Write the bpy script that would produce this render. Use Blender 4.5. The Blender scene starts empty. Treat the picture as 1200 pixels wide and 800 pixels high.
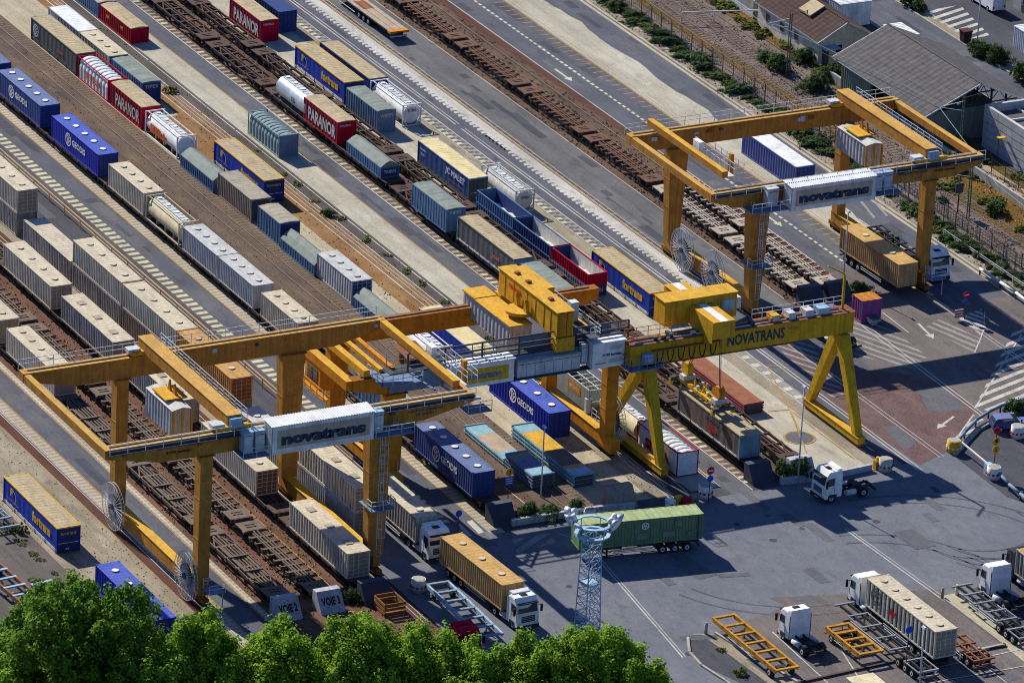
import bpy, math, random
from mathutils import Vector, Matrix
random.seed(7)
C = bpy.context.scene.collection
R = math.radians
# ------------------------------------------------------------------ camera model (fitted)
F, PIT, YAW, ROL = 7279.56, 0.3960035, 1.07754851, 0.05071618
CAM = Vector((545.0, -293.0, 258.66))
FW = Vector((-math.sin(YAW)*math.cos(PIT), math.cos(YAW)*math.cos(PIT), -math.sin(PIT)))
R0 = Vector((math.cos(YAW), math.sin(YAW), 0)); U0 = R0.cross(FW)
RT = math.cos(ROL)*R0 + math.sin(ROL)*U0; UP = -math.sin(ROL)*R0 + math.cos(ROL)*U0
def at(px, py, z=0.0):
    "where the sight line of a picture point meets height z: used once to survey ground positions"
    d = FW*F + RT*(px-600) - UP*(py-400)
    t = (z-CAM.z)/d.z
    return (CAM.x+t*d.x, CAM.y+t*d.y)
# ------------------------------------------------------------------ materials
MATS = {}
def nodes(name):
    m = bpy.data.materials.new(name); m.use_nodes = True
    nt = m.node_tree; b = nt.nodes['Principled BSDF']
    return m, nt, nt.nodes, nt.links, b
def noise(nt, vec, scale, detail=4, rough=.6):
    n = nt.nodes.new('ShaderNodeTexNoise'); n.inputs['Scale'].default_value = scale
    n.inputs['Detail'].default_value = detail; n.inputs['Roughness'].default_value = rough
    nt.links.new(vec, n.inputs['Vector']); return n.outputs['Fac']
def mapping(nt, vec, sc):
    n = nt.nodes.new('ShaderNodeMapping'); n.inputs['Scale'].default_value = sc
    nt.links.new(vec, n.inputs['Vector']); return n.outputs['Vector']
def ramp(nt, fac, lo, hi, a=0.0, b=1.0):
    n = nt.nodes.new('ShaderNodeMapRange'); n.inputs[1].default_value = lo; n.inputs[2].default_value = hi
    n.inputs[3].default_value = a; n.inputs[4].default_value = b; n.clamp = True
    nt.links.new(fac, n.inputs[0]); return n.outputs[0]
def mix(nt, fac, a, b, mode='MIX'):
    n = nt.nodes.new('ShaderNodeMix'); n.data_type = 'RGBA'; n.blend_type = mode
    if isinstance(fac, (int, float)): n.inputs[0].default_value = fac
    else: nt.links.new(fac, n.inputs[0])
    for i, v in ((6, a), (7, b)):
        if isinstance(v, tuple): n.inputs[i].default_value = (v[0], v[1], v[2], 1)
        else: nt.links.new(v, n.inputs[i])
    return n.outputs[2]
def paint(name, col, rough=.72, dirt=.35, streak=.35, rust=0.0, metal=0.0, dirtcol=(.09,.075,.06), top=None, spec=.07):
    "weathered paint: cloudy fading, rain streaks, grime and rust blooms"
    if name in MATS: return MATS[name]
    m, nt, N, L, b = nodes(name)
    g = N.new('ShaderNodeNewGeometry'); pos = g.outputs['Position']
    c = mix(nt, ramp(nt, noise(nt, pos, .9, 5), .35, .7), tuple(x*1.12 for x in col), tuple(x*.78 for x in col))
    s = noise(nt, mapping(nt, pos, (2.2, 2.2, .12)), 1.6, 5, .7)
    c = mix(nt, ramp(nt, s, .46, .72, 0, streak), c, dirtcol)
    d = noise(nt, pos, 2.6, 8, .72)
    c = mix(nt, ramp(nt, d, .5, .78, 0, dirt), c, dirtcol)
    if rust:
        r = noise(nt, pos, 1.7, 9, .75)
        c = mix(nt, ramp(nt, r, .68-.2*rust, .76-.16*rust, 0, .9), c, (.17, .055, .02))
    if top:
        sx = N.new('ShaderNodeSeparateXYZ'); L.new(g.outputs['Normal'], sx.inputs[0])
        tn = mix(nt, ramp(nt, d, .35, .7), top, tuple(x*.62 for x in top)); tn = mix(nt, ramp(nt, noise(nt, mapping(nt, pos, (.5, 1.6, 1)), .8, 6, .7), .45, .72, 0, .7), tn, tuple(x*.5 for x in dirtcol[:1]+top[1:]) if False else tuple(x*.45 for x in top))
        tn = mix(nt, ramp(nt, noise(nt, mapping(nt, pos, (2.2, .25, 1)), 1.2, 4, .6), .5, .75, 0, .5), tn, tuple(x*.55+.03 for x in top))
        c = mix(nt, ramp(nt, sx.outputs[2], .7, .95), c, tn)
    f = noise(nt, pos, 14, 3, .6)
    c = mix(nt, ramp(nt, f, .3, .7, 0, .3), c, mix(nt, 1.0, c, (.55, .53, .5), 'MULTIPLY'))
    L.new(c, b.inputs['Base Color'])
    b.inputs['Roughness'].default_value = rough; b.inputs['Metallic'].default_value = metal
    b.inputs['Specular IOR Level'].default_value = spec
    bp = N.new('ShaderNodeBump'); bp.inputs['Strength'].default_value = .25; bp.inputs['Distance'].default_value = .03
    L.new(d, bp.inputs['Height']); L.new(bp.outputs[0], b.inputs['Normal'])
    MATS[name] = m; return m
def ground(name, c1, c2, c3=None, patch=.12, fine=2.5, stretch=.12, lines=0.0, cracks=0.0, rough=.92, stain=.5, speck=.5):
    "ground surface: patches, long wheel tracks along the yard, specks, stains and cracks"
    if name in MATS: return MATS[name]
    m, nt, N, L, b = nodes(name)
    g = N.new('ShaderNodeNewGeometry'); pos = g.outputs['Position']
    c = mix(nt, ramp(nt, noise(nt, pos, patch, 6, .65), .35, .65), c1, c2)
    lng = noise(nt, mapping(nt, pos, (stretch*.7, .8, 1.0)), .9, 4, .6)
    c = mix(nt, ramp(nt, lng, .40, .70, 0, .6), c, c3 or tuple(x*.62 for x in c1))
    st = noise(nt, mapping(nt, pos, (.35, 1, 1)), .55, 8, .7)
    c = mix(nt, ramp(nt, st, .56, .74, 0, stain), c, tuple(x*.35 for x in c1))
    st2 = noise(nt, mapping(nt, pos, (.5, .9, 1)), .33, 7, .7)
    c = mix(nt, ramp(nt, st2, .58, .7, 0, stain*.6), c, tuple(min(.8, x*1.5) for x in c2))
    f = noise(nt, pos, fine*3, 4, .7)
    c = mix(nt, ramp(nt, f, .42, .66, 0, .25+.75*speck), c, mix(nt, 1.0, c, (.5, .49, .5), 'MULTIPLY'))
    g2 = noise(nt, pos, fine*.9, 6, .75)
    c = mix(nt, ramp(nt, g2, .45, .7, 0, .55), c, mix(nt, 1.0, c, (.66, .64, .63), 'MULTIPLY'))
    f2 = noise(nt, pos, fine*5, 3, .7)
    c = mix(nt, ramp(nt, f2, .58, .75, 0, speck*.6), c, mix(nt, 1.0, c, (1.6, 1.6, 1.6), 'MULTIPLY'))
    if lines:
        w = N.new('ShaderNodeTexWave'); w.wave_type = 'BANDS'; w.bands_direction = 'X'; w.inputs['Scale'].default_value = lines
        w.inputs['Distortion'].default_value = 1.2; w.inputs['Detail'].default_value = 3; L.new(mapping(nt, pos, (1, .5, 1)), w.inputs['Vector'])
        c = mix(nt, ramp(nt, w.outputs['Fac'], .35, .75, 0, .55), c, tuple(x*.42 for x in c1))
    if cracks:
        v = N.new('ShaderNodeTexVoronoi'); v.feature = 'DISTANCE_TO_EDGE'; v.inputs['Scale'].default_value = cracks
        wp = N.new('ShaderNodeVectorMath'); wp.operation = 'ADD'
        nz = N.new('ShaderNodeTexNoise'); nz.inputs['Scale'].default_value = .7; nz.inputs['Detail'].default_value = 5; L.new(pos, nz.inputs['Vector'])
        sc = N.new('ShaderNodeVectorMath'); sc.operation = 'SCALE'; sc.inputs['Scale'].default_value = 2.2; L.new(nz.outputs['Color'], sc.inputs[0])
        L.new(pos, wp.inputs[0]); L.new(sc.outputs[0], wp.inputs[1]); L.new(wp.outputs[0], v.inputs['Vector'])
        c = mix(nt, ramp(nt, v.outputs['Distance'], .001, .007, .3, 0), c, tuple(x*.35 for x in c1))
    L.new(c, b.inputs['Base Color']); b.inputs['Roughness'].default_value = rough
    b.inputs['Specular IOR Level'].default_value = .02
    bp = N.new('ShaderNodeBump'); bp.inputs['Strength'].default_value = .35; bp.inputs['Distance'].default_value = .05
    L.new(f, bp.inputs['Height']); L.new(bp.outputs[0], b.inputs['Normal'])
    MATS[name] = m; return m
def leafmat(name, c1, c2):
    m, nt, N, L, b = nodes(name)
    g = N.new('ShaderNodeNewGeometry'); pos = g.outputs['Position']
    c = mix(nt, ramp(nt, noise(nt, pos, 1.1, 4), .35, .65), c1, c2)
    c = mix(nt, ramp(nt, noise(nt, pos, 6, 2), .35, .7, 0, .6), c, tuple(x*.5 for x in c1))
    tr = N.new('ShaderNodeBsdfTranslucent'); L.new(c, tr.inputs['Color'])
    ms = N.new('ShaderNodeMixShader'); ms.inputs[0].default_value = .35
    L.new(c, b.inputs['Base Color']); b.inputs['Roughness'].default_value = .7; b.inputs['Specular IOR Level'].default_value = .08
    L.new(b.outputs[0], ms.inputs[1]); L.new(tr.outputs[0], ms.inputs[2]); L.new(ms.outputs[0], N['Material Output'].inputs['Surface'])
    MATS[name] = m; return m
def glassmat(name):
    m, nt, N, L, b = nodes(name)
    b.inputs['Base Color'].default_value = (.02, .03, .04, 1); b.inputs['Roughness'].default_value = .12
    MATS[name] = m; return m
P = paint
P('recess_shade', (.13, .12, .12), dirt=.4, streak=.5)  # dark groove colour: shade in the corrugations put into the paint
P('recess_shade_tan', (.17, .10, .06), dirt=.4, streak=.5, rust=.3)  # brown version of the painted groove shade, with some rust
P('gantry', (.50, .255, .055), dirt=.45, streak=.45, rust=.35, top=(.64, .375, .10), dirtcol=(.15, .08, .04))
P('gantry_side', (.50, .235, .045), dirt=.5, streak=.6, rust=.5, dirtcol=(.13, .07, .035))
P('gantry_brown', (.33, .125, .02), dirt=.35, streak=.5, rust=.7)
P('orange', (.62, .245, .02), dirt=.35, streak=.5, rust=.5, dirtcol=(.17, .07, .03))
P('yellow', (.70, .375, .025), dirt=.4, streak=.55, rust=.38, dirtcol=(.18, .10, .04), top=(.74, .42, .05))
P('crane_yellow', (.64, .385, .02), dirt=.35, streak=.6, rust=.45, dirtcol=(.18, .10, .04))
P('steelblue', (.16, .24, .36), dirt=.4)
P('lightblue', (.34, .50, .66), dirt=.3)
P('darksteel', (.075, .085, .10), dirt=.4, rust=.25)
P('galv', (.56, .60, .64), dirt=.2, rough=.5)
P('white', (.78, .78, .76), dirt=.25, streak=.3)
P('cleanwhite', (.80, .81, .82), dirt=.08, streak=.08, rough=.35)
P('sheetwhite', (.74, .76, .78), dirt=.15, streak=.2)
P('signbeige', (.46, .39, .31), dirt=.15, streak=.2)
P('navy_letters', (.025, .05, .10), dirt=.3, streak=.3, dirtcol=(.16, .14, .12))
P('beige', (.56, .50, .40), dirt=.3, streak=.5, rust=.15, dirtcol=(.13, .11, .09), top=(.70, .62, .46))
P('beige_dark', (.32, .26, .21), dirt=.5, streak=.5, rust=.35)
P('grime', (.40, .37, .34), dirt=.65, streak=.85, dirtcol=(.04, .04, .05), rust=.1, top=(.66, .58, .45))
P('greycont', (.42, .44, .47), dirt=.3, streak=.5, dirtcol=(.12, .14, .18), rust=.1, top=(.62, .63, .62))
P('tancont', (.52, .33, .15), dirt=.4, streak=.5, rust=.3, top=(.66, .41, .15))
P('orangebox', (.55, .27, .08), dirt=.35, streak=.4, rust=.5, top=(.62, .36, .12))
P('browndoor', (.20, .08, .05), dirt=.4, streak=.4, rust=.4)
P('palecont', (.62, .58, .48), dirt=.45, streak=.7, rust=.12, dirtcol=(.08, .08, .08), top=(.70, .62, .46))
P('geodis', (.022, .032, .36), dirt=.15, streak=.35, dirtcol=(.03, .04, .15), top=(.09, .14, .58))
P('geodis_dark', (.045, .07, .23), dirt=.3, streak=.4, dirtcol=(.05, .06, .12), top=(.16, .22, .44))
P('fortblue', (.022, .05, .38), dirt=.08, streak=.15, dirtcol=(.03, .04, .14))
P('fortend', (.02, .04, .22), dirt=.15, streak=.2)
P('swapyellow', (.72, .43, .03), dirt=.3, streak=.3)
P('tarptan', (.48, .39, .25), dirt=.6, streak=.2, dirtcol=(.20, .15, .10), top=(.50, .41, .26))
P('trailgrey', (.30, .33, .36), dirt=.4, rust=.2)
P('tarpcream', (.66, .56, .30), dirt=.2, streak=.1)
P('tarpgreen', (.21, .25, .23), dirt=.4, streak=.2, dirtcol=(.14, .16, .14))
P('tarpgrey', (.36, .33, .26), dirt=.45, streak=.2)
P('ribblue', (.10, .21, .38), dirt=.35, streak=.4, rust=.15)
P('fadedblue', (.10, .13, .34), dirt=.25, streak=.45, dirtcol=(.20, .22, .34))
P('panelblue', (.33, .42, .52), dirt=.45, streak=.6, dirtcol=(.06, .09, .14))
P('deepblue', (.03, .06, .20), dirt=.3, streak=.3)
P('malet', (.035, .075, .22), dirt=.2, streak=.2)
P('red', (.48, .006, .03), dirt=.12, streak=.3, dirtcol=(.14, .01, .02))
P('redpanel', (.36, .10, .11), dirt=.4, streak=.5)
P('sitraorange', (.75, .13, .02), dirt=.1, streak=.1)
P('ventgreen', (.26, .36, .36), dirt=.45, streak=.5, dirtcol=(.10, .13, .14))
P('curtaingrey', (.10, .105, .11), dirt=.4, streak=.4, dirtcol=(.05, .05, .055))
P('curtainbrown', (.15, .115, .10), dirt=.3, streak=.3)
P('rearblue', (.19, .30, .38), dirt=.2, streak=.4)
P('offwhite', (.62, .63, .60), dirt=.35, streak=.4)
P('pinkred', (.62, .12, .11), dirt=.1)
P('cream', (.68, .60, .40), dirt=.3, streak=.2)
P('silver', (.55, .62, .66), rough=.32, metal=.55, dirt=.3, streak=.25)
P('greenbox', (.13, .25, .12), dirt=.35, streak=.4, rust=.25, top=(.42, .52, .26))
P('purple', (.30, .085, .27), dirt=.25, streak=.4, top=(.66, .26, .04))
P('openframe', (.30, .34, .32), dirt=.4, streak=.5)
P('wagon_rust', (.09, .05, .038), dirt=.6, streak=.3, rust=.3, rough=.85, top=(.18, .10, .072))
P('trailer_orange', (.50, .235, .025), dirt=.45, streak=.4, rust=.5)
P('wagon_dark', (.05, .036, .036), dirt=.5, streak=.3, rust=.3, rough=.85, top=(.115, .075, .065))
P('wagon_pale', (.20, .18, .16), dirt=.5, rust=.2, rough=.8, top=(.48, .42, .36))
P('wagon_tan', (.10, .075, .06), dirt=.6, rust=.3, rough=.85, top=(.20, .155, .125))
P('undergear', (.025, .02, .02), dirt=.5, rust=.25, rough=.9)
P('tyre', (.02, .02, .022), dirt=.3, streak=0, rough=.9)
P('chassisblack', (.04, .042, .05), dirt=.35, rust=.1)
P('chassisblue', (.24, .33, .42), dirt=.35, rust=.15)
P('rust_deck', (.28, .11, .06), dirt=.4, rust=.5, rough=.9)
P('plank', (.42, .33, .25), dirt=.4, streak=.1, rough=.9)
P('teal', (.23, .42, .50), dirt=.35, rust=.15)
P('rail', (.34, .27, .22), dirt=.2, rust=.3, rough=.4, metal=.5)
P('railshine', (.60, .58, .54), dirt=.1, rough=.35, metal=.4)
P('concrete_block', (.46, .47, .52), dirt=.6, streak=.5)
P('darkblock', (.05, .06, .09), dirt=.5, streak=.5, top=(.10, .12, .17))
P('kerbstone', (.40, .37, .32), dirt=.5, streak=.2, rough=.9)
P('wallcream', (.66, .58, .48), dirt=.2, streak=.3, rough=.9)
P('wallwhite', (.62, .62, .62), dirt=.3, streak=.4, rough=.9)
P('wallconcrete', (.40, .40, .38), dirt=.5, streak=.5, rough=.95)
P('sheetgreen', (.19, .24, .20), dirt=.4, streak=.4)
P('fibro', (.115, .11, .115), dirt=.55, streak=.1, rough=.95, dirtcol=(.05, .05, .05))
P('tile', (.085, .055, .05), dirt=.7, streak=.2, rough=.95, dirtcol=(.035, .03, .03))
P('bin', (.08, .03, .03), dirt=.3)
P('wood', (.30, .14, .04), dirt=.4, rough=.9)
P('black', (.015, .015, .02), dirt=.2)
P('lamp_glass', (.75, .78, .80), rough=.2, dirt=.1)
P('signred', (.55, .02, .03), dirt=.05)
P('signblue', (.02, .10, .55), dirt=.05)
P('signyellow', (.65, .38, .02), dirt=.05)
P('weedwhite', (.72, .70, .66), dirt=.3)
glassmat('glass')
ground('asphalt', (.105, .112, .140), (.145, .150, .178), (.078, .084, .108), speck=.6, stain=.7)
ground('asphalt_dark', (.080, .082, .102), (.105, .106, .125), (.058, .06, .076), speck=.5, cracks=.16, stain=.5)
ground('asphalt_grey', (.125, .127, .135), (.18, .18, .182), (.085, .087, .095), speck=.5, stain=.6, cracks=.1)
ground('forecourt', (.155, .168, .202), (.19, .20, .23), (.128, .138, .168), speck=.6, stretch=.8, stain=.4)
ground('asphalt_brown', (.155, .135, .132), (.20, .178, .172), (.105, .094, .096), speck=.7, cracks=.13, stain=.6)
ground('concrete_light', (.40, .375, .30), (.52, .49, .41), (.29, .265, .21), speck=.4, cracks=.07, stain=.55)
ground('concrete_stained', (.27, .235, .175), (.40, .35, .27), (.17, .145, .11), speck=.6, cracks=.09, stain=.9)
ground('concrete_tan', (.42, .37, .26), (.50, .45, .33), (.30, .25, .17), speck=.4, cracks=.08, stain=.6)
ground('slab_old', (.115, .10, .10), (.16, .138, .135), (.075, .068, .068), cracks=.22, stain=.7)
ground('brick_red', (.125, .062, .05), (.16, .085, .065), (.08, .042, .036), lines=.75, stain=.5)
ground('ballast_rust', (.150, .078, .055), (.205, .115, .08), (.085, .05, .038), speck=.9, stain=.8, fine=3)
ground('ballast_brown', (.125, .085, .066), (.185, .125, .085), (.075, .055, .046), speck=.9, stain=.8, fine=3)
ground('brown_board', (.165, .125, .098), (.235, .175, .125), (.10, .08, .068), lines=.42, stain=.8)
ground('brown_plain', (.125, .097, .085), (.20, .145, .10), (.085, .067, .06), stain=.9, speck=.9)
ground('beige_board', (.44, .38, .29), (.54, .48, .38), (.30, .25, .19), lines=.40, stain=.35)
ground('patch_board', (.30, .25, .19), (.44, .38, .30), (.17, .14, .12), lines=.34, stain=.6)
ground('orange_dirt', (.25, .125, .045), (.36, .225, .115), (.135, .08, .045), speck=.8, stain=.9)
ground('grey_gravel', (.10, .09, .085), (.14, .125, .115), (.065, .06, .055), speck=.9, fine=3)
ground('rail_ballast', (.175, .135, .118), (.25, .20, .175), (.10, .08, .068), speck=1.0, stretch=.5, stain=.9, fine=2.2)
ground('verge', (.10, .095, .025), (.26, .115, .022), (.07, .07, .022), speck=1.0, stretch=.8, stain=.8)
ground('brick_forecourt', (.150, .098, .098), (.20, .132, .125), (.115, .08, .082), speck=1.0, stretch=.8, stain=.6, cracks=.06)
ground('path_tan', (.36, .27, .18), (.42, .33, .23), speck=.5, stretch=.8)
ground('mark_white', (.50, .49, .45), (.60, .58, .54), (.30, .29, .28), speck=.7, stain=1.0)
ground('mark_cream', (.55, .53, .40), (.62, .60, .46), (.38, .36, .28), speck=.5, stain=.8)
ground('mark_yellow', (.38, .235, .08), (.46, .30, .11), (.22, .14, .08), speck=.7, stain=1.0)
ground('mark_grey', (.27, .265, .26), (.36, .35, .33), (.19, .18, .18), speck=.7, stain=.9)
ground('repair', (.120, .124, .142), (.15, .152, .168), (.10, .104, .12), speck=.5, stretch=.8)
ground('checkbase', (.13, .125, .12), (.17, .16, .15), (.10, .10, .10), stain=.3)
leafmat('leaf', (.155, .30, .018), (.33, .51, .045))
leafmat('leaf_dark', (.085, .19, .018), (.22, .38, .035))
leafmat('shrub', (.045, .09, .03), (.095, .15, .05))
leafmat('weed', (.10, .16, .03), (.20, .22, .04))
# ------------------------------------------------------------------ mesh builder
class MB:
    def __init__(s): s.v = []; s.f = []; s.mi = []; s.ms = []; s.sm = []
    def m(s, name):
        if name not in s.ms: s.ms.append(name)
        return s.ms.index(name)
    def face(s, pts, mat, smooth=False):
        n = len(s.v); s.v += [tuple(p) for p in pts]; s.f.append(tuple(range(n, n+len(pts)))); s.mi.append(s.m(mat)); s.sm.append(smooth)
    def box(s, x0, x1, y0, y1, z0, z1, mat, topmat=None):
        n = len(s.v); s.v += [(x, y, z) for x in (x0, x1) for y in (y0, y1) for z in (z0, z1)]
        k = s.m(mat)
        for q in ((0,1,3,2),(4,6,7,5),(0,4,5,1),(2,3,7,6),(0,2,6,4)): s.f.append(tuple(n+i for i in q)); s.mi.append(k); s.sm.append(False)
        s.f.append(tuple(n+i for i in (1,5,7,3))); s.mi.append(s.m(topmat or mat)); s.sm.append(False)
    def hexa(s, b, t, mat, topmat=None):
        "b, t: 4 bottom and 4 top points, counter-clockwise from above"
        n = len(s.v); s.v += [tuple(p) for p in b]+[tuple(p) for p in t]; k = s.m(mat)
        for q in ((3,2,1,0),(0,1,5,4),(1,2,6,5),(2,3,7,6),(3,0,4,7)): s.f.append(tuple(n+i for i in q)); s.mi.append(k); s.sm.append(False)
        s.f.append((n+4,n+5,n+6,n+7)); s.mi.append(s.m(topmat or mat)); s.sm.append(False)
    def beam(s, p, q, w, h, mat):
        "rectangular bar from p to q, w across, h in the other direction"
        p = Vector(p); q = Vector(q); d = (q-p).normalized()
        a = d.cross(Vector((0,0,1)))
        if a.length < 1e-3: a = Vector((0,1,0))
        a.normalize(); c = a.cross(d).normalized(); a *= w/2; c *= h/2
        B = [p-a-c, p+a-c, p+a+c, p-a+c]; T = [q-a-c, q+a-c, q+a+c, q-a+c]
        n = len(s.v); s.v += [tuple(x) for x in B+T]; k = s.m(mat)
        for f in ((0,1,2,3),(7,6,5,4),(0,4,5,1),(1,5,6,2),(2,6,7,3),(3,7,4,0)): s.f.append(tuple(n+i for i in f)); s.mi.append(k); s.sm.append(False)
    def tube(s, p, q, r, mat, n=8, r2=None, caps=True):
        p = Vector(p); q = Vector(q); d = (q-p).normalized(); r2 = r if r2 is None else r2
        a = d.cross(Vector((0,0,1)) if abs(d.z) < .9 else Vector((1,0,0))).normalized(); b = d.cross(a)
        k0 = len(s.v); k = s.m(mat)
        for (o, rr) in ((p, r), (q, r2)):
            for i in range(n):
                t = 2*math.pi*i/n; s.v.append(tuple(o+a*math.cos(t)*rr+b*math.sin(t)*rr))
        for i in range(n):
            j = (i+1) % n; s.f.append((k0+i, k0+n+i, k0+n+j, k0+j)); s.mi.append(k); s.sm.append(n > 6)
        if caps:
            s.f.append(tuple(k0+i for i in range(n))); s.mi.append(k); s.sm.append(False)
            s.f.append(tuple(k0+n+i for i in reversed(range(n)))); s.mi.append(k); s.sm.append(False)
    def prism(s, prof, x0, x1, mat, axis='x'):
        "profile of (y, z) swept along x, or of (x, z) swept along y"
        f = (lambda c, t: (t, c[0], c[1])) if axis == 'x' else (lambda c, t: (c[0], t, c[1]))
        a = [f(c, x0) for c in prof]; b = [f(c, x1) for c in prof]; n = len(prof)
        s.face(a, mat); s.face(b[::-1], mat)
        for i in range(n):
            j = (i+1) % n; s.face([a[i], b[i], b[j], a[j]], mat)
    def wavy(s, x0, x1, y, z0, z1, sgn, pitch, depth, mat, axis='x', mat2=None):
        "corrugated sheet; outer face at y, ribs sunk by depth"
        n = max(2, int(round((x1-x0)/pitch))); p = (x1-x0)/n
        xs = []
        for i in range(n):
            a = x0+i*p; xs += [(a, 0), (a+p*.32, 0), (a+p*.5, 1), (a+p*.82, 1)]
        xs.append((x1, 0))
        g = (lambda x, d, z: (x, y-sgn*d*depth, z)) if axis == 'x' else (lambda x, d, z: (y-sgn*d*depth, x, z))
        for i in range(len(xs)-1):
            (a, da), (b, db) = xs[i], xs[i+1]
            s.face([g(a, da, z0), g(b, db, z0), g(b, db, z1), g(a, da, z1)], mat2 if (mat2 and da == 1 and db == 1) else mat)
    def mesh(s, name):
        me = bpy.data.meshes.new(name); me.from_pydata(s.v, [], s.f)
        for n in s.ms: me.materials.append(MATS[n])
        me.polygons.foreach_set('material_index', s.mi); me.polygons.foreach_set('use_smooth', s.sm); me.update(); return me
    def build(s, name, parent=None, **kw):
        o = bpy.data.objects.new(name, s.mesh(name)); C.objects.link(o)
        if parent: o.parent = parent
        for k, v in kw.items(): o[k] = v
        return o
def thing(name, label, cat, loc=(0,0,0), rz=0.0, group=None):
    o = bpy.data.objects.new(name, None); C.objects.link(o); o.empty_display_size = .5
    o.location = loc; o.rotation_euler = (0, 0, rz); o['label'] = label; o['category'] = cat
    if group: o['group'] = group
    return o
def tag(o, label, cat, group=None):
    o['label'] = label; o['category'] = cat
    if group: o['group'] = group
    return o
def struct(name, mb): o = mb.build(name); o['kind'] = 'structure'; return o
def copy_tree(o, parent=None):
    c = o.copy(); C.objects.link(c)
    if parent: c.parent = parent
    for ch in list(o.children): copy_tree(ch, c)
    return c
# lettering: built-in font outlines turned into flat meshes
_txt = {}
def glyphs(text, bold=.0):
    if (text, bold) in _txt: return _txt[(text, bold)]
    cu = bpy.data.curves.new('t', 'FONT'); cu.body = text; cu.size = 1; cu.offset = bold; cu.resolution_u = 2
    ob = bpy.data.objects.new('t', cu); C.objects.link(ob)
    dg = bpy.context.evaluated_depsgraph_get(); me = bpy.data.meshes.new_from_object(ob.evaluated_get(dg))
    V = [tuple(v.co) for v in me.vertices]; Fc = [tuple(p.vertices) for p in me.polygons]
    bpy.data.objects.remove(ob); bpy.data.curves.remove(cu); bpy.data.meshes.remove(me)
    xs = [v[0] for v in V]; ys = [v[1] for v in V]
    r = ([((v[0]-min(xs))/(max(xs)-min(xs)), (v[1]-min(ys))/(max(ys)-min(ys))) for v in V], Fc)
    _txt[(text, bold)] = r; return r
def letter(mb, text, o, u, v, w, h, mat, bold=.02):
    "text filling w x h, lower left corner o, along u, up v"
    V, Fc = glyphs(text, bold); o = Vector(o); u = Vector(u)*w; v = Vector(v)*h
    n = len(mb.v); k = mb.m(mat)
    mb.v += [tuple(o+u*a+v*b) for a, b in V]
    for f in Fc: mb.f.append(tuple(n+i for i in f)); mb.mi.append(k); mb.sm.append(False)
SX = dict(u=(1,0,0), v=(0,0,1)); EX = dict(u=(0,1,0), v=(0,0,1))
def side_text(parent, text, x, y, z, w, h, mat, bold=.02):
    mb = MB(); letter(mb, text, (x, y, z), (1,0,0), (0,0,1), w, h, mat, bold); return mb.build('lettering', parent)
def end_text(parent, text, x, y, z, w, h, mat, bold=.02):
    mb = MB(); letter(mb, text, (x, y, z), (0,1,0), (0,0,1), w, h, mat, bold); return mb.build('lettering', parent)
def emblem(parent, cx, y, cz, r, mat, back):
    "round emblem: ring with curls"
    mb = MB()
    for i in range(20):
        a, b = 2*math.pi*i/20, 2*math.pi*(i+1)/20
        for (r0, r1) in ((.8*r, r),):
            mb.face([(cx+r0*math.cos(a), y, cz+r0*math.sin(a)), (cx+r1*math.cos(a), y, cz+r1*math.sin(a)), (cx+r1*math.cos(b), y, cz+r1*math.sin(b)), (cx+r0*math.cos(b), y, cz+r0*math.sin(b))], mat)
    for k, (dx, dz) in enumerate(((-.25, .3), (.3, .1), (-.1, -.35))):
        for i in range(10):
            a, b = 2*math.pi*i/12+k, 2*math.pi*(i+1)/12+k
            r0, r1 = .16*r, .36*r
            mb.face([(cx+dx*r+r0*math.cos(a), y, cz+dz*r+r0*math.sin(a)), (cx+dx*r+r1*math.cos(a), y, cz+dz*r+r1*math.sin(a)), (cx+dx*r+r1*math.cos(b), y, cz+dz*r+r1*math.sin(b)), (cx+dx*r+r0*math.cos(b), y, cz+dz*r+r0*math.sin(b))], mat)
    return mb.build('emblem', parent)
# ------------------------------------------------------------------ containers and swap bodies
def frame_posts(t, L, W, H, mat, th=.14):
    mb = MB(); h = L/2
    for sx in (-1, 1):
        for sy in (-1, 1):
            x = sx*(h-th/2); y = sy*(W/2-th/2); mb.box(x-th/2, x+th/2, y-th/2, y+th/2, 0, H, mat)
            mb.box(sx*(h-.09)-.1, sx*(h-.09)+.1, sy*(W/2-.08)-.09, sy*(W/2-.08)+.09, H-.001, H+.035, mat)
        mb.box(sx*(h-th/2)-th/2, sx*(h-th/2)+th/2, -W/2+th, W/2-th, H-th, H-.002, mat)
        mb.box(sx*(h-th/2)-th/2, sx*(h-th/2)+th/2, -W/2+th, W/2-th, .002, th, mat)
    for sy in (-1, 1):
        mb.box(-h+th, h-th, sy*(W/2-.05)-.05, sy*(W/2-.05)+.05, H-.1, H-.002, mat)
        mb.box(-h+th, h-th, sy*(W/2-.05)-.05, sy*(W/2-.05)+.05, .002, .16, mat)
    return mb.build('frame', t)
def door(t, L, W, H, mat, mat2, bars=4):
    mb = MB(); x = L/2
    mb.box(x-.08, x-.03, -W/2+.14, W/2-.14, .14, H-.14, mat)
    for y in [(-W/2+.14)+(W-.28)*k/bars for k in range(bars+1)]: mb.box(x-.03, x+.015, y-.03, y+.03, .14, H-.14, mat2)
    for z in (.5, .95, 1.4, 1.85, 2.3): 
        if z < H-.2: mb.box(x-.03, x+.005, -W/2+.14, W/2-.14, z-.025, z+.025, mat2)
    return mb.build('door', t)
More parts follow.
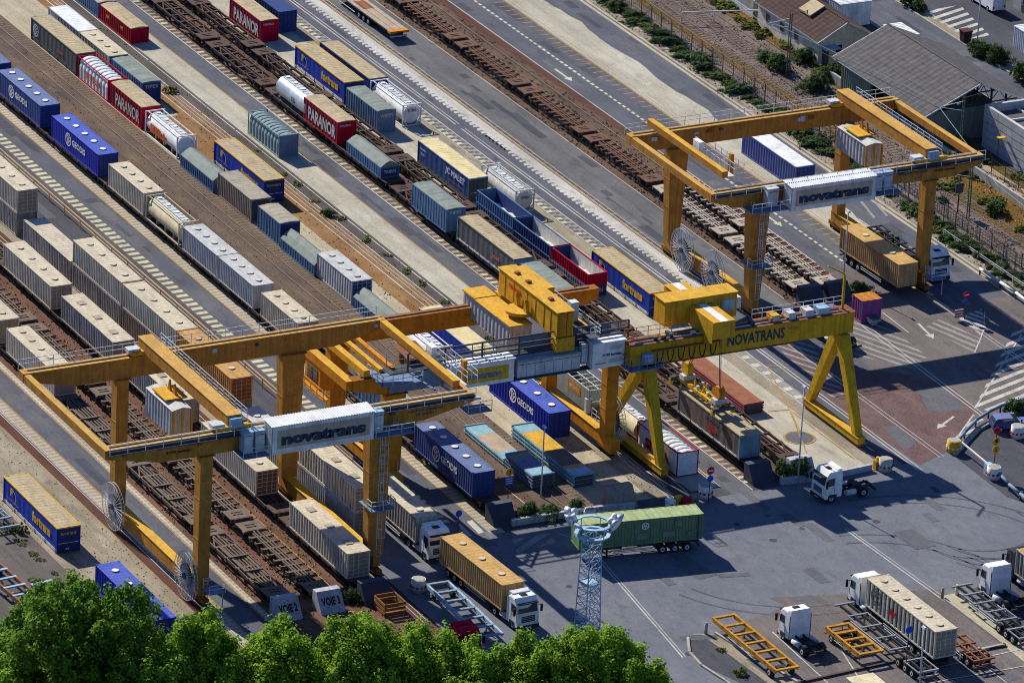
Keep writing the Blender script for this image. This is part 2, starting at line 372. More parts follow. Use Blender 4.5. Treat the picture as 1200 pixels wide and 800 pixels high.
def hatches(t, L, H, n, mat='palecont', square=False):
    for i in range(n):
        x = -L/2+L*(i+.6)/(n+.2); mb = MB()
        if square: mb.box(x-.5, x+.5, -.42, .38, H+.02, H+.07, 'tarpgrey')
        else:
            r_ = .36 if mat == 'white' else .34; mb.tube((x, 0, H+.015), (x, 0, H+.09), r_, mat, 14); mb.tube((x, 0, H+.02), (x, 0, H+.045), r_+.05, 'darksteel' if mat == 'white' else 'tarptan', 14)
        mb.build('hatch', t)
def box_container(t, L, W, H, mat, pitch=.45, depth=.05, nh=4, square=False, endmat=None, enddoor=True, roofmat=None, sidesmooth=False):
    mb = MB(); th = .14
    frame_posts(t, L, W, H, mat)
    for sy in (-1, 1):
        mb = MB()
        mb.wavy(-L/2+th, L/2-th, sy*(W/2-.025), .16, H-.1, sy, pitch, depth, mat, mat2=({'palecont': 'recess_shade', 'tancont': 'recess_shade_tan', 'grime': 'recess_shade', 'greenbox': 'sheetgreen', 'purple': 'recess_shade_tan'}.get(mat) if pitch > .3 and depth > .06 else None)); mb.build('side_wall', t)  # recess materials paint shade into the grooves, so the ribs read as stripes
    if enddoor: door(t, L, W, H, endmat or mat, mat)
    else:
        mb = MB(); mb.wavy(-W/2+th, W/2-th, L/2-.02, th, H-th, 1, .3, .05, endmat or mat, axis='y'); mb.build('end_wall', t)
    mb = MB(); mb.box(-L/2+.02, -L/2+.06, -W/2+th, W/2-th, th, H-th, mat); mb.build('end_wall', t)
    mb = MB(); n = max(6, int(L/.6))
    for i in range(n):
        a = -L/2+th+(L-2*th)*i/n; b = a+(L-2*th)/n; k = a+(b-a)*.55
        z = H-.01
        mb.face([(a, -W/2+.1, z), (k, -W/2+.1, z), (k, W/2-.1, z), (a, W/2-.1, z)], roofmat or mat)
        mb.face([(k, -W/2+.1, z), (b, -W/2+.1, z-.03), (b, W/2-.1, z-.03), (k, W/2-.1, z)], roofmat or mat)
        mb.face([(b, -W/2+.1, z-.03), (b, -W/2+.1, z), (b, W/2-.1, z), (b, W/2-.1, z-.03)], roofmat or mat)
    mb.build('roof', t)
    mb = MB(); mb.box(-L/2+.1, L/2-.1, -W/2+.1, W/2-.1, .06, .12, 'darksteel'); mb.build('floor', t)
    hatches(t, L, H, nh, 'white' if mat in ('geodis', 'geodis_dark') else ('greycont' if mat == 'greycont' else 'beige'), square=square)
def curtain_body(t, L, W, H, side, rail, roof, endmat, skirt='offwhite', skirt_h=.42, rear_wavy=False):
    for sy in (-1, 1):
        mb = MB(); n = int(L/.35)
        for i in range(n):
            a = -L/2+.12+(L-.24)*i/n; b = -L/2+.12+(L-.24)*(i+1)/n
            d = lambda x: .02*math.sin(x*5.1+sy)+.012*math.sin(x*13)
            p = [(a, sy*(W/2-.05+d(a)), skirt_h), (b, sy*(W/2-.05+d(b)), skirt_h), (b, sy*(W/2-.05+d(b)*.3), H-.12), (a, sy*(W/2-.05+d(a)*.3), H-.12)]
            mb.face(p, side, True)
        mb.build('curtain', t)
        mb = MB(); mb.box(-L/2+.05, L/2-.05, sy*(W/2-.07)-.05, sy*(W/2-.07)+.05, .1, skirt_h, skirt)
        for k in range(6):
            x = -L/2+.4+(L-.8)*k/5; mb.box(x-.05, x+.05, sy*(W/2-.03)-.04, sy*(W/2-.03)+.045, 0, skirt_h+.02, 'darksteel')
        mb.build('side_skirt', t)
    mb = MB()
    for sy in (-1, 1): mb.box(-L/2, L/2, sy*(W/2-.04)-.045, sy*(W/2-.04)+.045, H-.12, H+.02, rail)
    for sx in (-1, 1): mb.box(sx*(L/2-.05)-.05, sx*(L/2-.05)+.05, -W/2+.085, W/2-.085, H-.12, H+.015, rail)
    for sx in (-1, 1):
        for sy in (-1, 1): mb.box(sx*(L/2-.06)-.06, sx*(L/2-.06)+.06, sy*(W/2-.06)-.055, sy*(W/2-.06)+.055, 0, H-.12, endmat)
    mb.build('frame', t)
    mb = MB(); n = int(L/.6)
    for i in range(n):
        a = -L/2+.1+(L-.2)*i/n; b = -L/2+.1+(L-.2)*(i+1)/n; c = (a+b)/2
        z0 = H-.02+random.uniform(-.01, .01)
        mb.face([(a, -W/2+.085, H-.03), (c, -W/2+.085, H-.03), (c, 0, z0+.02), (a, 0, z0+.05)], roof); mb.face([(a, 0, z0+.05), (c, 0, z0+.02), (c, W/2-.085, H-.03), (a, W/2-.085, H-.03)], roof)
        mb.face([(c, -W/2+.085, H-.03), (b, -W/2+.085, H-.03), (b, 0, z0+.05), (c, 0, z0+.02)], roof); mb.face([(c, 0, z0+.02), (b, 0, z0+.05), (b, W/2-.085, H-.03), (c, W/2-.085, H-.03)], roof)
    mb.build('roof', t)
    for sx in (-1, 1):
        mb = MB()
        if rear_wavy and sx > 0: mb.wavy(-W/2+.12, W/2-.12, L/2-.01, .1, H-.12, 1, .25, .05, endmat, axis='y')
        else:
            mb.box(sx*(L/2-.05)-.03, sx*(L/2-.05)+.03, -W/2+.12, W/2-.12, .08, H-.12, endmat)
            if sx > 0:
                for y in (-.6, -.1, .1, .6): mb.box(L/2-.02, L/2+.02, y-.02, y+.02, .15, H-.2, 'darksteel')
                mb.box(L/2-.02, L/2+.005, -W/2+.2, W/2-.2, 1.05, 1.1, 'white'); mb.box(L/2-.02, L/2+.008, -.3, .1, .35, .5, 'white')
        mb.build('door' if sx > 0 else 'end_wall', t)
    mb = MB(); mb.box(-L/2+.1, L/2-.1, -W/2+.13, W/2-.13, .1, .2, 'darksteel'); mb.build('floor', t)
def opentop(t, L, W, H, rib, panel, tarp, peak=.06, nrib=11, z0=.0, endmat=None, sag=True):
    frame_posts(t, L, W, H, rib, .12)
    for sy in (-1, 1):
        mb = MB(); mb.box(-L/2+.12, L/2-.12, sy*(W/2-.11)-.02, sy*(W/2-.11)+.02, .14, H-.08, panel)
        for k in range(1, nrib):
            x = -L/2+L*k/nrib; mb.box(x-.09, x+.09, sy*(W/2-.045)-.045, sy*(W/2-.045)+.045, .16, H-.1, rib)
        mb.build('side_wall', t)
    mb = MB(); mb.box(L/2-.1, L/2-.04, -W/2+.12, W/2-.12, .1, H-.1, endmat or rib)
    for y in (-.7, -.25, .25, .7): mb.box(L/2-.04, L/2-.005, y-.03, y+.03, .12, H-.12, endmat or rib)
    mb.build('door', t)
    mb = MB(); mb.box(-L/2+.04, -L/2+.1, -W/2+.12, W/2-.12, .1, H-.1, endmat or rib); mb.build('end_wall', t)
    mb = MB(); n = 24
    for i in range(n):
        a = -L/2+.04+(L-.08)*i/n; b = -L/2+.04+(L-.08)*(i+1)/n
        h = lambda x: peak+ (.03*math.sin(x*2.3)+.02*math.sin(x*6.1) if sag else 0)
        for y0, y1, k0, k1 in ((-W/2+.02, -W/4, 0, .62), (-W/4, 0, .62, 1), (0, W/4, 1, .62), (W/4, W/2-.02, .62, 0)):
            mb.face([(a, y0, H+.02+h(a)*k0), (b, y0, H+.02+h(b)*k0), (b, y1, H+.02+h(b)*k1), (a, y1, H+.02+h(a)*k1)], tarp, True)
    for sx in (-1, 1):
        x = sx*(L/2-.04); mb.face([(x, -W/2+.02, H), (x, W/2-.02, H), (x, W/4, H+.02+h(x)*.62), (x, 0, H+.02+h(x)), (x, -W/4, H+.02+h(x)*.62)], tarp)
    mb.build('tarpaulin', t)
def openbox(t, L, W, H, rib, inside, cargo, nrib=16, rim=None, H0=0.0):
    for sy in (-1, 1):
        mb = MB(); mb.box(-L/2, L/2, sy*(W/2-.08)-.03, sy*(W/2-.08)+.03, .1, H-.05, rib)
        for k in range(nrib+1):
            x = -L/2+.06+(L-.12)*k/nrib; mb.box(x-.055, x+.055, sy*(W/2-.025)-.025, sy*(W/2-.025)+.025, .08, H-.06, rib)
        mb.box(-L/2, L/2, sy*(W/2-.06)-.06, sy*(W/2-.06)+.062, H-.06, H+.05, rim or rib)
        if H0: mb.box(-L/2, L/2, sy*(W/2-.03)-.04, sy*(W/2-.03)+.045, H0-.06, H0+.06, rim or rib)
        y = sy*(W/2-.12); mb.face([(-L/2+.1, y, .12), (L/2-.1, y, .12), (L/2-.1, y, H-.07), (-L/2+.1, y, H-.07)], inside)
        mb.build('side_wall', t)
    for sx in (-1, 1):
        mb = MB(); mb.box(sx*(L/2-.04)-.03, sx*(L/2-.04)+.03, -W/2+.13, W/2-.13, .1, H+.03, rib); mb.build('end_wall', t)
    mb = MB(); n = 14
    z = lambda x, y: H*.42+.12*math.sin(x*1.9+y)+.07*math.sin(x*4+2*y)
    for i in range(n):
        for j in range(4):
            a = -L/2+.09+(L-.18)*i/n; b = -L/2+.09+(L-.18)*(i+1)/n; c = -W/2+.13+(W-.26)*j/4; d = -W/2+.13+(W-.26)*(j+1)/4
            mb.face([(a, c, z(a, c)), (b, c, z(b, c)), (b, d, z(b, d)), (a, d, z(a, d))], cargo, True)
    mb.build('load', t)
def tankbody(t, L, W, H, frame, shell, deck='galv', ends='white', rad=None, zc=None):
    r = rad or min(W, H)/2-.08; zc = zc or H/2+.02
    mb = MB(); th = .13; h = L/2
    if frame:
        for sx in (-1, 1):
            x = sx*(h-th/2)
            for sy in (-1, 1): mb.box(x-th/2, x+th/2, sy*(W/2-th/2)-th/2, sy*(W/2-th/2)+th/2, 0, H, frame)
            mb.box(x-th/2, x+th/2, -W/2+th, W/2-th, H-th, H-.002, frame); mb.box(x-th/2, x+th/2, -W/2+th, W/2-th, .002, th, frame)
            if sx > 0:
                for sy in (-1, 1):
                    for (z0, z1) in ((.13, .8), (H-.13, H-.8)): mb.beam((x, sy*(W/2-.7), z0), (x, sy*(W/2-.13), z1), .1, .1, frame)
        for sy in (-1, 1):
            mb.box(-h+th, h-th, sy*(W/2-.06)-.05, sy*(W/2-.06)+.05, .01, .13, frame)
            mb.box(-h+th, h-th, sy*(W/2-.35)-.04, sy*(W/2-.35)+.04, H-.11, H-.01, frame)
        mb.build('frame', t)
    mb = MB(); mb.tube((-h+.35, 0, zc), (h-.35, 0, zc), r, shell, 28, caps=False)
    for sx in (-1, 1):
        pr = [(h-.35, r), (h-.2, r*.93), (h-.1, r*.72), (h-.05, r*.4), (h-.04, .02)]
        for (a, ra), (b, rb) in zip(pr, pr[1:]): mb.tube((sx*a, 0, zc), (sx*b, 0, zc), ra, shell, 28, r2=rb, caps=False)
    mb.build('tank_shell', t)
    mb = MB(); mb.box(-h+.5, h-.5, -.45, .45, zc+r-.02, zc+r+.05, deck)
    for k in range(4):
        x = -h+1+(L-2)*k/3; mb.tube((x, 0, zc+r), (x, 0, zc+r+.14), .26, ends, 12)
    for k in range(10):
        x = -h+.8+(L-1.6)*k/9; mb.box(x-.03, x+.03, -.44, .44, zc+r+.05, zc+r+.07, 'darksteel')
    mb.build('walkway', t)
    mb = MB(); 
    for x in (-h*.5, 0, h*.5): mb.box(x-.1, x+.1, -r*.75, r*.75, .05, zc-r*.6, frame or 'darksteel')
    mb.build('saddle', t)
def ventbody(t, L, W, H, mat, frame, endmat, n=9, stripes=False):
    frame_posts(t, L, W, H, frame, .1)
    mb = MB(); p = (L-.3)/n; seg = 8
    prof = [(-W/2+.04, .15), (-W/2+.02, H*.62), (-W/2+.22, H-.28), (-W/2+.7, H-.06), (0, H+.02), (W/2-.7, H-.06), (W/2-.22, H-.28), (W/2-.02, H*.62), (W/2-.04, .15)]
    def ring(x, s):
        return [(x, y*(1-.10*(1-s)), z-(.0 if i in (0, 8) else .16*(1-s))) for i, (y, z) in enumerate(prof)]
    xs = []
    for i in range(n):
        a = -L/2+.15+p*i
        for k, s in ((0, 0), (.18, .75), (.4, 1), (.62, 1), (.84, .75)): xs.append((a+p*k, s))
    xs.append((L/2-.15, 0))
    rs = [ring(x, s) for x, s in xs]
    for i in range(len(rs)-1):
        for j in range(8):
            mb.face([rs[i][j], rs[i+1][j], rs[i+1][j+1], rs[i][j+1]], mat)
    mb.build('ribbed_shell', t)
    mb = MB(); mb.box(L/2-.12, L/2-.05, -W/2+.1, W/2-.1, .1, H-.1, endmat)
    if stripes:
        for k in range(6): z = .25+k*.38; mb.box(L/2-.05, L/2+.0, -W/2+.15, W/2-.15, z, z+.2, endmat)
    mb.build('end_wall', t)
    mb = MB(); mb.box(-L/2+.1, L/2-.1, -W/2+.1, W/2-.1, .05, .12, 'darksteel'); mb.build('floor', t)
def flats(t, L, W, H, n, deck, side, deckz=None):
    for k in range(n):
        z = H*k/n; h = H/n; mb = MB()
        mb.box(-L/2, L/2, -W/2+.3, W/2-.3, z+.02, z+h-.09, 'darksteel')
        for sy in (-1, 1): mb.box(-L/2, L/2, sy*(W/2-.08)-.08, sy*(W/2-.08)+.08, z+h*.45, z+h-.06, side)
        for x in [-L/2+.3+(L-.6)*i/10 for i in range(11)]: mb.box(x-.07, x+.07, -W/2+.02, W/2-.02, z+.03, z+h-.1, side)
        mb.box(-L/2+.02, L/2-.02, -W/2+.02, W/2-.02, z+h-.06, z+h-.01, side)
        mb.build('flat_rack', t)
    mb = MB()
    for (a, b, m_) in deck: mb.box(-L/2+L*a, -L/2+L*b-.01, -W/2+.12, W/2-.12, H-.008, H+.03, m_)
    mb.build('deck', t)
    for sx in (-1, 1): mb = MB(); mb.box(sx*(L/2-.08)-.08, sx*(L/2-.08)+.08, -W/2, W/2, H-.01, H+.12, side); mb.build('end_bar', t)
def put(name, x0, y0, z, L, W, label, cat, group=None, rz=0.0):
    "empty at base centre; x0, y0 = the corner nearest the yard's west and south"
    c, s = math.cos(rz), math.sin(rz)
    return thing(name, label, cat, (x0+L/2*c-W/2*s, y0+L/2*s+W/2*c, z), rz, group)
exec_parts = []
# ------------------------------------------------------------------ ground (z layers 4 mm apart)
def zz(l): return .004*l
def strip(name, y0, y1, mat, x0=-230, x1=60, l=1):
    mb = MB(); z = zz(l); n = max(1, int((x1-x0)/40))
    for i in range(n):
        a = x0+(x1-x0)*i/n; b = x0+(x1-x0)*(i+1)/n
        mb.face([(a, y0, z), (b, y0, z), (b, y1, z), (a, y1, z)], mat)
    return struct(name, mb)
def patch(name, pts, mat, l=2):
    mb = MB(); mb.face([(p[0], p[1], zz(l)) for p in pts], mat); return struct(name, mb)
mb = MB(); mb.face([(-2500, -2500, 0), (2500, -2500, 0), (2500, 2500, 0), (-2500, 2500, 0)], 'asphalt_dark'); struct('ground', mb)
XS = 44.0
strip('yard', -140, -68.0, 'slab_old', x1=140)
strip('yard', -68.0, -60.2, 'concrete_stained', x1=120)
strip('track_bed', -60.2, -58.95, 'brick_red', x1=90)
strip('track_bed', -58.95, -57.6, 'beige_board', x1=90)
strip('road', -57.6, -54.4, 'asphalt', x1=90)
strip('track_bed', -54.4, -53.7, 'beige_board', x1=70)
strip('track_bed', -53.7, -40.9, 'ballast_rust', x1=70)
strip('track_bed', -40.9, -39.3, 'brick_red', x1=70)
strip('yard', -39.3, -38.4, 'concrete_stained', x1=48)
strip('yard', -38.4, -35.6, 'concrete_stained', x1=30)
strip('road', -35.6, -30.6, 'asphalt_dark', x1=XS)
strip('track_bed', -30.6, -28.9, 'grey_gravel', x1=36)
strip('road', -28.9, -27.3, 'checkbase', x1=XS)
strip('road', -27.3, -24.9, 'asphalt', x1=XS)
strip('pavement', -24.9, -23.3, 'beige_board', x1=XS)
strip('track_bed', -23.3, -20.9, 'ballast_brown', x1=40)
strip('yard', -20.9, -16.9, 'ballast_brown', x1=42)
strip('yard', -16.9, -13.4, 'brown_plain', x1=42)
strip('yard', -13.4, -11.8, 'brown_board', x1=42)
strip('yard', -11.8, -5.6, 'concrete_tan', x1=42)
strip('yard', -11.5, -5.0, 'orange_dirt', x0=-75, x1=2, l=2)
strip('yard', -9.6, -6.6, 'concrete_tan', x0=-48, x1=-2, l=3)
strip('yard', -5.6, -2.9, 'orange_dirt', x1=10)
strip('yard', -5.6, -2.9, 'concrete_stained', x0=10, x1=42)
strip('track_bed', -2.9, -.9, 'grey_gravel', x1=42)
strip('yard', -.9, 2.55, 'concrete_light', x1=42)
strip('road', 2.55, 5.2, 'asphalt', x1=48)
strip('pavement', 5.2, 6.35, 'brown_plain', x1=43)
strip('track_bed', 6.35, 13.4, 'ballast_brown', x1=42)
strip('yard', 13.4, 19.3, 'concrete_light', x1=44)
strip('yard', 19.3, 20.9, 'concrete_stained', x1=44)
strip('road', 20.9, 22.35, 'checkbase', x1=-15)
strip('road', 20.9, 22.35, 'mark_grey', x0=-15, x1=38)
strip('road', 22.35, 26.0, 'asphalt', x1=52)
strip('road', 26.0, 27.35, 'mark_white', x1=0)
strip('road', 26.0, 27.35, 'asphalt', x0=0, x1=50)
strip('track_bed', 27.35, 28.1, 'grey_gravel', x1=6)
strip('road', 28.1, 33.7, 'asphalt_grey', x1=2)
strip('road', 27.35, 33.7, 'asphalt', x0=6, x1=36)
strip('road', 28.1, 33.7, 'asphalt_dark', x0=2, x1=6)
strip('track_bed', 33.7, 41.1, 'ballast_brown', x1=2.5)
strip('pavement', 41.1, 42.3, 'brick_red', x1=-4)
strip('road', 42.3, 48.9, 'asphalt', x1=-5)
strip('road', 42.3, 48.9, 'asphalt_brown', x0=-5, x1=2.5)
strip('track_bed', 48.9, 50.1, 'concrete_tan', x1=5)
strip('yard', 50.1, 53.8, 'concrete_light', x1=-8)
strip('road', 53.8, 57.9, 'asphalt', x1=8)
strip('road', 50.1, 53.8, 'asphalt', x0=-8, x1=8)
strip('pavement', 57.9, 58.35, 'kerbstone' if False else 'concrete_tan', x1=8)
strip('verge', 58.6, 60.2, 'concrete_stained', x1=60)
strip('verge', 60.2, 62.6, 'grey_gravel', x1=60)
strip('rail_bed', 62.6, 72.8, 'rail_ballast', x1=90)
strip('verge', 72.8, 78.5, 'verge', x1=90)
strip('verge', 67.5, 72.8, 'verge', x0=-28, x1=80, l=2)
strip('verge', 64.4, 66.2, 'verge', x0=-120, x1=-30, l=2)
strip('path', 75.2, 76.6, 'path_tan', x0=-45, x1=40, l=2)
strip('service_yard', 78.5, 88.5, 'asphalt_dark', x1=90)
strip('road', 88.5, 95.6, 'asphalt', x1=120)
strip('pavement', 95.6, 97.4, 'concrete_stained', x1=120)
strip('car_park', 97.4, 240, 'asphalt_dark', x1=160)
# ragged white edge of the crane lane and of the light slab
mb = MB(); x = -130
while x < -2:
    w = random.uniform(.35, .6); mb.face([(x, 25.55, zz(2)), (x+w*1.4, 25.3, zz(2)), (x+w*1.5, 26.05, zz(2)), (x, 26.05, zz(2))], 'mark_white'); x += 1.0
struct('road_marking', mb)
mb = MB(); x = -130; last = 54.0
while x < -8:
    nx = x+2.5; y = 54.0+.35*math.sin(x*.4)+.2*math.sin(x*1.3)
    mb.face([(x, 53.6, zz(2)), (nx, 53.6, zz(2)), (nx, y, zz(2)), (x, last, zz(2))], 'concrete_light'); last = y; x = nx
struct('pavement', mb)
# forecourt
fc = [at(590, 605), at(700, 590), at(880, 572), at(935, 566), at(1040, 547), at(1075, 552), at(1110, 528), at(1000, 505), at(945, 470)]
patch('forecourt', [(46, -39.4), (200, -39.4), (200, 30), (40, 30), (36, 26), (44.2, 22), (44.2, -24), (36, -33)], 'forecourt', 2)
patch('forecourt', [(2.5, 33.7), (14, 33.4), (46, 30), (52, 60), (8, 60), (8, 50), (2.5, 49)], 'asphalt_brown', 2)
patch('forecourt', [(8, 49), (46, 30), (120, 30), (120, 62), (8, 62)], 'asphalt_brown', 3)
patch('forecourt', [at(905, 395), at(1010, 432), at(1075, 440), at(1118, 455), at(1142, 480), at(1108, 530), at(1078, 545), at(1035, 515), at(1003, 500), at(950, 445)], 'brick_forecourt', 4)
patch('forecourt', [at(1072, 452), at(1110, 455), at(1135, 480), at(1090, 483)], 'repair', 5)
patch('forecourt', [at(1035, 500), at(1052, 498), at(1075, 515), at(1062, 530)], 'repair', 5)
patch('forecourt', [(44, 22.5), (50, 22.6), (50, 26), (44, 26)], 'forecourt', 3)
patch('yard', [at(835, 742), at(935, 705), at(1105, 695), at(1178, 754), at(1200, 800), at(1100, 860), at(950, 860), at(870, 800)], 'asphalt_brown', 4)
patch('yard', [at(900, 640+60), at(1105, 690), at(1200, 765), at(1240, 820), at(1180, 840)], 'asphalt_brown', 3)
patch('pavement', [at(812, 742), at(838, 742), at(938, 800), at(985, 840), at(950, 850), at(880, 800)], 'concrete_stained', 5)
patch('pavement', [at(806, 745), at(822, 743), at(900, 800), at(920, 830), at(900, 840), at(868, 800), at(815, 775)], 'asphalt_dark', 6)
patch('pavement', [at(1104, 698), at(1124, 694), at(1200, 755), at(1200, 775)], 'concrete_tan', 6)
patch('yard', [at(1140, 690), at(1230, 650), at(1300, 760), at(1230, 780)], 'asphalt_dark', 4)
patch('car_park', [at(1120, 536), at(1150, 500), at(1230, 480), at(1230, 600), at(1180, 582)], 'asphalt_dark', 5)
# painted lines
def lines(items, mat, l=3, name='road_marking'):
    mb = MB(); z = zz(l)
    for i_, (x0, y0, x1, y1, w) in enumerate(items):
        z = zz(l)+.0012*i_
        d = Vector((x1-x0, y1-y0, 0)).normalized(); n = Vector((-d.y, d.x, 0))*w/2
        mb.face([(x0+n.x, y0+n.y, z), (x0-n.x, y0-n.y, z), (x1-n.x, y1-n.y, z), (x1+n.x, y1+n.y, z)][::-1], mat)
    return struct(name, mb)
def X(*p): # picture point pairs to a line
    a = at(p[0], p[1]); b = at(p[2], p[3]); return (a[0], a[1], b[0], b[1], p[4] if len(p) > 4 else .2)
lines([(-230, -54.15, 65, -54.15, .16), (-230, -4.45, 8, -4.45, .15), (-230, -2.75, 40, -2.75, .14), (-230, -1.35, 42, -1.35, .14), (-230, 23.8, -61, 23.8, .16), (-230, 24.25, -61, 24.25, .12),
       (-59.5, 23.8, 46, 23.8, .16), (-59.5, 24.25, 46, 24.25, .12), (-230, 49.75, 3, 49.75, .16), (-230, 21.0, 40, 21.0, .12), (-230, 22.4, 20, 22.4, .14), (-230, 5.2, 44, 5.2, .14), (-230, 42.35, -8, 42.35, .14), (-230, 33.75, 0, 33.75, .1)], 'mark_white')
lines([(-230, 2.6, 40, 2.6, .16), (-230, -24.85, 40, -24.85, .12), (-230, -57.5, 60, -57.5, .16), (-230, -54.5, 55, -54.5, .14), (-230, 27.55, 2, 27.55, .22), (-230, 48.95, 3, 48.95, .2), (-230, -60.3, 80, -60.3, .1), (20, -45.3, 52, -45.3, .12)], 'mark_yellow')
mb = MB(); x = -230
while x < 40:
    mb.face([(x, -28.75, zz(3)), (x+.68, -28.75, zz(3)), (x+.68, -27.45, zz(3)), (x, -27.45, zz(3))], 'mark_cream'); x += 1.3
struct('road_marking', mb)
mb = MB(); x = -130; rr_ = random.Random(3)
while x < 42:
    if x < -16: mb.face([(x, 21.1, zz(3)), (x+.62, 21.1, zz(3)), (x+.62, 21.75, zz(3)), (x, 21.75, zz(3))], 'mark_cream' if rr_.random() < .7 else 'mark_grey'); mb.face([(x+.25, 21.75, zz(3)), (x+.9, 21.75, zz(3)), (x+.9, 22.3, zz(3)), (x+.25, 22.3, zz(3))], 'mark_grey')
    mb.face([(x, 5.35, zz(3)), (x+.55, 5.35, zz(3)), (x+.6, 6.2, zz(3)), (x+.1, 6.2, zz(3))], rr_.choice(('mark_cream', 'mark_grey', 'beige_board'))); x += 1.2
struct('road_marking', mb)
mb = MB(); x = -130
while x < 0:
    mb.face([(x, 27.7, zz(3)), (x+.16, 27.7, zz(3)), (x+.16, 28.5, zz(3)), (x, 28.5, zz(3))], 'mark_yellow')
    mb.face([(x, 47.3, zz(3)), (x+.18, 47.5, zz(3)), (x+.18, 48.7, zz(3)), (x, 48.8, zz(3))], 'mark_yellow'); x += 1.55
x = -130
while x < -6:
    mb.face([(x, 45.3, zz(3)), (x+.7, 45.3, zz(3)), (x+.7, 45.62, zz(3)), (x, 45.62, zz(3))], 'mark_cream'); x += 1.15
x = -15
while x < 36:
    mb.face([(x, 21.2, zz(3)), (x+.8, 21.2, zz(3)), (x+.8, 22.1, zz(3)), (x, 22.1, zz(3))], 'mark_cream'); x += 2.3
struct('road_marking', mb)
def arrow(cx, cy, ang, L=4, w=.28, mat='mark_white', l=6):
    mb = MB(); c, s = math.cos(ang), math.sin(ang); T = lambda x, y: (cx+x*c-y*s, cy+x*s+y*c, zz(l))
    mb.face([T(-L/2, -w/2), T(L/2-1.3, -w/2), T(L/2-1.3, w/2), T(-L/2, w/2)], mat); mb.face([T(L/2-1.3, -.55), T(L/2, 0), T(L/2-1.3, .55)], mat)
    struct('road_marking', mb)
arrow(-71.5, 43.6, 0, 4.5, mat='mark_cream'); arrow(-21, 44.2, 0, 4, mat='mark_cream'); 
a = at(1085, 388); arrow(a[0], a[1], -.15, 4.5); a = at(1108, 495); arrow(a[0], a[1], -1.0, 4)
for (p, q) in (((1030, 345), (1200, 505)),): pass
lines([X(1010, 382, 1151, 488, .14), X(1014, 380, 1155, 487, .14), X(1034, 366, 1065, 390, .14), X(1142, 479, 1197, 392, .18), X(1120, 515, 1141, 486, .18), X(690, 700-57, 800, 770, .16), X(694, 643, 803, 769, .1),
       X(990, 620, 1108, 705, .16), X(993, 619, 1111, 703, .1), X(740, 655, 655, 640-15, .1), X(1154, 366, 1153, 386, .14), X(1153, 387, 1142, 414, .14), X(590, 570, 640, 610, .12), X(445, 610, 560, 690, .3),
       X(905, 740, 970, 800, .14), X(985, 760, 1010, 800, .14), X(1078, 775, 1120, 800, .14), X(1140, 770, 1200, 815, .14), X(1060, 790, 1200, 760, .14), X(1090, 800, 1230, 775, .14)], 'mark_white', 7)
lines([X(925, 428, 900, 430, .1), X(900, 430, 945, 520, .14), X(925, 480, 1000, 537, .14), X(900, 482, 925, 480, .14), X(925, 480, 947, 535, .14)], 'mark_yellow', 7)
# hatched areas on the forecourt: parallel bars clipped to a convex outline
def hatch(poly, dirn, pitch, w, mat, l=6):
    pts = [Vector(at(*p)) for p in poly]; u = (Vector(at(*dirn[1]))-Vector(at(*dirn[0]))).normalized(); n = Vector((-u.y, u.x))
    area = sum(a.x*b.y-b.x*a.y for a, b in zip(pts, pts[1:]+pts[:1]))
    if area < 0: pts = pts[::-1]
    lo, hi = min(p.dot(n) for p in pts), max(p.dot(n) for p in pts); mb = MB(); t = lo+.2
    while t < hi:
        q = [u*(-200)+n*t, u*200+n*t, u*200+n*(t+w), u*(-200)+n*(t+w)]
        for a, b in zip(pts, pts[1:]+pts[:1]):
            e = b-a; out = []
            for p, r in zip(q, q[1:]+q[:1]):
                dp = e.x*(p.y-a.y)-e.y*(p.x-a.x); dr = e.x*(r.y-a.y)-e.y*(r.x-a.x)
                if dp >= 0: out.append(p)
                if (dp >= 0) != (dr >= 0): out.append(p+(r-p)*(dp/(dp-dr)))
            q = out
            if len(q) < 3: break
        if len(q) >= 3: mb.face([(p.x, p.y, zz(l)) for p in q], mat)
        t += pitch
    struct('road_marking', mb)
hatch([(1000, 368), (1040, 381), (1087, 418), (1070, 432), (1000, 416)], ((1002, 393), (1050, 410)), 1.15, .5, 'mark_grey')
hatch([(1100, 374), (1152, 398), (1142, 414), (1085, 383)], ((1100, 377), (1150, 398)), 1.1, .5, 'mark_grey')
hatch([(1122, 372), (1150, 362), (1156, 382), (1151, 394)], ((1130, 375), (1153, 383)), .95, .5, 'mark_white')
hatch([(1142, 477), (1190, 383), (1240, 370), (1240, 470), (1160, 482)], ((1150, 472.5), (1200, 452.5)), 1.45, .6, 'mark_white')
hatch([(1119, 513), (1141, 486), (1154, 492), (1134, 510)], ((1150, 472.5), (1200, 452.5)), 1.3, .55, 'mark_white')
hatch([(905, 402), (950, 400), (990, 462), (975, 466)], ((905, 410), (935, 420)), 1.2, .45, 'mark_grey', 7)
hatch([(600, 632), (645, 624), (652, 636), (606, 648)], ((600, 640), (612, 632)), 1.5, .8, 'mark_grey')
hatch([(537, 614), (560, 607), (572, 622), (545, 630)], ((540, 612), (556, 628)), 1.5, .7, 'mark_white')
hatch([(1005, 236), (1040, 232), (1052, 252), (1022, 256)], ((1010, 236), (1025, 254)), 1.6, .35, 'mark_grey')
hatch([(1080, 14), (1125, 6), (1160, 42), (1135, 46)], ((1100, 20), (1112, 16)), 1.6, .7, 'mark_white', 2)
a = at(937, 513)
mb = MB()
for r0, r1, m_ in ((0, 1.5, 'repair'), (1.5, 1.75, 'mark_yellow')):
    for i in range(24):
        t0, t1 = 2*math.pi*i/24, 2*math.pi*(i+1)/24
        q = [(a[0]+r*math.cos(t), a[1]+r*math.sin(t), zz(8)) for r, t in ((r0, t0), (r1, t0), (r1, t1), (r0, t1))]
        mb.face(q if r0 else [q[0], q[1], q[2]], m_)
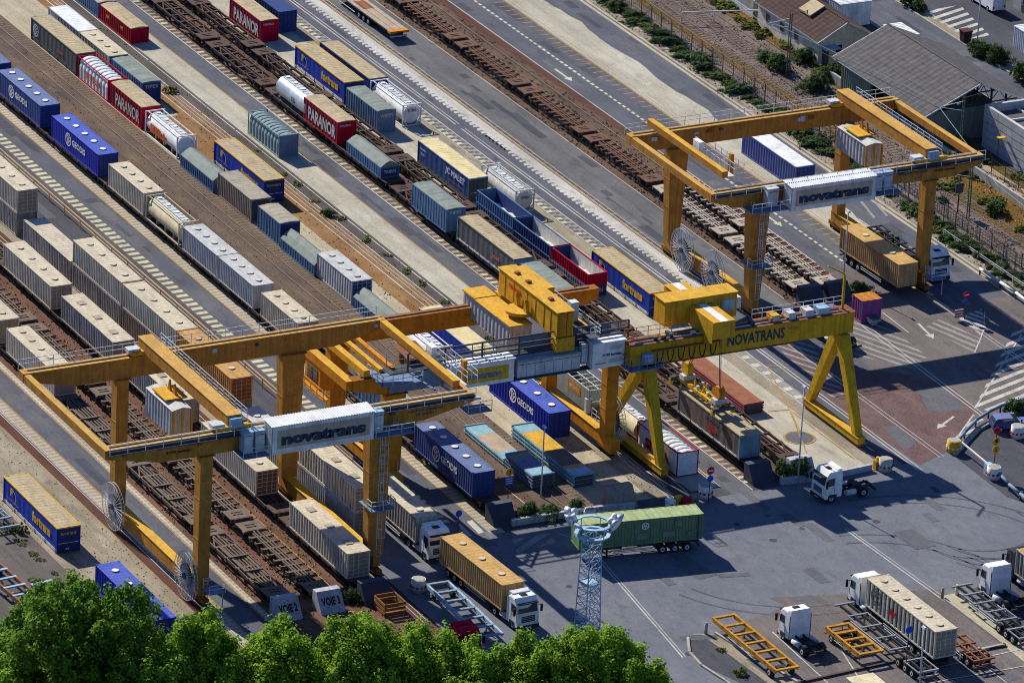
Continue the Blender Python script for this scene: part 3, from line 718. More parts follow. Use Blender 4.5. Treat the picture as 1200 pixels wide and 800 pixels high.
struct('road_marking', mb)
# repairs, joints and covers in the forecourt asphalt
mb = MB(); rp = random.Random(9)
for k in range(26):
    x = rp.uniform(48, 92); y = rp.uniform(-22, 26); a, b = rp.uniform(1.2, 5), rp.uniform(.8, 2.6); th = rp.choice((0, 0, .15, 1.3)); c_, s_ = math.cos(th), math.sin(th); z = zz(7)+.00013*k
    mb.face([(x+u*c_-v*s_, y+u*s_+v*c_, z) for u, v in ((0, 0), (a, .1), (a, b), (-.1, b))], 'repair')
struct('asphalt_patch', mb)
mb = MB()
for k in range(16):
    x = rp.uniform(48, 92); y = rp.uniform(-24, 28); r = rp.uniform(.3, .42)
    for i in range(12):
        a, b = 2*math.pi*i/12, 2*math.pi*(i+1)/12; mb.face([(x, y, zz(8)), (x+r*math.cos(a), y+r*math.sin(a), zz(8)), (x+r*math.cos(b), y+r*math.sin(b), zz(8))], 'asphalt_dark')
struct('drain_cover', mb)
mb = MB()
for (y0, y1, xa, xb_, n_) in ((-57.3, -54.6, -60, 60, 26), (-27.1, -25, -110, 40, 26), (2.8, 5.0, -110, 44, 26), (22.6, 25.8, -110, 48, 30), (28.6, 33.4, -110, 2, 44), (42.6, 48.6, -110, 0, 40), (54, 57.7, -110, 5, 26), (-35.4, -31, -60, 40, 20), (89, 95, -100, 60, 26)):
    for k in range(n_):
        x = rp.uniform(xa, xb_); a = rp.uniform(1, 7); b = rp.uniform(.4, min(1.6, y1-y0)); y = rp.uniform(y0, y1-b); z = zz(2)+.00009*k
        mb.face([(x, y, z), (x+a, y+.03, z), (x+a+.1, y+b, z), (x-.1, y+b, z)], rp.choice(('repair', 'asphalt_grey', 'asphalt_dark')))
struct('asphalt_patch', mb)
# loose stones, rust flakes and litter lying on the track beds: real little lumps
mb = MB()
for (y0, y1, xa, xb_, n_, ms_) in ((-53.5, -41, -60, 66, 5200, ('ballast_rust', 'wagon_tan', 'beige_dark')), (-20.8, -11.9, -115, 41, 1500, ('brown_board', 'wagon_tan', 'beige_dark', 'tarptan')), (-9, -1, -110, 41, 1500, ('orange_dirt', 'wagon_tan', 'grey_gravel')),
                                   (6.4, 13.2, -110, 41, 2600, ('ballast_brown', 'wagon_dark', 'beige_dark')), (33.8, 41, -110, 2, 3200, ('ballast_rust', 'wagon_tan')), (58.9, 75.5, -110, 40, 9000, ('rail_ballast', 'beige_dark', 'kerbstone', 'wagon_tan')), (-68, -60.5, 0, 60, 700, ('concrete_stained', 'beige_dark'))):
    for k in range(n_):
        x = rp.uniform(xa, xb_); y = rp.uniform(y0, y1); r = rp.uniform(.04, .13 if y0 in (-20.8, -9, -68) else .19); h = r*rp.uniform(.4, 1.0); m_ = rp.choice(ms_); t = rp.uniform(0, 2)
        q = [(x+r*math.cos(t+u), y+r*math.sin(t+u), .01) for u in (0, 2.1, 4.2)]; c_ = (x, y, .01+h)
        for i in range(3): mb.face([q[i], q[(i+1) % 3], c_], m_)
o = mb.build('loose_ballast'); o['kind'] = 'stuff'; tag(o, 'loose stones and litter scattered over the track beds', 'ballast')
# tyre arcs on the forecourt
mb = MB()
for (cx, cy, r, t0, t1) in ((63, 26, 9, -1.2, 1.6), (62, 24, 7, -1.4, 1.2), (60, 22, 6, -.8, 1.8), (66, 14, 14, 1.6, 3.2), (70, 6, 11, 1.4, 3.0), (58, 0, 13, -1.2, .4)):
    n = 26
    for i in range(n):
        a0, a1 = t0+(t1-t0)*i/n, t0+(t1-t0)*(i+1)/n
        for o in (0, 1.9): mb.face([(cx+(r+o+k)*math.cos(a_), cy+(r+o+k)*math.sin(a_), zz(7)) for k, a_ in ((0, a0), (.22, a0), (.22, a1), (0, a1))], 'asphalt')
struct('tyre_marks', mb)
P('sleeper', (.13, .095, .085), dirt=.7, streak=.1, rough=.95)
# ------------------------------------------------------------------ rails
def track(y, x0, x1, label, gauge=1.5, y1=None, mat='rail', sleepers=False, h=.12, zb=0.0):
    t = thing('rail_track', label, 'rail track', ((x0+x1)/2, y, zz(1)+zb)); L = x1-x0; y1 = y if y1 is None else y1
    for s in (-1, 1):
        mb = MB(); mb.beam((-L/2, s*gauge/2, h/2), (L/2, y1-y+s*gauge/2, h/2), .09, h, mat); mb.build('rail', t)
    if sleepers:
        mb = MB(); n = int(L/.75)
        for i in range(n):
            x = -L/2+.3+.75*i; yy = (y1-y)*(x/L+.5); mb.box(x-.11, x+.11, yy-1.25, yy+1.25, -.0, h*.25, 'sleeper')
        o = mb.build('sleepers', t); o['kind'] = 'stuff'
    return t
TR = {'V1': -52.0, 'V2': -47.8, 'V3': -43.1, 'G': -22.6, 'P': 7.5, 'Q': 11.6, 'K1': 35.9, 'K2': 39.3}
for k, nm in (('V1', 'sunken rail track beside the crane lane with pocket wagons'), ('V2', 'rail track under the skeletal wagons ending at the VOIE 3 block'), ('V3', 'rail track under the beige containers beside the left gantry leg'),
              ('G', 'rail track carrying the blue and grey container train'), ('P', 'rail track carrying the red and blue box wagons beside the middle road'), ('Q', 'rail track under the brown empty wagons beside the blue curtain boxes')):
    track(TR[k], -230, 52 if k[0] == 'V' else 41, nm)
track(35.9, -230, 1, 'rail track under the long rusty empty wagon train'); track(39.3, -230, 1, 'rail track under the pale empty wagons next to the arrow lane')
track(-14.3, -230, 42, 'disused rail track sunk in brown boards in front of the swap bodies', 1.3, mat='rail')
for y, nm in ((-58.9, 'left crane rail under the big wheeled gantry leg beam'), (-40.2, 'crane rail beside the stacked striped containers'), (-29.7, 'crane rail beside the low guard rail'), (-3.6, 'crane rail crossing the orange dirt'), (27.9, 'crane rail along the yellow ticks'), (49.4, 'crane rail along the pale concrete slab')):
    track(y, -230, 60 if y < -30 else 44, nm, .5, mat='railshine', h=.06)
track(68.6, -180, 80, 'main line rail track on wooden sleepers behind the fence', 1.5, 60.5+2, sleepers=True)
track(71.6, -180, 80, 'outer rail track on wooden sleepers beside the orange grass', 1.5, 66.0, sleepers=True)
track(72.6, -180, -60, 'overgrown siding beside the orange verge', 1.4, 72.2)
# ------------------------------------------------------------------ wagons
def bogie(parent, x, mat='undergear'):
    mb = MB()
    for s in (-1, 1):
        mb.box(x-1.35, x+1.35, s*.98-.07, s*.98+.07, .42, .68, mat)
        for dx in (-.9, .9): mb.box(x+dx-.18, x+dx+.18, s*1.02-.1, s*1.02+.1, .30, .62, mat)
    mb.box(x-.2, x+.2, -.95, .95, .55, .82, mat)
    b = mb.build('bogie', parent)
    for dx in (-.9, .9):
        w = MB()
        w.tube((x+dx, -.8, .46), (x+dx, .8, .46), .07, mat, 6)
        for s in (-1, 1): w.tube((x+dx, s*.70, .46), (x+dx, s*.83, .46), .43, 'rail' if mat == 'x' else mat, 14)
        w.build('wheel_set', b)
def wagon_mesh(t, L, mat, under='undergear', style='skeletal'):
    mb = MB(); h = L/2; e = 2.2
    mb.box(-h+.3, h-.3, -.28, -.12, .72, 1.10, mat); mb.box(-h+.3, h-.3, .12, .28, .72, 1.10, mat)
    yo = 1.18 if style != 'narrow' else 1.0
    for s in (-1, 1):
        if style != 'spine': mb.box(-h+e, h-e, s*yo-.06, s*yo+.06, .82, 1.14, mat)
        a = s*.5
        if style in ('spine', 'pocket'): mb.box(-h+e+.6, h-e-.6, a-.07, a+.07, .9, 1.13, mat)
    n = int(L/(3.1 if style != 'spine' else 1.75))
    for i in range(n+1):
        x = -h+e+(L-2*e)*i/n; w = .16 if i % 2 else .10
        mb.box(x-w, x+w, -yo+.075, yo-.075, .88, 1.085, mat)
        for s in (-1, 1): mb.box(x-.22, x+.22, s*(yo-.02), s*(yo+.14), .93, 1.155, mat)
    for sx in (-1, 1):
        x0, x1 = sorted((sx*(h-e), sx*(h-.15)))
        mb.box(x0, x1, -1.22, -.55, 1.02, 1.15, mat); mb.box(x0, x1, .55, 1.22, 1.02, 1.15, mat)
        mb.box(x0, x0+.65, -.55, .55, 1.02, 1.15, mat); mb.box(x1-.65, x1, -.55, .55, 1.02, 1.15, mat); mb.box(x0+.85, x0+1.15, -.55, .55, 1.02, 1.147, mat)
        mb.box(sx*(h-.1)-.09, sx*(h-.1)+.09, -1.2, 1.2, .72, 1.13, mat)
        # diagonal braces toward the middle
        if style != 'spine':
            for s in (-1, 1): mb.beam((sx*(h-e), s*.2, 1.0), (sx*(h-e-2.6), s*yo, 1.0), .12, .18, mat)
    if style == 'pocket':
        for s in (-1, 1): mb.box(-h*.42, h*.5, s*.8-.12, s*.8+.12, 1.12, 1.22, mat)
        mb.box(-h*.45, -h*.2, -.7, .7, .7, .8, mat); mb.box(h*.1, h*.45, -.7, .7, .72, .84, mat)
        for x in (-h*.1, h*.3): mb.box(x-.14, x+.14, -1.0, 1.0, 1.15, 1.32, mat)
    mb.build('frame', t)
    for sx in (-1, 1):
        for s in (-1, 1):
            bf = MB(); bf.tube((sx*(h-.05), s*.88, .98), (sx*(h+.32), s*.88, .98), .07, under, 8); bf.tube((sx*(h+.32), s*.88, .98), (sx*(h+.38), s*.88, .98), .2, under, 10); bf.build('buffer', t)
        bogie(t, sx*(h-2.6), under)
    mb = MB()
    for s in (-1, 1):
        mb.beam((-h+4.6, s*1.05, .75), (-1.4, s*1.05, .32), .08, .08, under); mb.beam((h-4.6, s*1.05, .75), (1.4, s*1.05, .32), .08, .08, under); mb.box(-1.4, 1.4, s*1.05-.05, s*1.05+.05, .28, .38, under)
    mb.box(-2.4, -1.2, -.6, .6, .3, .7, under); mb.box(1.6, 2.2, -.9, -.4, .35, .8, under)
    mb.build('underframe', t)
PROTO = {}
ordn = ['first', 'second', 'third', 'fourth', 'fifth', 'sixth', 'seventh', 'eighth', 'ninth', 'tenth', 'eleventh', 'twelfth', 'thirteenth']
def wagons(y, x_end, x_min, L, mat, style, desc, group, name='skeletal_wagon', gap=.85):
    key = (L, mat, style); x = x_end; i = 0
    while x > x_min:
        cx = x-L/2
        if key not in PROTO:
            t = thing(name, '', 'rail wagon', (cx, y, zz(1)+.10)); wagon_mesh(t, L, mat, style=style); PROTO[key] = t
        else:
            t = copy_tree(PROTO[key]); t.name = name; t.location = (cx, y, zz(1)+.10)
        t['label'] = desc.replace('#', ordn[min(i, 12)]); t['category'] = 'rail wagon'; t['group'] = group
        x -= L+gap; i += 1
wagons(TR['G'], 39.2, -118, 18.6, 'wagon_dark', 'skeletal', '# dark flat wagon from the buffer block, under the blue and grey containers', 'wagons of the blue and grey container train', 'container_wagon')
wagons(TR['V1'], 51.6, -6, 17.4, 'wagon_tan', 'pocket', '# empty brown pocket wagon up the track from the VOIE 2 block', 'empty pocket wagons beside the crane lane', 'pocket_wagon')
wagons(TR['V1'], -3.4, -50, 14.8, 'wagon_dark', 'skeletal', '# dark wagon under the beige containers beside the left lane', 'wagons under the left beige containers', 'container_wagon')
wagons(TR['V2'], 52.0, -60, 17.4, 'wagon_tan', 'spine', '# empty brown skeletal wagon up the track from the VOIE 3 block', 'empty skeletal wagons between the beige containers')
wagons(TR['V3'], 51.4, -60, 16.6, 'wagon_dark', 'skeletal', '# dark wagon from the bushy buffer end, under the beige containers by the crane rail', 'wagons under the right beige containers', 'container_wagon')
wagons(TR['P'], 40.2, -112, 16.0, 'wagon_dark', 'skeletal', '# dark wagon from the forecourt end on the track with the red and blue boxes', 'wagons of the red and blue box train', 'container_wagon')
wagons(TR['Q'], 41.6, -112, 18.0, 'wagon_dark', 'narrow', '# empty dark brown wagon from the forecourt end beside the blue curtain boxes', 'empty brown wagons in the middle of the yard')
wagons(TR['K1'], .2, -33, 16.0, 'wagon_pale', 'spine', '# pale dusty empty wagon from the buffers, in the left of the two right-hand trains', 'pale empty wagons in the left train')
wagons(TR['K1'], -33.8, -112, 16.0, 'wagon_rust', 'spine', '# rust red empty wagon behind the pale ones in the long wagon train', 'rust red empty wagons')
wagons(TR['K2'], .4, -32, 17.6, 'wagon_pale', 'spine', '# pale dusty empty wagon from the buffers, next to the lane with the white arrow', 'pale empty wagons in the right train')
# ------------------------------------------------------------------ containers
H27 = 2.72
def bulk(x0, y, z, L, mat, label, group=None, **kw):
    t = put('container', x0, y, z, L, 2.5, label, 'container', group); box_container(t, L, 2.5, H27, mat, **kw); return t
def logo_side(t, text, L, x, z, w, h, mat='grime', y=-1.255): side_text(t, text, x, y, z, w, h, mat)
ZW = 1.22
g = 'grey and beige thirty foot containers'
# left rows on wagons
bulk(-28.4, -53.3, ZW, 12.2, 'beige', 'beige container cut by the left picture edge above the crane lane', g, nh=4, endmat='beige_dark', enddoor=False)
bulk(-13.9, -53.3, ZW, 12.8, 'beige', 'beige container behind the pale girder end, beside the left lane', g, nh=5, enddoor=False, endmat='beige_dark')
bulk(-36.1, -44.3, ZW, 13.2, 'beige', 'beige container with four round hatches between two stacked rows at the left', g, nh=4, endmat='beige_dark')
bulk(-20.1, -44.3, ZW, 13.7, 'grime', 'grimy graffiti container with square roof hatches in front of the tall stack', g, nh=3, square=True, endmat='beige_dark', roofmat='palecont')
bulk(-3.2, -44.3, ZW, 13.4, 'grime', 'streaked black and white container under the left gantry trolley', g, nh=3, square=True, endmat='beige_dark', roofmat='palecont')
bulk(16.0, -44.3, ZW, 13.4, 'beige', 'beige container with brown doors left of the yellow leg beam', g, nh=4, endmat='browndoor')
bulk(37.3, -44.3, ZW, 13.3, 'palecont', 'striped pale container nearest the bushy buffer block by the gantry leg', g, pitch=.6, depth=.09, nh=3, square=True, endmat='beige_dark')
# two-high stacks on the ground, y -38.3
def lower(x0, L, mat, label, g_='lower containers of the stacks'): return bulk(x0, -38.3, zz(2), L, mat, label, g_, nh=0, endmat='beige_dark')
lower(-58.4, 11.9, 'grime', 'dirty grey container under the upper left beige one')
lower(-44.5, 13.0, 'grime', 'single graffiti covered container on the ground with square roof hatches', g)
lower(-30.9, 13.0, 'grime', 'grey graffiti container at the bottom of the long beige stack')
lower(-17.4, 13.7, 'beige_dark', 'brown corrugated container at the bottom of the stack nearer the crane')
lower(-3.4, 13.6, 'beige_dark', 'brown container at the bottom under the orange one')
lower(26.0, 13.7, 'greycont', 'smooth grey container under the big striped one')
U = zz(2)+H27+.05
bulk(-58.4, -38.3, U, 12.0, 'beige', 'beige container on top of the stack at the upper left edge', g, endmat='beige_dark')
bulk(-30.9, -38.3, U, 13.0, 'beige', 'beige container on the far end of the long stack beside the guard rail', g, nh=4)
bulk(-17.4, -38.3, U, 13.8, 'beige', 'beige container on the stack, between the far beige and the orange one', g, nh=4)
bulk(-3.3, -38.3, U, 13.5, 'orangebox', 'orange brown container with brown doors on top of the stack', g, nh=3, endmat='browndoor', pitch=.5, depth=.08)
bulk(26.0, -38.3, U, 13.7, 'palecont', 'big striped pale container with square roof plates on top of a grey one', g, pitch=.6, depth=.09, nh=3, square=True, endmat='beige_dark')
bulk(11.8, -38.3, zz(2), 12.6, 'greycont', 'grey container behind the left girder sign', g, nh=3)
bulk(15.0, -36.0+.4, zz(2), 2.6, 'beige', 'small beige box beside the gantry leg', None, nh=1)
def dots(t, L, zc, mat='white'):
    pass
# G row
for (x0, L) in ((-101.0, 12.6), (-86.5, 12.7)):
    t = put('container', x0, -23.8, ZW, L, 2.5, 'faded dark blue GEODIS container, ' + ('farther one at the left picture edge' if x0 < -90 else 'second from the left edge, five roof hatches'), 'container', 'blue GEODIS containers')
    box_container(t, L, 2.5, H27, 'geodis_dark', nh=5, endmat='deepblue', pitch=.5, depth=.02); emblem(t, -2.2, -1.262, 1.5, .78, 'white', None); side_text(t, 'GEODIS', -1.1, -1.262, 1.15, 3.6, .75, 'white', .03)
t = put('container', -70.5, -23.8, ZW, 13.4, 2.5, 'bright blue GEODIS container with five white roof hatches on the train', 'container', 'blue GEODIS containers')
box_container(t, 13.4, 2.5, H27, 'geodis', nh=5, endmat='deepblue', pitch=.5, depth=.02); emblem(t, -1.8, -1.262, 1.55, .8, 'white', None); side_text(t, 'GEODIS', -.7, -1.262, 1.2, 3.7, .75, 'white', .03)
bulk(-54.2, -23.8, ZW, 9.7, 'beige', 'beige grey container just behind the cream tank container', g, endmat='grime')
t = put('tank_container', -43.8, -23.8, ZW, 8.9, 2.5, 'cream tank container with roof walkway in a steel frame', 'tank container'); tankbody(t, 8.9, 2.5, H27, 'beige', 'cream')
bulk(-33.9, -23.8, ZW, 9.2, 'greycont', 'blue grey container, first of the pair beyond the tank', g)
bulk(-24.5, -23.8, ZW, 9.1, 'greycont', 'pale grey container, nearer one of the pair before the gap', g)
bulk(-13.4, -23.8, ZW, 9.2, 'beige', 'beige container behind the yellow cab of the middle gantry', g, endmat='grime')
t = put('container', 24.4, -24.0, ZW, 13.3, 2.55, 'faded GEODIS container with shadowed roof nearest the J sign', 'container', 'blue GEODIS containers')
box_container(t, 13.3, 2.55, H27, 'geodis_dark', nh=5, endmat='deepblue', pitch=.5, depth=.03); emblem(t, -1.6, -1.29, 1.5, .85, 'white', None); side_text(t, 'GEODIS', -.5, -1.29, 1.1, 3.7, .78, 'white', .03)
t = put('container', 11.4, -8.6, zz(4)+.02, 13.5, 2.55, 'bright blue corrugated GEODIS container standing under the middle gantry', 'container', 'blue GEODIS containers')
box_container(t, 13.5, 2.55, 2.9, 'geodis', nh=4, endmat='deepblue', pitch=.62, depth=.08); emblem(t, -1.4, -1.29, 1.7, .8, 'white', None); side_text(t, 'GEODIS', -.4, -1.29, 1.25, 3.7, .75, 'white', .03)
t = put('container', 10.0, -21.4-2.4, ZW, 9.6, 2.5, 'pale blue panelled container under the middle gantry cab', 'container'); opentop(t, 9.6, 2.5, H27, 'ribblue', 'panelblue', 'tarpgreen')
# swap body row on the ground
Z0 = zz(3)+.01
t = put('swap_body', -104.9, -11.7, Z0, 13.7, 2.5, 'black curtain trailer body with round grey emblem and tan roof', 'swap body')
curtain_body(t, 13.7, 2.5, 2.8, 'curtaingrey', 'tarpgrey', 'tarptan', 'curtaingrey', 'darksteel'); emblem(t, -5.3, -1.27, 1.6, .8, 'galv', None); side_text(t, 'Jost', 1.0, -1.27, 1.0, 2.0, .6, 'pinkred', .02)
t = put('ribbed_container', -90.6, -11.7, Z0, 8.8, 2.5, 'white ribbed container with orange brown letters behind the first red box', 'container'); ventbody(t, 8.8, 2.5, H27, 'sheetwhite', 'red', 'red', 9)
side_text(t, 'SITRA', -2.4, -1.26, .85, 4.6, .8, 'sitraorange', .02)
t = put('open_top_container', -81.2, -11.7, Z0, 9.1, 2.5, 'red ribbed box with tan tarpaulin beside the white SITRA tank', 'container', 'red PARANOR boxes'); opentop(t, 9.1, 2.5, H27, 'red', 'redpanel', 'tarptan', .1); side_text(t, 'PARANOR', -2.9, -1.262, .5, 6.8, 1.55, 'offwhite', .02)
t = put('tank_container', -71.1, -11.7, Z0, 9.0, 2.5, 'white SITRA tank container with orange letters at the brown boards', 'tank container', 'white SITRA tanks'); tankbody(t, 9.0, 2.5, H27, 'sheetwhite', 'cleanwhite', rad=1.19); side_text(t, 'SITRA', -3.0, -1.262, .7, 4.6, 1.15, 'sitraorange', .06)
t = put('tipper_box', -60.0, -12.2, Z0, 9.0, 2.5, 'low blue box with peaked green grey tarpaulin between the white tank and the grey container', 'tipper box', 'low tarpaulin boxes'); opentop(t, 9.0, 2.5, 1.4, 'ribblue', 'deepblue', 'tarpgreen', .75, 18, sag=False)
bulk(-50.2, -12.0, Z0, 9.0, 'beige_dark', 'taupe container with dark end in front of the yellow edged Fortrans body', None, nh=0, roofmat='tarpgrey', enddoor=False, endmat='curtaingrey')
t = put('open_top_container', -39.4, -12.0, Z0, 5.8, 2.5, 'short blue box with pale side panels and tan cover', 'container'); opentop(t, 5.8, 2.5, H27-.05, 'ribblue', 'panelblue', 'tarpgrey', .12, 8, endmat='deepblue')
t = put('tipper_box', -33.0, -12.2, Z0, 8.8, 2.5, 'low blue box with torn peaked tarpaulin behind the pale grey container', 'tipper box', 'low tarpaulin boxes'); opentop(t, 8.8, 2.5, 1.25, 'ribblue', 'panelblue', 'tarpgreen', 1.0, 14, sag=False)
bulk(-24.3, -11.9, Z0, 8.9, 'greycont', 'pale grey container standing alone on the orange dirt', None, endmat='geodis_dark', enddoor=True, pitch=.6, depth=.03)
t = put('tipper_box', -14.6, -12.1, Z0, 8.6, 2.5, 'low box with folded green tarpaulin just behind the middle gantry girder', 'tipper box', 'low tarpaulin boxes'); opentop(t, 8.6, 2.5, 1.3, 'ribblue', 'panelblue', 'tarpgreen', .9, 14, sag=False)
t = put('tank_container', -4.5, -12.1, Z0, 9.0, 2.5, 'white tank container half hidden between the right end beam and the middle gantry girder', 'tank container', 'white SITRA tanks'); tankbody(t, 9.0, 2.5, H27, 'sheetwhite', 'cleanwhite', rad=1.19); t['group'] = 'tank containers'
t = put('swap_body', -6.0, -8.4, Z0, 13.5, 2.5, 'blue sided swap body with cream roof under the girder of the middle gantry', 'swap body'); curtain_body(t, 13.5, 2.5, 2.78, 'fortblue', 'offwhite', 'tarpcream', 'fortend')
# second row
def fortrans(x0, y, z, label, roof='tarptan', gone=False):
    t = put('swap_body', x0, y, z, 13.6, 2.55, label, 'swap body', 'blue and yellow Fortrans swap bodies')
    curtain_body(t, 13.6, 2.55, 2.78, 'fortblue', 'swapyellow', roof, 'fortend')
    side_text(t, 'F', -4.9, -1.31, 1.5, .55, .85, 'swapyellow', .05)
    mb = MB()
    for i in range(12):
        a, b = -1.3+3.9*i/12, -1.3+3.9*(i+1)/12
        mb.face([(-4.2+r*math.cos(u), -1.305, 1.55+r*math.sin(u)) for r, u in ((.62, a), (.72, a), (.72, b), (.62, b))], 'swapyellow')
    mb.build('emblem', t)
    side_text(t, 'transport - logistique', -5.9, -1.305, .9, 3.2, .22, 'swapyellow', 0)
    side_text(t, 'fortrans', .6, -1.305, 1.1, 4.6, 1.15, 'swapyellow', .05)
    end_text(t, 'fortrans', 6.835, -.9, 1.95, 1.7, .36, 'swapyellow', .02)
    return t
fortrans(-59.5, -8.2, Z0, 'Fortrans body with yellow edges on orange dirt behind the taupe container')
fortrans(-85.1, 14.2, Z0, 'Fortrans body beside a second tan roof at the top of the yard')
fortrans(-14.3, 17.1, Z0, 'Fortrans body nearest the yellow hoist house, beside the double white line')
t = put('swap_body', -85.1, 17.45, Z0, 13.6, 2.5, 'dark blue sided swap body with plain tan roof, right of a Fortrans body', 'swap body'); curtain_body(t, 13.6, 2.5, 2.78, 'fortend', 'darksteel', 'tarptan', 'fortend')
t = put('swap_body', -51.3, 13.9, Z0, 13.2, 2.4, 'blue JC MALET swap body with smooth cream roof', 'swap body'); curtain_body(t, 13.2, 2.4, 2.9, 'malet', 'offwhite', 'tarpcream', 'curtaingrey', 'darksteel')
side_text(t, 'JC MALET', .6, -1.235, 1.4, 4.9, .95, 'white', .03); side_text(t, 'transport et logistique', 1.4, -1.235, .95, 3.6, .22, 'pinkred', 0); side_text(t, 'Noyelles', -5.9, -1.235, 2.0, 1.4, .3, 'white', .01); side_text(t, 'Nord', -5.6, -1.235, 1.45, .8, .3, 'white', .01)
t = put('container', -107.6, -8.3, Z0, 9.2, 2.5, 'plain container with smooth pale grey roof at the top left', 'container'); box_container(t, 9.2, 2.5, H27, 'greycont', nh=0, roofmat='sheetwhite')
bulk(-98.2, -8.3, Z0, 8.9, 'beige', 'beige hatch container right of the black curtain body', None, endmat='deepblue', roofmat='palecont')
t = put('open_top_container', -88.5, -8.3, Z0, 8.9, 2.45, 'blue TIPES box with green grey cover, end wall facing the orange dirt', 'container', 'blue ribbed boxes'); opentop(t, 8.9, 2.45, H27, 'ribblue', 'panelblue', 'tarpgreen', .1, 18, endmat='deepblue'); end_text(t, 'TIPES', 4.46, -.9, 1.95, 1.7, .45, 'offwhite')
t = put('tipper_box', -108.4, -1.1, Z0, 9.3, 2.4, 'low dark red box with tan cover at the top of the pale slab', 'tipper box'); opentop(t, 9.3, 2.4, 1.9, 'red', 'curtaingrey', 'tarptan', .18, 16, endmat='red')
for x in (-2.6, 1.6): side_text(t, 'MT', x, -1.215, .9, .8, .45, 'swapyellow', .03)
t = put('tipper_box', -118.2, -1.1, Z0, 9.3, 2.4, 'blue ribbed box behind the low dark red one at the top edge', 'tipper box'); opentop(t, 9.3, 2.4, 1.9, 'ribblue', 'panelblue', 'tarpgrey', .18, 16)
t = put('ribbed_container', -66.8, -.5, Z0, 8.5, 2.5, 'grey green ribbed container on the pale slab by the middle road', 'container'); ventbody(t, 8.5, 2.5, H27, 'ventgreen', 'ventgreen', 'steelblue', 10)
# P row on wagons
t = put('tank_wagon_body', -73.9, 6.2, ZW, 8.4, 2.5, 'silver round tank on the train behind the red box', 'tank'); tankbody(t, 8.4, 2.5, 2.7, None, 'silver', rad=1.25, zc=1.33); side_text(t, 'TG', 0.3, -1.27, 1.1, 1.2, .55, 'navy_letters')
mb = MB(); mb.box(-3.9, 3.9, -.9, .9, -.02, .18, 'darksteel'); mb.build('cradle', t)
t = put('open_top_container', -66.1, 6.3, ZW, 9.1, 2.45, 'red PARANOR box on the train behind the silver tank', 'container', 'red PARANOR boxes'); opentop(t, 9.1, 2.45, H27, 'red', 'redpanel', 'tarptan', .12, 11); side_text(t, 'PARANOR', -3.2, -1.24, .5, 7.3, 1.6, 'offwhite', .03); end_text(t, 'PARANOR', 4.56, -.85, 2.1, 1.4, .28, 'offwhite')
t = put('open_top_container', -103.2, 13.9, Z0, 9.0, 2.45, 'red PARANOR box standing on pale concrete at the top edge', 'container', 'red PARANOR boxes'); opentop(t, 9.0, 2.45, H27, 'red', 'redpanel', 'tarptan', .12, 11); side_text(t, 'PARANOR', -3.2, -1.24, .5, 7.2, 1.6, 'offwhite', .03); end_text(t, 'PARANOR', 4.51, -.85, 2.1, 1.4, .28, 'offwhite')
t = put('container', -108.5, 17.4, Z0, 12.0, 2.45, 'dark blue container cut by the top edge behind the red box', 'container'); box_container(t, 12.0, 2.45, H27, 'deepblue', nh=0)
t = put('tipper_box', -54.5, 6.3, ZW, 9.0, 2.4, 'low blue box with peaked green tarpaulin on the train', 'tipper box', 'low tarpaulin boxes'); opentop(t, 9.0, 2.4, 1.35, 'ribblue', 'panelblue', 'tarpgreen', .7, 15, endmat='deepblue', sag=False); end_text(t, 'TRIBES', 4.51, -.8, .55, 1.6, .4, 'offwhite')
t = put('open_top_container', -36.7, 5.9, ZW, 8.7, 2.45, 'blue ribbed TIPES box with green cover riding behind the long grey trailer body', 'container', 'blue ribbed boxes'); opentop(t, 8.7, 2.45, H27, 'ribblue', 'panelblue', 'tarpgreen', .1, 13, endmat='ribblue'); end_text(t, 'TIPES', 4.36, -.85, 2.1, 1.5, .4, 'offwhite')
t = put('swap_body', -25.9, 6.2, ZW, 13.7, 2.5, 'long grey curtain body with tan roof on the train behind the yellow trolley', 'swap body'); curtain_body(t, 13.7, 2.5, H27, 'curtaingrey', 'darksteel', 'tarptan', 'rearblue', 'offwhite', .3, True); side_text(t, 'Jost', 1.6, -1.27, 1.0, 2.0, .75, 'pinkred', .05)
t = put('open_top_container', -10.8, 6.3, ZW, 8.6, 2.5, 'blue green ribbed box below the trolley of the middle gantry', 'container', 'blue ribbed boxes'); opentop(t, 8.6, 2.5, H27, 'ribblue', 'panelblue', 'tarpgreen', .1, 13, endmat='ribblue')
t = put('swap_body', 25.9, 6.1, ZW, 13.3, 2.5, 'brown grey curtain body with tan roof under the yellow spreader', 'swap body'); curtain_body(t, 13.3, 2.5, H27, 'curtainbrown', 'tarpgrey', 'tarptan', 'rearblue', 'offwhite', .3, True); side_text(t, 'LEGOUIX', -.6, -1.27, 1.75, 3.0, .5, 'black', .01); side_text(t, 'fm', .0, -1.27, .75, 1.7, .75, 'signred', .06)
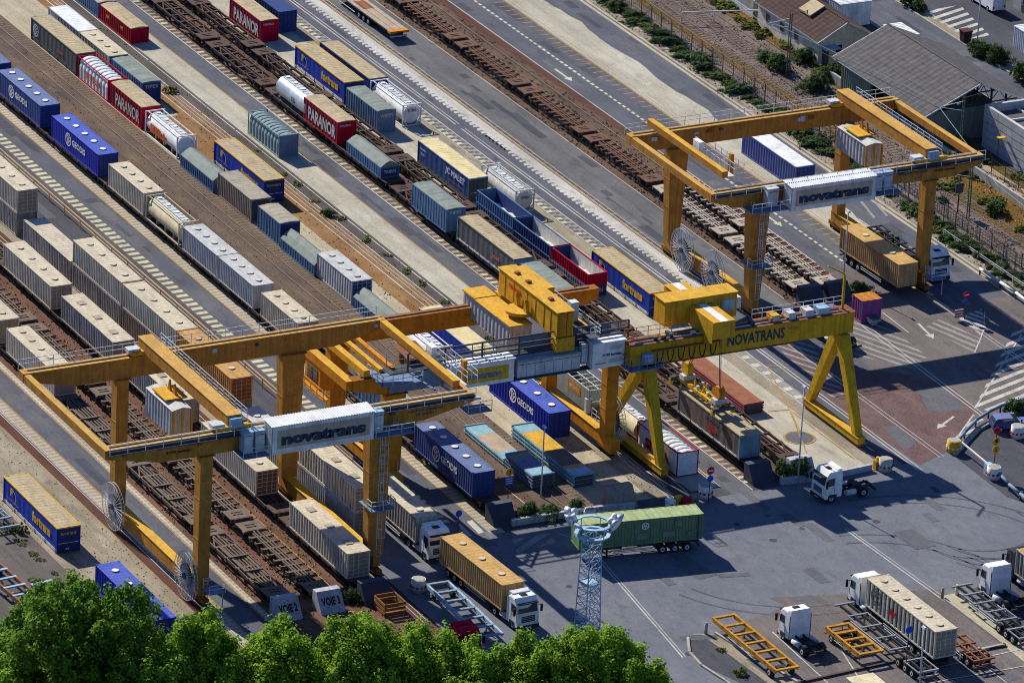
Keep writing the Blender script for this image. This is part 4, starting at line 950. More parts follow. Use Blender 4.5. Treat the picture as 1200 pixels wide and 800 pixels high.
# Q rows on the ground
t = put('open_top_container', -69.9, 13.7, Z0, 8.3, 2.45, 'blue green ribbed WIPES box with green cover in front of a Fortrans body', 'container', 'blue ribbed boxes'); opentop(t, 8.3, 2.45, H27, 'steelblue', 'panelblue', 'tarpgreen', .1, 13, endmat='steelblue'); end_text(t, 'WIPES', 4.16, -.85, 1.85, 1.7, .42, 'offwhite')
t = put('tank_container', -71.2, 17.45, Z0, 8.8, 2.45, 'white SITRA tank container with its round end towards the yard', 'tank container', 'white SITRA tanks'); tankbody(t, 8.8, 2.45, H27, 'sheetwhite', 'cleanwhite', rad=1.16); side_text(t, 'SITRA', -3.2, -1.24, .8, 5.2, .95, 'sitraorange', .06); end_text(t, 'SITRA', 4.41, -.55, 1.75, 1.1, .38, 'signred')
t = put('tank_container', -41.9, 17.35, Z0, 8.7, 2.45, 'dirty white tank container with dark end beyond the cream roof', 'tank container', 'white SITRA tanks'); tankbody(t, 8.7, 2.45, H27, 'offwhite', 'offwhite', rad=1.16); t['group'] = 'tank containers'; end_text(t, 'SITRA', 4.36, -.5, 1.6, 1.0, .35, 'curtaingrey')
for (x0, L, rim, ins, cargo, lab, H) in ((-35.0, 9.0, 'ribblue', 'deepblue', 'sheetwhite', 'blue open box with bright blue inside and white load', 2.7), (-25.7, 9.2, 'deepblue', 'offwhite', 'white', 'blue open box with white floor and yellow heaps', 2.7), (-16.9, 8.9, 'red', 'offwhite', 'weedwhite', 'dark red open box with pale rubble, stacked at the end of the blue ones', 2.7)):
    t = put('open_box', x0, 13.3, Z0, L, 2.45, lab, 'open box', 'open boxes in the middle of the yard')
    openbox(t, L, 2.45, H, rim, ins, cargo, 16, 'ribblue' if rim != 'red' else 'red', 1.35)
    if rim == 'red':
        mb = MB()
        for k in range(17):
            x = -L/2+.1+(L-.2)*k/16; mb.box(x-.12, x+.12, -1.28, -1.235, .1, 1.28, 'ribblue')
        mb.box(-L/2, L/2, -1.236, -1.228, .05, 1.3, 'panelblue'); mb.box(L/2-.005, L/2+.02, -1.2, 1.2, .05, 1.3, 'deepblue'); mb.build('lower_panel', t)
        end_text(t, 'TRINGS', L/2+.024, -.8, .5, 1.6, .4, 'offwhite')
    if x0 == -25.7:
        mb = MB()
        for cx in (-.5, 2.4):
            for i in range(10):
                a, b = 2*math.pi*i/10, 2*math.pi*(i+1)/10; mb.face([(cx, 0, 1.75), (cx+.8*math.cos(a), .5*math.sin(a), 1.15), (cx+.8*math.cos(b), .5*math.sin(b), 1.15)], 'swapyellow', True)
        mb.build('heap', t)
# far right blue container on the pale slab
t = put('container', -41.1, 51.2, Z0, 12.6, 2.6, 'blue grey container with pale roof behind the right gantry sign', 'container'); box_container(t, 12.6, 2.6, 2.75, 'fadedblue', nh=0, pitch=.6, depth=.07, roofmat='sheetwhite', endmat='geodis_dark')
# lower middle
t = put('ribbed_container', 29.6, -.7, Z0, 8.8, 2.5, 'white ribbed container with red frame behind the yellow crane leg', 'container'); ventbody(t, 8.8, 2.5, H27, 'sheetwhite', 'red', 'sheetwhite', 10, True); side_text(t, 'SITRA', -2.5, -1.26, .7, 5.2, 1.1, 'signred', .05)
t = put('tank_container', 20.8, -.7, Z0, 8.4, 2.4, 'cream tank container between the crane legs', 'tank container'); tankbody(t, 8.4, 2.4, 2.6, None, 'cream', rad=1.15, zc=1.2)
t = put('open_frame_box', 12.2, -1.6, Z0, 8.4, 2.4, 'grey green box with open roof bars and an orange sign', 'open box')
for sy in (-1, 1):
    mb = MB(); mb.box(-4.2, 4.2, sy*1.14-.04, sy*1.14+.04, .1, 2.6, 'openframe'); mb.build('side_wall', t)
mb = MB()
for i in range(9): x = -4.1+8.2*i/8; mb.beam((x, -1.1, 2.62), (x, 1.1, 2.62), .08, .08, 'offwhite')
for sy in (-1, 0, 1): mb.beam((-4.1, sy*1.14, 2.66), (4.1, sy*1.14, 2.66), .09, .08, 'offwhite')
mb.build('roof_bars', t)
mb = MB(); 
for sx in (-1, 1): mb.box(sx*4.12-.05, sx*4.12+.05, -1.09, 1.09, .1, 2.55 if sx < 0 else 1.3, 'openframe')
mb.build('end_wall', t)
mb = MB(); mb.box(-.5, 2.3, -1.2, -1.185, 1.2, 2.3, 'orange'); letter(mb, 'arcese', (-.2, -1.21, 1.55), (1,0,0), (0,0,1), 2.2, .4, 'cream', .02); mb.build('sign_panel', t)
mb = MB(); mb.box(-4.2, 4.2, -1.1, 1.1, .03, .12, 'darksteel'); mb.build('floor', t)
# stacked flats
def flatstack(x0, y, L, W, H, n, deck, side, label, grp='stacks of flat racks'):
    t = put('flat_rack_stack', x0, y, zz(4)+.01, L, W, label, 'flat racks', grp); flats(t, L, W, H, n, deck, side); return t
flatstack(22.9, -11.9, 14.0, 2.5, 1.25, 3, ((0, .16, 'teal'), (.16, .52, 'yellow'), (.52, .80, 'curtainbrown'), (.80, .86, 'orangebox'), (.86, 1, 'lightblue')), 'teal', 'stack of flat racks with yellow middle deck in front of the blue container')
flatstack(20.2, -16.1, 9.2, 2.45, .7, 2, ((0, .28, 'teal'), (.28, .78, 'plank'), (.78, 1, 'teal')), 'teal', 'flat rack with wooden deck and pale blue ends')
flatstack(29.6, -16.1, 6.2, 2.6, 1.45, 4, ((0, .3, 'tarpgreen'), (.3, .68, 'geodis_dark'), (.68, 1, 'teal')), 'steelblue', 'short stack of blue grey flat racks nearest the street lamp')
flatstack(13.0, 13.7, 13.8, 2.4, 1.15, 4, ((0, 1, 'rust_deck'),), 'redpanel', 'stack of rusty red flat racks on the pale concrete')
t = put('small_container', 7.0, 38.2, zz(4)+.01, 2.2, 2.5, 'small purple container with orange roof beside the hatched lane', 'container'); box_container(t, 2.2, 2.5, 2.6, 'purple', pitch=.45, depth=.07, nh=0, enddoor=False, endmat='purple')
# left yard bodies
fortrans(18.9, -67.4, zz(4), 'Fortrans body standing on stained concrete near the big tree')
t = put('container', 41.5, -67.2, zz(4), 13.7, 2.5, 'blue GEODIS container half hidden behind the big tree', 'container', 'blue GEODIS containers')
box_container(t, 13.7, 2.5, H27, 'geodis', nh=4, endmat='deepblue', pitch=.6, depth=.06); emblem(t, -1.6, -1.262, 1.5, .8, 'white', None); side_text(t, 'GEODIS', -.5, -1.262, 1.1, 3.7, .75, 'white', .03)
# ------------------------------------------------------------------ gantry cranes
def railing(mb, p, q, h=1.0, step=1.8, mat='galv', rows=(1.0, .55), r=.055):
    p = Vector(p); q = Vector(q); L = (q-p).length; n = max(1, int(L/step))
    for k in rows: mb.beam(p+Vector((0,0,h*k)), q+Vector((0,0,h*k)), r, r, mat)
    for i in range(n+1):
        a = p.lerp(q, i/n); mb.beam(a, a+Vector((0,0,h)), r*1.1, r*1.1, mat)
def part(t, name, fn, **kw):
    mb = MB(); fn(mb); return mb.build(name, t, **kw)
def girder(t, x, y0, y1, yl, yr, zb, zt, w, mat, side='gantry_side', tip=.9):
    "main girder with tapered ends"
    mb = MB()
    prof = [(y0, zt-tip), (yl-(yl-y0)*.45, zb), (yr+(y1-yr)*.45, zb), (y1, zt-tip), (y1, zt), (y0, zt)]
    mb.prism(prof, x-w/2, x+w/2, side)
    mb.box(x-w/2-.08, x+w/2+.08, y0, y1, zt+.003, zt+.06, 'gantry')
    for k in range(9):
        y = y0+(y1-y0)*(k+.5)/9; mb.box(x+w/2, x+w/2+.03, y-.03, y+.03, zt-tip+.1, zt-.02, side)
    return mb.build('main_girder', t)
def leg(t, x, y, zb, zt, w0, w1, d0, d1, mat='gantry_side', lean=0):
    "tapered box leg, w across the yard, d along the tracks"
    mb = MB()
    b = [(x-d0/2, y-w0/2, zb), (x+d0/2, y-w0/2, zb), (x+d0/2, y+w0/2, zb), (x-d0/2, y+w0/2, zb)]
    y2 = y+lean
    tt = [(x-d1/2, y2-w1/2, zt), (x+d1/2, y2-w1/2, zt), (x+d1/2, y2+w1/2, zt), (x-d1/2, y2+w1/2, zt)]
    mb.hexa(b, tt, mat); 
    mb.box(x-d1/2-.15, x+d1/2+.15, y2-w1/2-.15, y2+w1/2+.15, zt-.12, zt-.003, 'gantry_brown')
    for f in (.35, .66):
        z = zb+(zt-zb)*f; w = w0+(w1-w0)*f; d = d0+(d1-d0)*f; mb.box(x-d/2-.03, x+d/2+.03, y+lean*f-w/2-.03, y+lean*f+w/2+.03, z-.05, z+.05, mat)
    return mb.build('leg', t)
def crane_wheels(t, x, y, mat='gantry_brown', n=2):
    mb = MB(); mb.box(x-1.5, x+1.5, y-.32, y+.32, .55, 1.0, mat); mb.box(x-.3, x+.3, y-.36, y+.36, .9, 1.3, mat); b = mb.build('wheel_bogie', t)
    for dx in (-1.05, -.35, .35, 1.05):
        w = MB(); w.tube((x+dx, y-.2, .38), (x+dx, y+.2, .38), .31, 'undergear', 14); w.build('wheel', b)
def reel(t, x, y, z, r, mat='galv', core='darksteel', n=34):
    mb = MB()
    for s in (-.16, .16):
        for i in range(n):
            a, b = 2*math.pi*i/n, 2*math.pi*(i+1)/n
            mb.beam((x+r*math.cos(a), y+s, z+r*math.sin(a)), (x+r*math.cos(b), y+s, z+r*math.sin(b)), .05, .05, mat)
            mb.beam((x+.3*math.cos(a), y+s*.7, z+.3*math.sin(a)), (x+r*math.cos(a), y+s, z+r*math.sin(a)), .045, .045, mat)
    o = mb.build('cable_reel', t)
    mb = MB(); mb.tube((x, y-.3, z), (x, y+.3, z), .32, 'darksteel', 16)
    mb.build('hub', o)
    mb = MB()
    for i in range(24):
        a, b = 2*math.pi*i/24, 2*math.pi*(i+1)/24
        for s in (-1, 1):
            q = [(x+rr*math.cos(u), y+s*.10, z+rr*math.sin(u)) for rr, u in ((.22*r, a), (.52*r, a), (.52*r, b), (.22*r, b))]
            mb.face(q if s < 0 else q[::-1], core)
    mb.build('cable', o)
def ladder(t, x, y, z0, z1, axis='y', mat='galv', w=.5):
    mb = MB()
    for s in (-w/2, w/2): mb.beam((x, y+s, z0), (x, y+s, z1), .05, .05, mat)
    z = z0
    while z < z1: mb.beam((x, y-w/2, z), (x, y+w/2, z), .035, .035, mat); z += .4
    z = z0+2.2
    while z < z1:
        for dx in (0, .6): mb.beam((x+dx, y-w/2-.1, z), (x+dx, y+w/2+.1, z), .035, .035, mat)
        for s in (-1, 1): mb.beam((x, y+s*(w/2+.1), z), (x+.6, y+s*(w/2+.1), z), .035, .035, mat)
        z += 1.0
    for s in (-1, 1): mb.beam((x+.6, y+s*(w/2+.1), z0+2.2), (x+.6, y+s*(w/2+.1), z1), .03, .03, mat)
    return mb.build('ladder', t)
def cabinet(t, x0, x1, y0, y1, z0, z1, mat='lightblue', name='switch_cabinet', n=1):
    mb = MB(); mb.box(x0, x1, y0, y1, z0, z1, mat)
    for i in range(n):
        a = y0+(y1-y0)*i/n; b = y0+(y1-y0)*(i+1)/n
        mb.box(x1, x1+.03, a+.06, b-.06, z0+.1, z1-.1, 'galv'); mb.box(x1+.03, x1+.045, a+.12, b-.12, z1-.35, z1-.28, 'darksteel')
    mb.box(x0-.06, x1+.08, y0-.05, y1+.05, z1+.003, z1+.07, mat); return mb.build(name, t)
def sign(t, x0, x1, y0, y1, z0, z1, text, ybox='sheetwhite', panel='signbeige', letters='navy_letters', pin=.09):
    mb = MB(); mb.box(x0, x1-.06, y0+.06, y1-.06, z0+.05, z1-.05, ybox)
    mb.wavy(y0+.05, y1-.05, x1, z0, z1, 1, .3, .04, ybox, axis='y'); mb.wavy(x0, x1, y0, z0, z1, -1, .3, .04, ybox); mb.wavy(x0, x1, y1, z0, z1, 1, .3, .04, ybox)
    s = mb.build('machinery_housing', t)
    mb = MB(); n = 40
    for i in range(n):
        a = y0-.1+(y1-y0+.2)*i/n; b = y0-.1+(y1-y0+.2)*(i+1)/n; k = (a+b)/2
        for (u, v, zu, zv) in ((a, k, z1+.05, z1+.11), (k, b, z1+.11, z1+.05)): mb.face([(x0-.15, u, zu+.12), (x1+.12, u, zu-.04), (x1+.12, v, zv-.04), (x0-.15, v, zv+.12)], 'sheetwhite')
    mb.build('roof', s)
    h = z1-z0; w = y1-y0; mb = MB(); mb.box(x1+.005, x1+.03, y0+w*pin*.6, y1-w*pin*.5, z0+h*.2, z1-h*.16, panel)
    letter(mb, text, (x1+.035, y0+w*pin, z0+h*.3), (0,1,0), (0,0,1), w*(1-2*pin)+.1, h*.40, letters, .075); mb.build('sign_panel', s)
    return s
def big_gantry(name, label, xb, xf, yl, yr, y0, y1, zu, zt, wl, wr, reels, sign_y, sign_z, trolley_y, house, beams, texts, wide='right'):
    t = thing(name, label, 'gantry crane', ((xb+xf)/2, (yl+yr)/2, 0), 0, 'yellow brown gantry cranes')
    ox, oy = (xb+xf)/2, (yl+yr)/2
    xb -= ox; xf -= ox; yl -= oy; yr -= oy; y0 -= oy; y1 -= oy
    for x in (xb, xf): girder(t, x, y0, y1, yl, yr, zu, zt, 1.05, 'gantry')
    for x in (xb, xf):
        for (y, w) in ((yl, wl), (yr, wr)):
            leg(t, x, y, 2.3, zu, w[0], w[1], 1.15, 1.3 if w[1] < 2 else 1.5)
    for y in (yl, yr):
        mb = MB(); prof = [(xb-.9, 1.2), (xb+.8, .95), (xf-.8, .95), (xf+.9, 1.2), (xf+.9, 2.3), (xb-.9, 2.3)]
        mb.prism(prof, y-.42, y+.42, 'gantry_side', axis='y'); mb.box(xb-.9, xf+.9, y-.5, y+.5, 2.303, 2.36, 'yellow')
        mb.build('leg_beam', t)
        for x in (xb, xf): crane_wheels(t, x, y)
    for y, m_ in ((y0+.35, 'yellow'), (y1-.35, 'yellow')):
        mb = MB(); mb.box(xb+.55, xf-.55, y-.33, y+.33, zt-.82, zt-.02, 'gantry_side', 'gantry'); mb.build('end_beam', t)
    # walkways and railings on the girders
    for x, s in ((xb, -1), (xf, 1)):
        mb = MB()
        mb.box(x+s*.62-.32+s*.3, x+s*.62+.32+s*.3, y0+.2, y1-.2, zt-.32, zt-.26, 'darksteel')
        railing(mb, (x+s*1.2, y0+.2, zt-.26), (x+s*1.2, y1-.2, zt-.26), 1.1)
        mb.tube((x+s*.8, y0+.1, zt-.15), (x+s*.8, y1-.1, zt-.15), .13, 'darksteel', 8)
        mb.build('walkway', t)
    for x in (xb, xf): mb = MB(); mb.box(x-.06, x+.06, y0+.6, y1-.6, zt+.062, zt+.17, 'rail'); mb.build('trolley_rail', t)
    for (rx, side) in reels: reel(t, rx-ox, yl-1.0 if side < 0 else yr+1, 2.65, 2.45)
    # service platform and ladder on the front right leg
    yy = yr if wide == 'right' else yl
    ladder(t, xf+.95, yy+.1, 2.3, zu-.4)
    for z in (zu*.48, zu-.3):
        mb = MB(); mb.box(xf-1.0, xf+1.9, yy-1.3, yy+1.3, z-.06, z, 'steelblue'); railing(mb, (xf+1.85, yy-1.3, z), (xf+1.85, yy+1.3, z), 1.0, 1.2, 'galv')
        railing(mb, (xf+.8, yy-1.28, z), (xf+1.85, yy-1.28, z), 1.0, 1.0, 'galv'); railing(mb, (xf+.8, yy+1.28, z), (xf+1.85, yy+1.28, z), 1.0, 1.0, 'galv')
        mb.build('platform', t)
    ladder(t, xf+1.0, (yl if wide == 'right' else yr)+.1, .9, 3.2)
    mb = MB(); q = (yl if wide == 'right' else yr)
    mb.box(xf+1.0, xf+2.6, q-.2, q+1.5, 2.0, 2.06, 'steelblue'); railing(mb, (xf+2.6, q-.2, 2.06), (xf+2.6, q+1.5, 2.06), .9, .9); mb.beam((xf+2.4, q+1.3, 0.05), (xf+2.4, q+1.3, 2.0), .08, .08, 'galv'); mb.build('lower_platform', t)
    # housing with the sign, cabinets beside it
    sy0, sy1 = sign_y[0]-oy, sign_y[1]-oy
    sign(t, xf+.9, xf+2.7, sy0, sy1, sign_z[0], sign_z[1], 'novatrans')
    for (a, b, m_) in texts['cabs']: cabinet(t, xf+.8, xf+1.9, a-oy, b-oy, zu+.2, zt+.2, m_, n=1)
    for (a, b) in texts['plat']: mb = MB(); mb.box(xf+.55, xf+2.8, a-oy, b-oy, zu-.05, zu+.05, 'steelblue'); railing(mb, (xf+2.75, a-oy, zu+.05), (xf+2.75, b-oy, zu+.05), 1.0, 1.1); mb.build('cabinet_platform', t)
    for (txt, y, z, w, h, m_) in texts['txt']:
        mb = MB(); letter(mb, txt, (xf+.56, y-oy, z), (0,1,0), (0,0,1), w, h, m_, .03); mb.build('lettering', t)
    # trolley
    ty = trolley_y-oy; tz = zt+.35
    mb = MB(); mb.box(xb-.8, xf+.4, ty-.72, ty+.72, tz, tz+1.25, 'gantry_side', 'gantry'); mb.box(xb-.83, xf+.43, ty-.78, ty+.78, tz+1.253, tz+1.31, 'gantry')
    mb.box(xf+.4, xf+.9, ty-.6, ty+.6, tz+.1, tz+1.1, 'lightblue'); tr = mb.build('trolley', t)
    mb = MB(); mb.box(xb-.4, xf, ty+.75, ty+1.55, tz+.3, tz+.36, 'darksteel'); railing(mb, (xb-.4, ty+1.55, tz+.36), (xf, ty+1.55, tz+.36), 1.15, 1.3, 'galv', (1, .66, .33)); mb.build('trolley_walkway', tr)
    for x in (xb, xf): mb = MB(); mb.box(x-.7, x+.7, ty-2.0, ty+1.9, tz-.15, tz+.25, 'yellow'); mb.box(x-.5, x+.5, ty-2.3, ty-1.0, tz+.1, tz+.5, 'galv'); mb.build('trolley_carriage', tr)
    hx0, hx1, hy0, hy1, hz0, hz1 = house; hx0 -= ox; hx1 -= ox; hy0 -= oy; hy1 -= oy
    mb = MB(); mb.wavy(hx0, hx1, hy0, hz0, hz1, -1, .7, .05, 'greycont'); mb.wavy(hy0+.02, hy1-.02, hx1, hz0, hz1, 1, .3, .05, 'palecont', axis='y'); mb.box(hx0+.06, hx1-.06, hy0+.06, hy1, hz0+.05, hz1-.02, 'palecont')
    for y in (hy0+.05, (hy0+hy1)/2, hy1-.08): mb.box(hx1-.02, hx1+.05, y-.1, y+.1, hz0, hz1, 'yellow')
    mb.face([(hx0, hy0-.05, hz1), (hx1+.06, hy0-.05, hz1), (hx1+.06, (hy0+hy1)/2, hz1+.25), (hx0, (hy0+hy1)/2, hz1+.25)], 'greycont'); mb.face([(hx0, (hy0+hy1)/2, hz1+.25), (hx1+.06, (hy0+hy1)/2, hz1+.25), (hx1+.06, hy1, hz1), (hx0, hy1, hz1)], 'greycont')
    mb.face([(hx1+.06, hy0-.05, hz1), (hx1+.06, hy1, hz1), (hx1+.06, (hy0+hy1)/2, hz1+.25)], 'greycont'); mb.build('machine_house', tr)
    mb = MB(); cx = hx0+(hx1-hx0)*.45; mb.box(cx-1.6, cx+1.6, hy0+.1, hy1+.3, hz1+.28, hz1+.42, 'yellow')
    for dx in (-.6, .6): mb.prism([(cx+dx-.35, hz1+.42), (cx+dx+.35, hz1+.42), (cx+dx, hz1+1.5)], ty-.95, ty-.74, 'gantry_side', axis='y')
    mb.build('slewing_plate', tr)
    for (bx0, bx1, by, bz) in beams:
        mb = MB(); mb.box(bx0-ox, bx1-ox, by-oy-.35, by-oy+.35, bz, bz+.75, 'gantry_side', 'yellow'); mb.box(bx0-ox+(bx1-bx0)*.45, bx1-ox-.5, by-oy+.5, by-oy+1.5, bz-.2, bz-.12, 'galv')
        railing(mb, (bx0-ox+(bx1-bx0)*.45, by-oy+1.5, bz-.1), (bx1-ox-.5, by-oy+1.5, bz-.1), 1.3, 1.1); railing(mb, (bx0-ox+(bx1-bx0)*.6, by-oy+2.6, bz-.1), (bx1-ox-.5, by-oy+2.6, bz-.1), 1.3, 1.1)
        mb.box(bx0-ox+(bx1-bx0)*.5, bx0-ox+(bx1-bx0)*.58, by-oy+.7, by-oy+1.3, bz, bz+1.4, 'cleanwhite'); mb.box(bx1-ox-2.2, bx1-ox-1.7, by-oy+1.6, by-oy+2.0, bz-.5, bz+1.9, 'orange'); mb.build('access_bridge', t)
    for i in range(14):
        mb = MB(); x = xb+(xf-xb)*random.random(); s = random.choice((0, 1)); base = xb if s == 0 else xf
        yy_ = y0+(y1-y0)*random.random(); mb.box(base+.56, base+.56+random.uniform(.1, .35), yy_, yy_+random.uniform(.2, .9), zt-.9+random.uniform(0, .3), zt-.45+random.uniform(0, .25), random.choice(('darksteel', 'gantry_brown', 'galv'))); mb.build('junction_box', t)
    return t
big_gantry('gantry_crane', 'wide gantry crane at lower left with trolley and novatrans sign, reaching over the left lane', 28, 48, -58.9, -40.2, -69.6, -30.0, 16, 18.1, (1.25, 1.3), (1.7, 2.5),
    [(29.3, -1), (46.8, -1)], (-53.0, -42.0), (15.9, 18.9), -56.0, (33.0, 39.3, -58.4, -56.2, 14.0, 16.8), [(30, 46.5, -31.0, 18.0)],
    dict(cabs=[(-55.6, -54.6, 'lightblue'), (-54.4, -53.4, 'lightblue'), (-41.6, -40.6, 'lightblue')], plat=[(-56.0, -53.2), (-41.8, -37.6)],
         txt=[('C&P-KRANCRANES', -64.2, 17.3, 4.2, .42, 'purple'), ('2×30 tonnes', -63.2, 16.75, 2.6, .3, 'black'), ('NOVATRANS', -37.2, 17.0, 3.8, .28, 'darksteel'), ('LE DINH', -36.4, 16.6, 2.0, .26, 'darksteel')]))
big_gantry('gantry_crane', 'gantry crane at upper right with novatrans sign spanning the lane with the white arrow', -15.5, 3.0, 27.8, 49.4, 21.6, 56.0, 13.3, 15.3, (1.4, 2.4), (1.1, 1.4),
    [(-11.0, -1), (-4.0, -1)], (30.4, 41.0), (12.9, 15.7), 49.3, (-12.6, -6.2, 46.7, 48.9, 11.6, 14.1), [(-16.0, 1.2, 24.5, 16.0)],
    dict(cabs=[(27.9, 29.2, 'offwhite'), (41.2, 42.3, 'lightblue'), (42.5, 43.6, 'lightblue')], plat=[(25.6, 30.2), (41.0, 44.4)],
         txt=[('C&P-KRANCRANES', 49.8, 14.6, 4.2, .36, 'black'), ('2×30 tonnes', 49.8, 14.15, 2.6, .28, 'black'), ('NOVATRANS', 45.2, 14.3, 3.6, .26, 'darksteel')]), wide='left')
# middle orange gantry
t = thing('gantry_crane', 'orange middle gantry crane with grey walkway, white electrical house and yellow trolley', 'gantry crane', (24.5, -16.6, 0)); ox, oy = 24.5, -16.6
def B(mb, x0, x1, y0, y1, z0, z1, m_, tm=None): mb.box(x0-ox, x1-ox, y0-oy, y1-oy, z0, z1, m_, tm)
XB, XF, YL, YR, ZU, ZT = 17.2, 30.3, -29.6, -4.6, 10.9, 12.9
for x, y0, y1 in ((XB, -35.5, 0.5), (XF, -34.5, -2.6)):
    mb = MB(); mb.prism([(y0-oy, ZT-1.1), (-31-oy, ZU), (-3-oy, ZU), (y1-oy, ZT-1.1), (y1-oy, ZT), (y0-oy, ZT)], x-ox-.55, x-ox+.55, 'orange'); B(mb, x-.62, x+.62, y0, y1, ZT+.003, ZT+.06, 'gantry_brown'); B(mb, x-.08, x+.08, y0+1, y1-1, ZT+.062, ZT+.18, 'rail'); mb.build('main_girder', t)
for x in (XB, XF):
    leg(t, x-ox, YL-oy, 2.2, ZU, 1.6, 2.2, 1.0, 1.3, 'orange'); leg(t, x-ox, YR-oy, 2.2, ZU, 1.25, 1.4, 1.1, 1.2, 'orange')
for y, x1 in ((YL, 33), (YR, 33)):
    mb = MB(); mb.prism([(15.8-ox, 1.2), (17.5-ox, .95), (30.8-ox, .95), (32.4-ox, 1.2), (32.4-ox, 2.2), (15.8-ox, 2.2)], y-oy-.42, y-oy+.42, 'orange', axis='y'); B(mb, 15.8, 32.4, y-.5, y+.5, 2.203, 2.26, 'yellow'); 
    railing(mb, (26-ox, y-oy+.45, 2.26), (31-ox, y-oy+.45, 2.26), 1.1, .9, 'galv'); B(mb, 24.5, 25.0, y+.3, y+.8, 2.26, 3.9, 'galv'); B(mb, 27.8, 28.6, y+.6, y+1.4, 2.3, 3.2, 'steelblue'); mb.build('leg_beam', t)
    for x in (XB+.3, XF): crane_wheels(t, x-ox, y-oy, 'orange')
mb = MB(); B(mb, 18.1, 30.7, -35.2, -34.3, ZT-1.0, ZT, 'orange', 'yellow'); B(mb, 18.1, 30.7, -33.3, -32.6, ZT+.2, ZT+.9, 'yellow'); B(mb, 18.5, 30.0, -31.2, -30.7, ZT+.1, ZT+.5, 'yellow'); B(mb, 18.5, 30.0, -29.9, -29.4, ZT+.1, ZT+.5, 'orange'); mb.build('end_frame', t)
mb = MB(); B(mb, 19.5, 27, -35.9, -35.25, 9.4, 9.5, 'orange'); railing(mb, (19.5-ox, -35.9-oy, 9.5), (27-ox, -35.9-oy, 9.5), 1.0, 1.4, 'yellow'); B(mb, 21.0, 24.5, -35.1, -33.6, 9.3, 11.8, 'orange'); B(mb, 21.6, 22.8, -35.15, -35.08, 9.9, 11.4, 'glass'); B(mb, 23.0, 23.9, -35.15, -35.08, 9.9, 11.4, 'glass'); mb.build('side_platform', t)
mb = MB()
B(mb, 30.0, 33.6, -32.5, -28.0, ZT+.1, ZT+.18, 'steelblue'); railing(mb, (33.5-ox, -32.5-oy, ZT+.18), (33.5-ox, -28-oy, ZT+.18), 1.1, 1.0); railing(mb, (30-ox, -32.5-oy, ZT+.18), (33.5-ox, -32.5-oy, ZT+.18), 1.1, 1.0)
for k in range(12): B(mb, 33.0+k*.0, 33.9, -28+k*.42, -27.7+k*.42, ZT-.1-k*.32, ZT-.05-k*.32, 'steelblue')
mb.beam((33.2-ox, -28-oy, ZT+.9), (33.2-ox, -22.8-oy, ZT-3.0), .1, .25, 'steelblue'); B(mb, 32.6, 34.6, -23.2, -20.5, ZT-3.9, ZT-3.82, 'steelblue'); railing(mb, (34.5-ox, -23.2-oy, ZT-3.8), (34.5-ox, -20.5-oy, ZT-3.8), 1.1, 1.0); mb.build('stairs', t)
DZ = -1.3; DX = -2.4; _B = B
def B(mb, x0, x1, y0, y1, z0, z1, *a): _B(mb, x0+DX, x1+DX, y0, y1, z0+DZ, z1+DZ, *a)
mb = MB(); B(mb, 29.0, 31.6, -27.4, -25.6, ZT+.2, ZT+2.2, 'orange'); B(mb, 31.6, 31.64, -27.2, -26.6, ZT+.9, ZT+1.9, 'glass'); B(mb, 31.6, 31.64, -26.4, -25.8, ZT+.9, ZT+1.9, 'glass'); B(mb, 29.4, 30.4, -27.44, -27.4, ZT+.9, ZT+1.9, 'glass'); c = mb.build('operator_cab', t); B = _B
mb = MB(); mb.face([(28.6+DX-ox, -27.9-oy, ZT+1.3), (32.0+DX-ox, -27.9-oy, ZT+.93), (32.0+DX-ox, -25.3-oy, ZT+.93), (28.6+DX-ox, -25.3-oy, ZT+1.3)], 'rust_deck'); mb.build('roof', c)
# grey walkway on the front, cabinets, sign box, white house
mb = MB(); B(mb, 30.95, 31.05, -30.5, -3.6, ZU+.1, ZT+.1, 'steelblue'); B(mb, 31.06, 32.0, -17.5, -4.2, ZU-.25, ZU-.15, 'darksteel'); B(mb, 29.2, 31.06, -30.5, -3.2, ZT+.2, ZT+.27, 'darksteel')
railing(mb, (31.0-ox, -28.5-oy, ZT+.27), (31.0-ox, -3.2-oy, ZT+.27), 1.9, 4.2, 'darksteel', (1.0, .6, .3), .15)
for k in range(15): mb.beam((31.0-ox, -24-oy+1.4*k, ZT+.3), (31.0-ox, -24-oy+1.4*k, ZT+2.1), .04, .04, 'darksteel')
for k in range(3): mb.beam((31.0-ox, -24-oy, ZT+.5+.4*k), (31.0-ox, -3.3-oy, ZT+.5+.4*k), .035, .035, 'darksteel')
mb.build('walkway', t)
mb = MB(); B(mb, 29.6, 29.66, -15, -4.5, ZT+.3, ZT+1.6, 'steelblue'); mb.build('cable_screen', t)
mb = MB(); railing(mb, (29.2-ox, -30-oy, ZT+.27), (29.2-ox, -3.2-oy, ZT+.27), 1.1, 2.3, 'steelblue'); mb.build('railing', t)
cabinet(t, 31.1-ox, 31.7-ox, -16.3-oy, -9.0-oy, ZU-.1, ZU+1.65, 'greycont', n=7)
cabinet(t, 31.1-ox, 31.7-ox, -8.9-oy, -8.2-oy, ZU+.5, ZU+2.5, 'lightblue', n=1)
mb = MB(); B(mb, 30.98 if False else 31.08, 32.4, -8.0, -4.3, ZU-.1, ZU+2.7, 'cleanwhite'); B(mb, 31.07, 32.6, -8.15, -4.15, ZU+2.703, ZU+2.8, 'sheetwhite')
for z in (ZU+.35, ZU+1.85): 
    for k in range(5): B(mb, 32.4, 32.42, -6.1, -4.6, z+k*.1, z+.06+k*.1, 'galv')
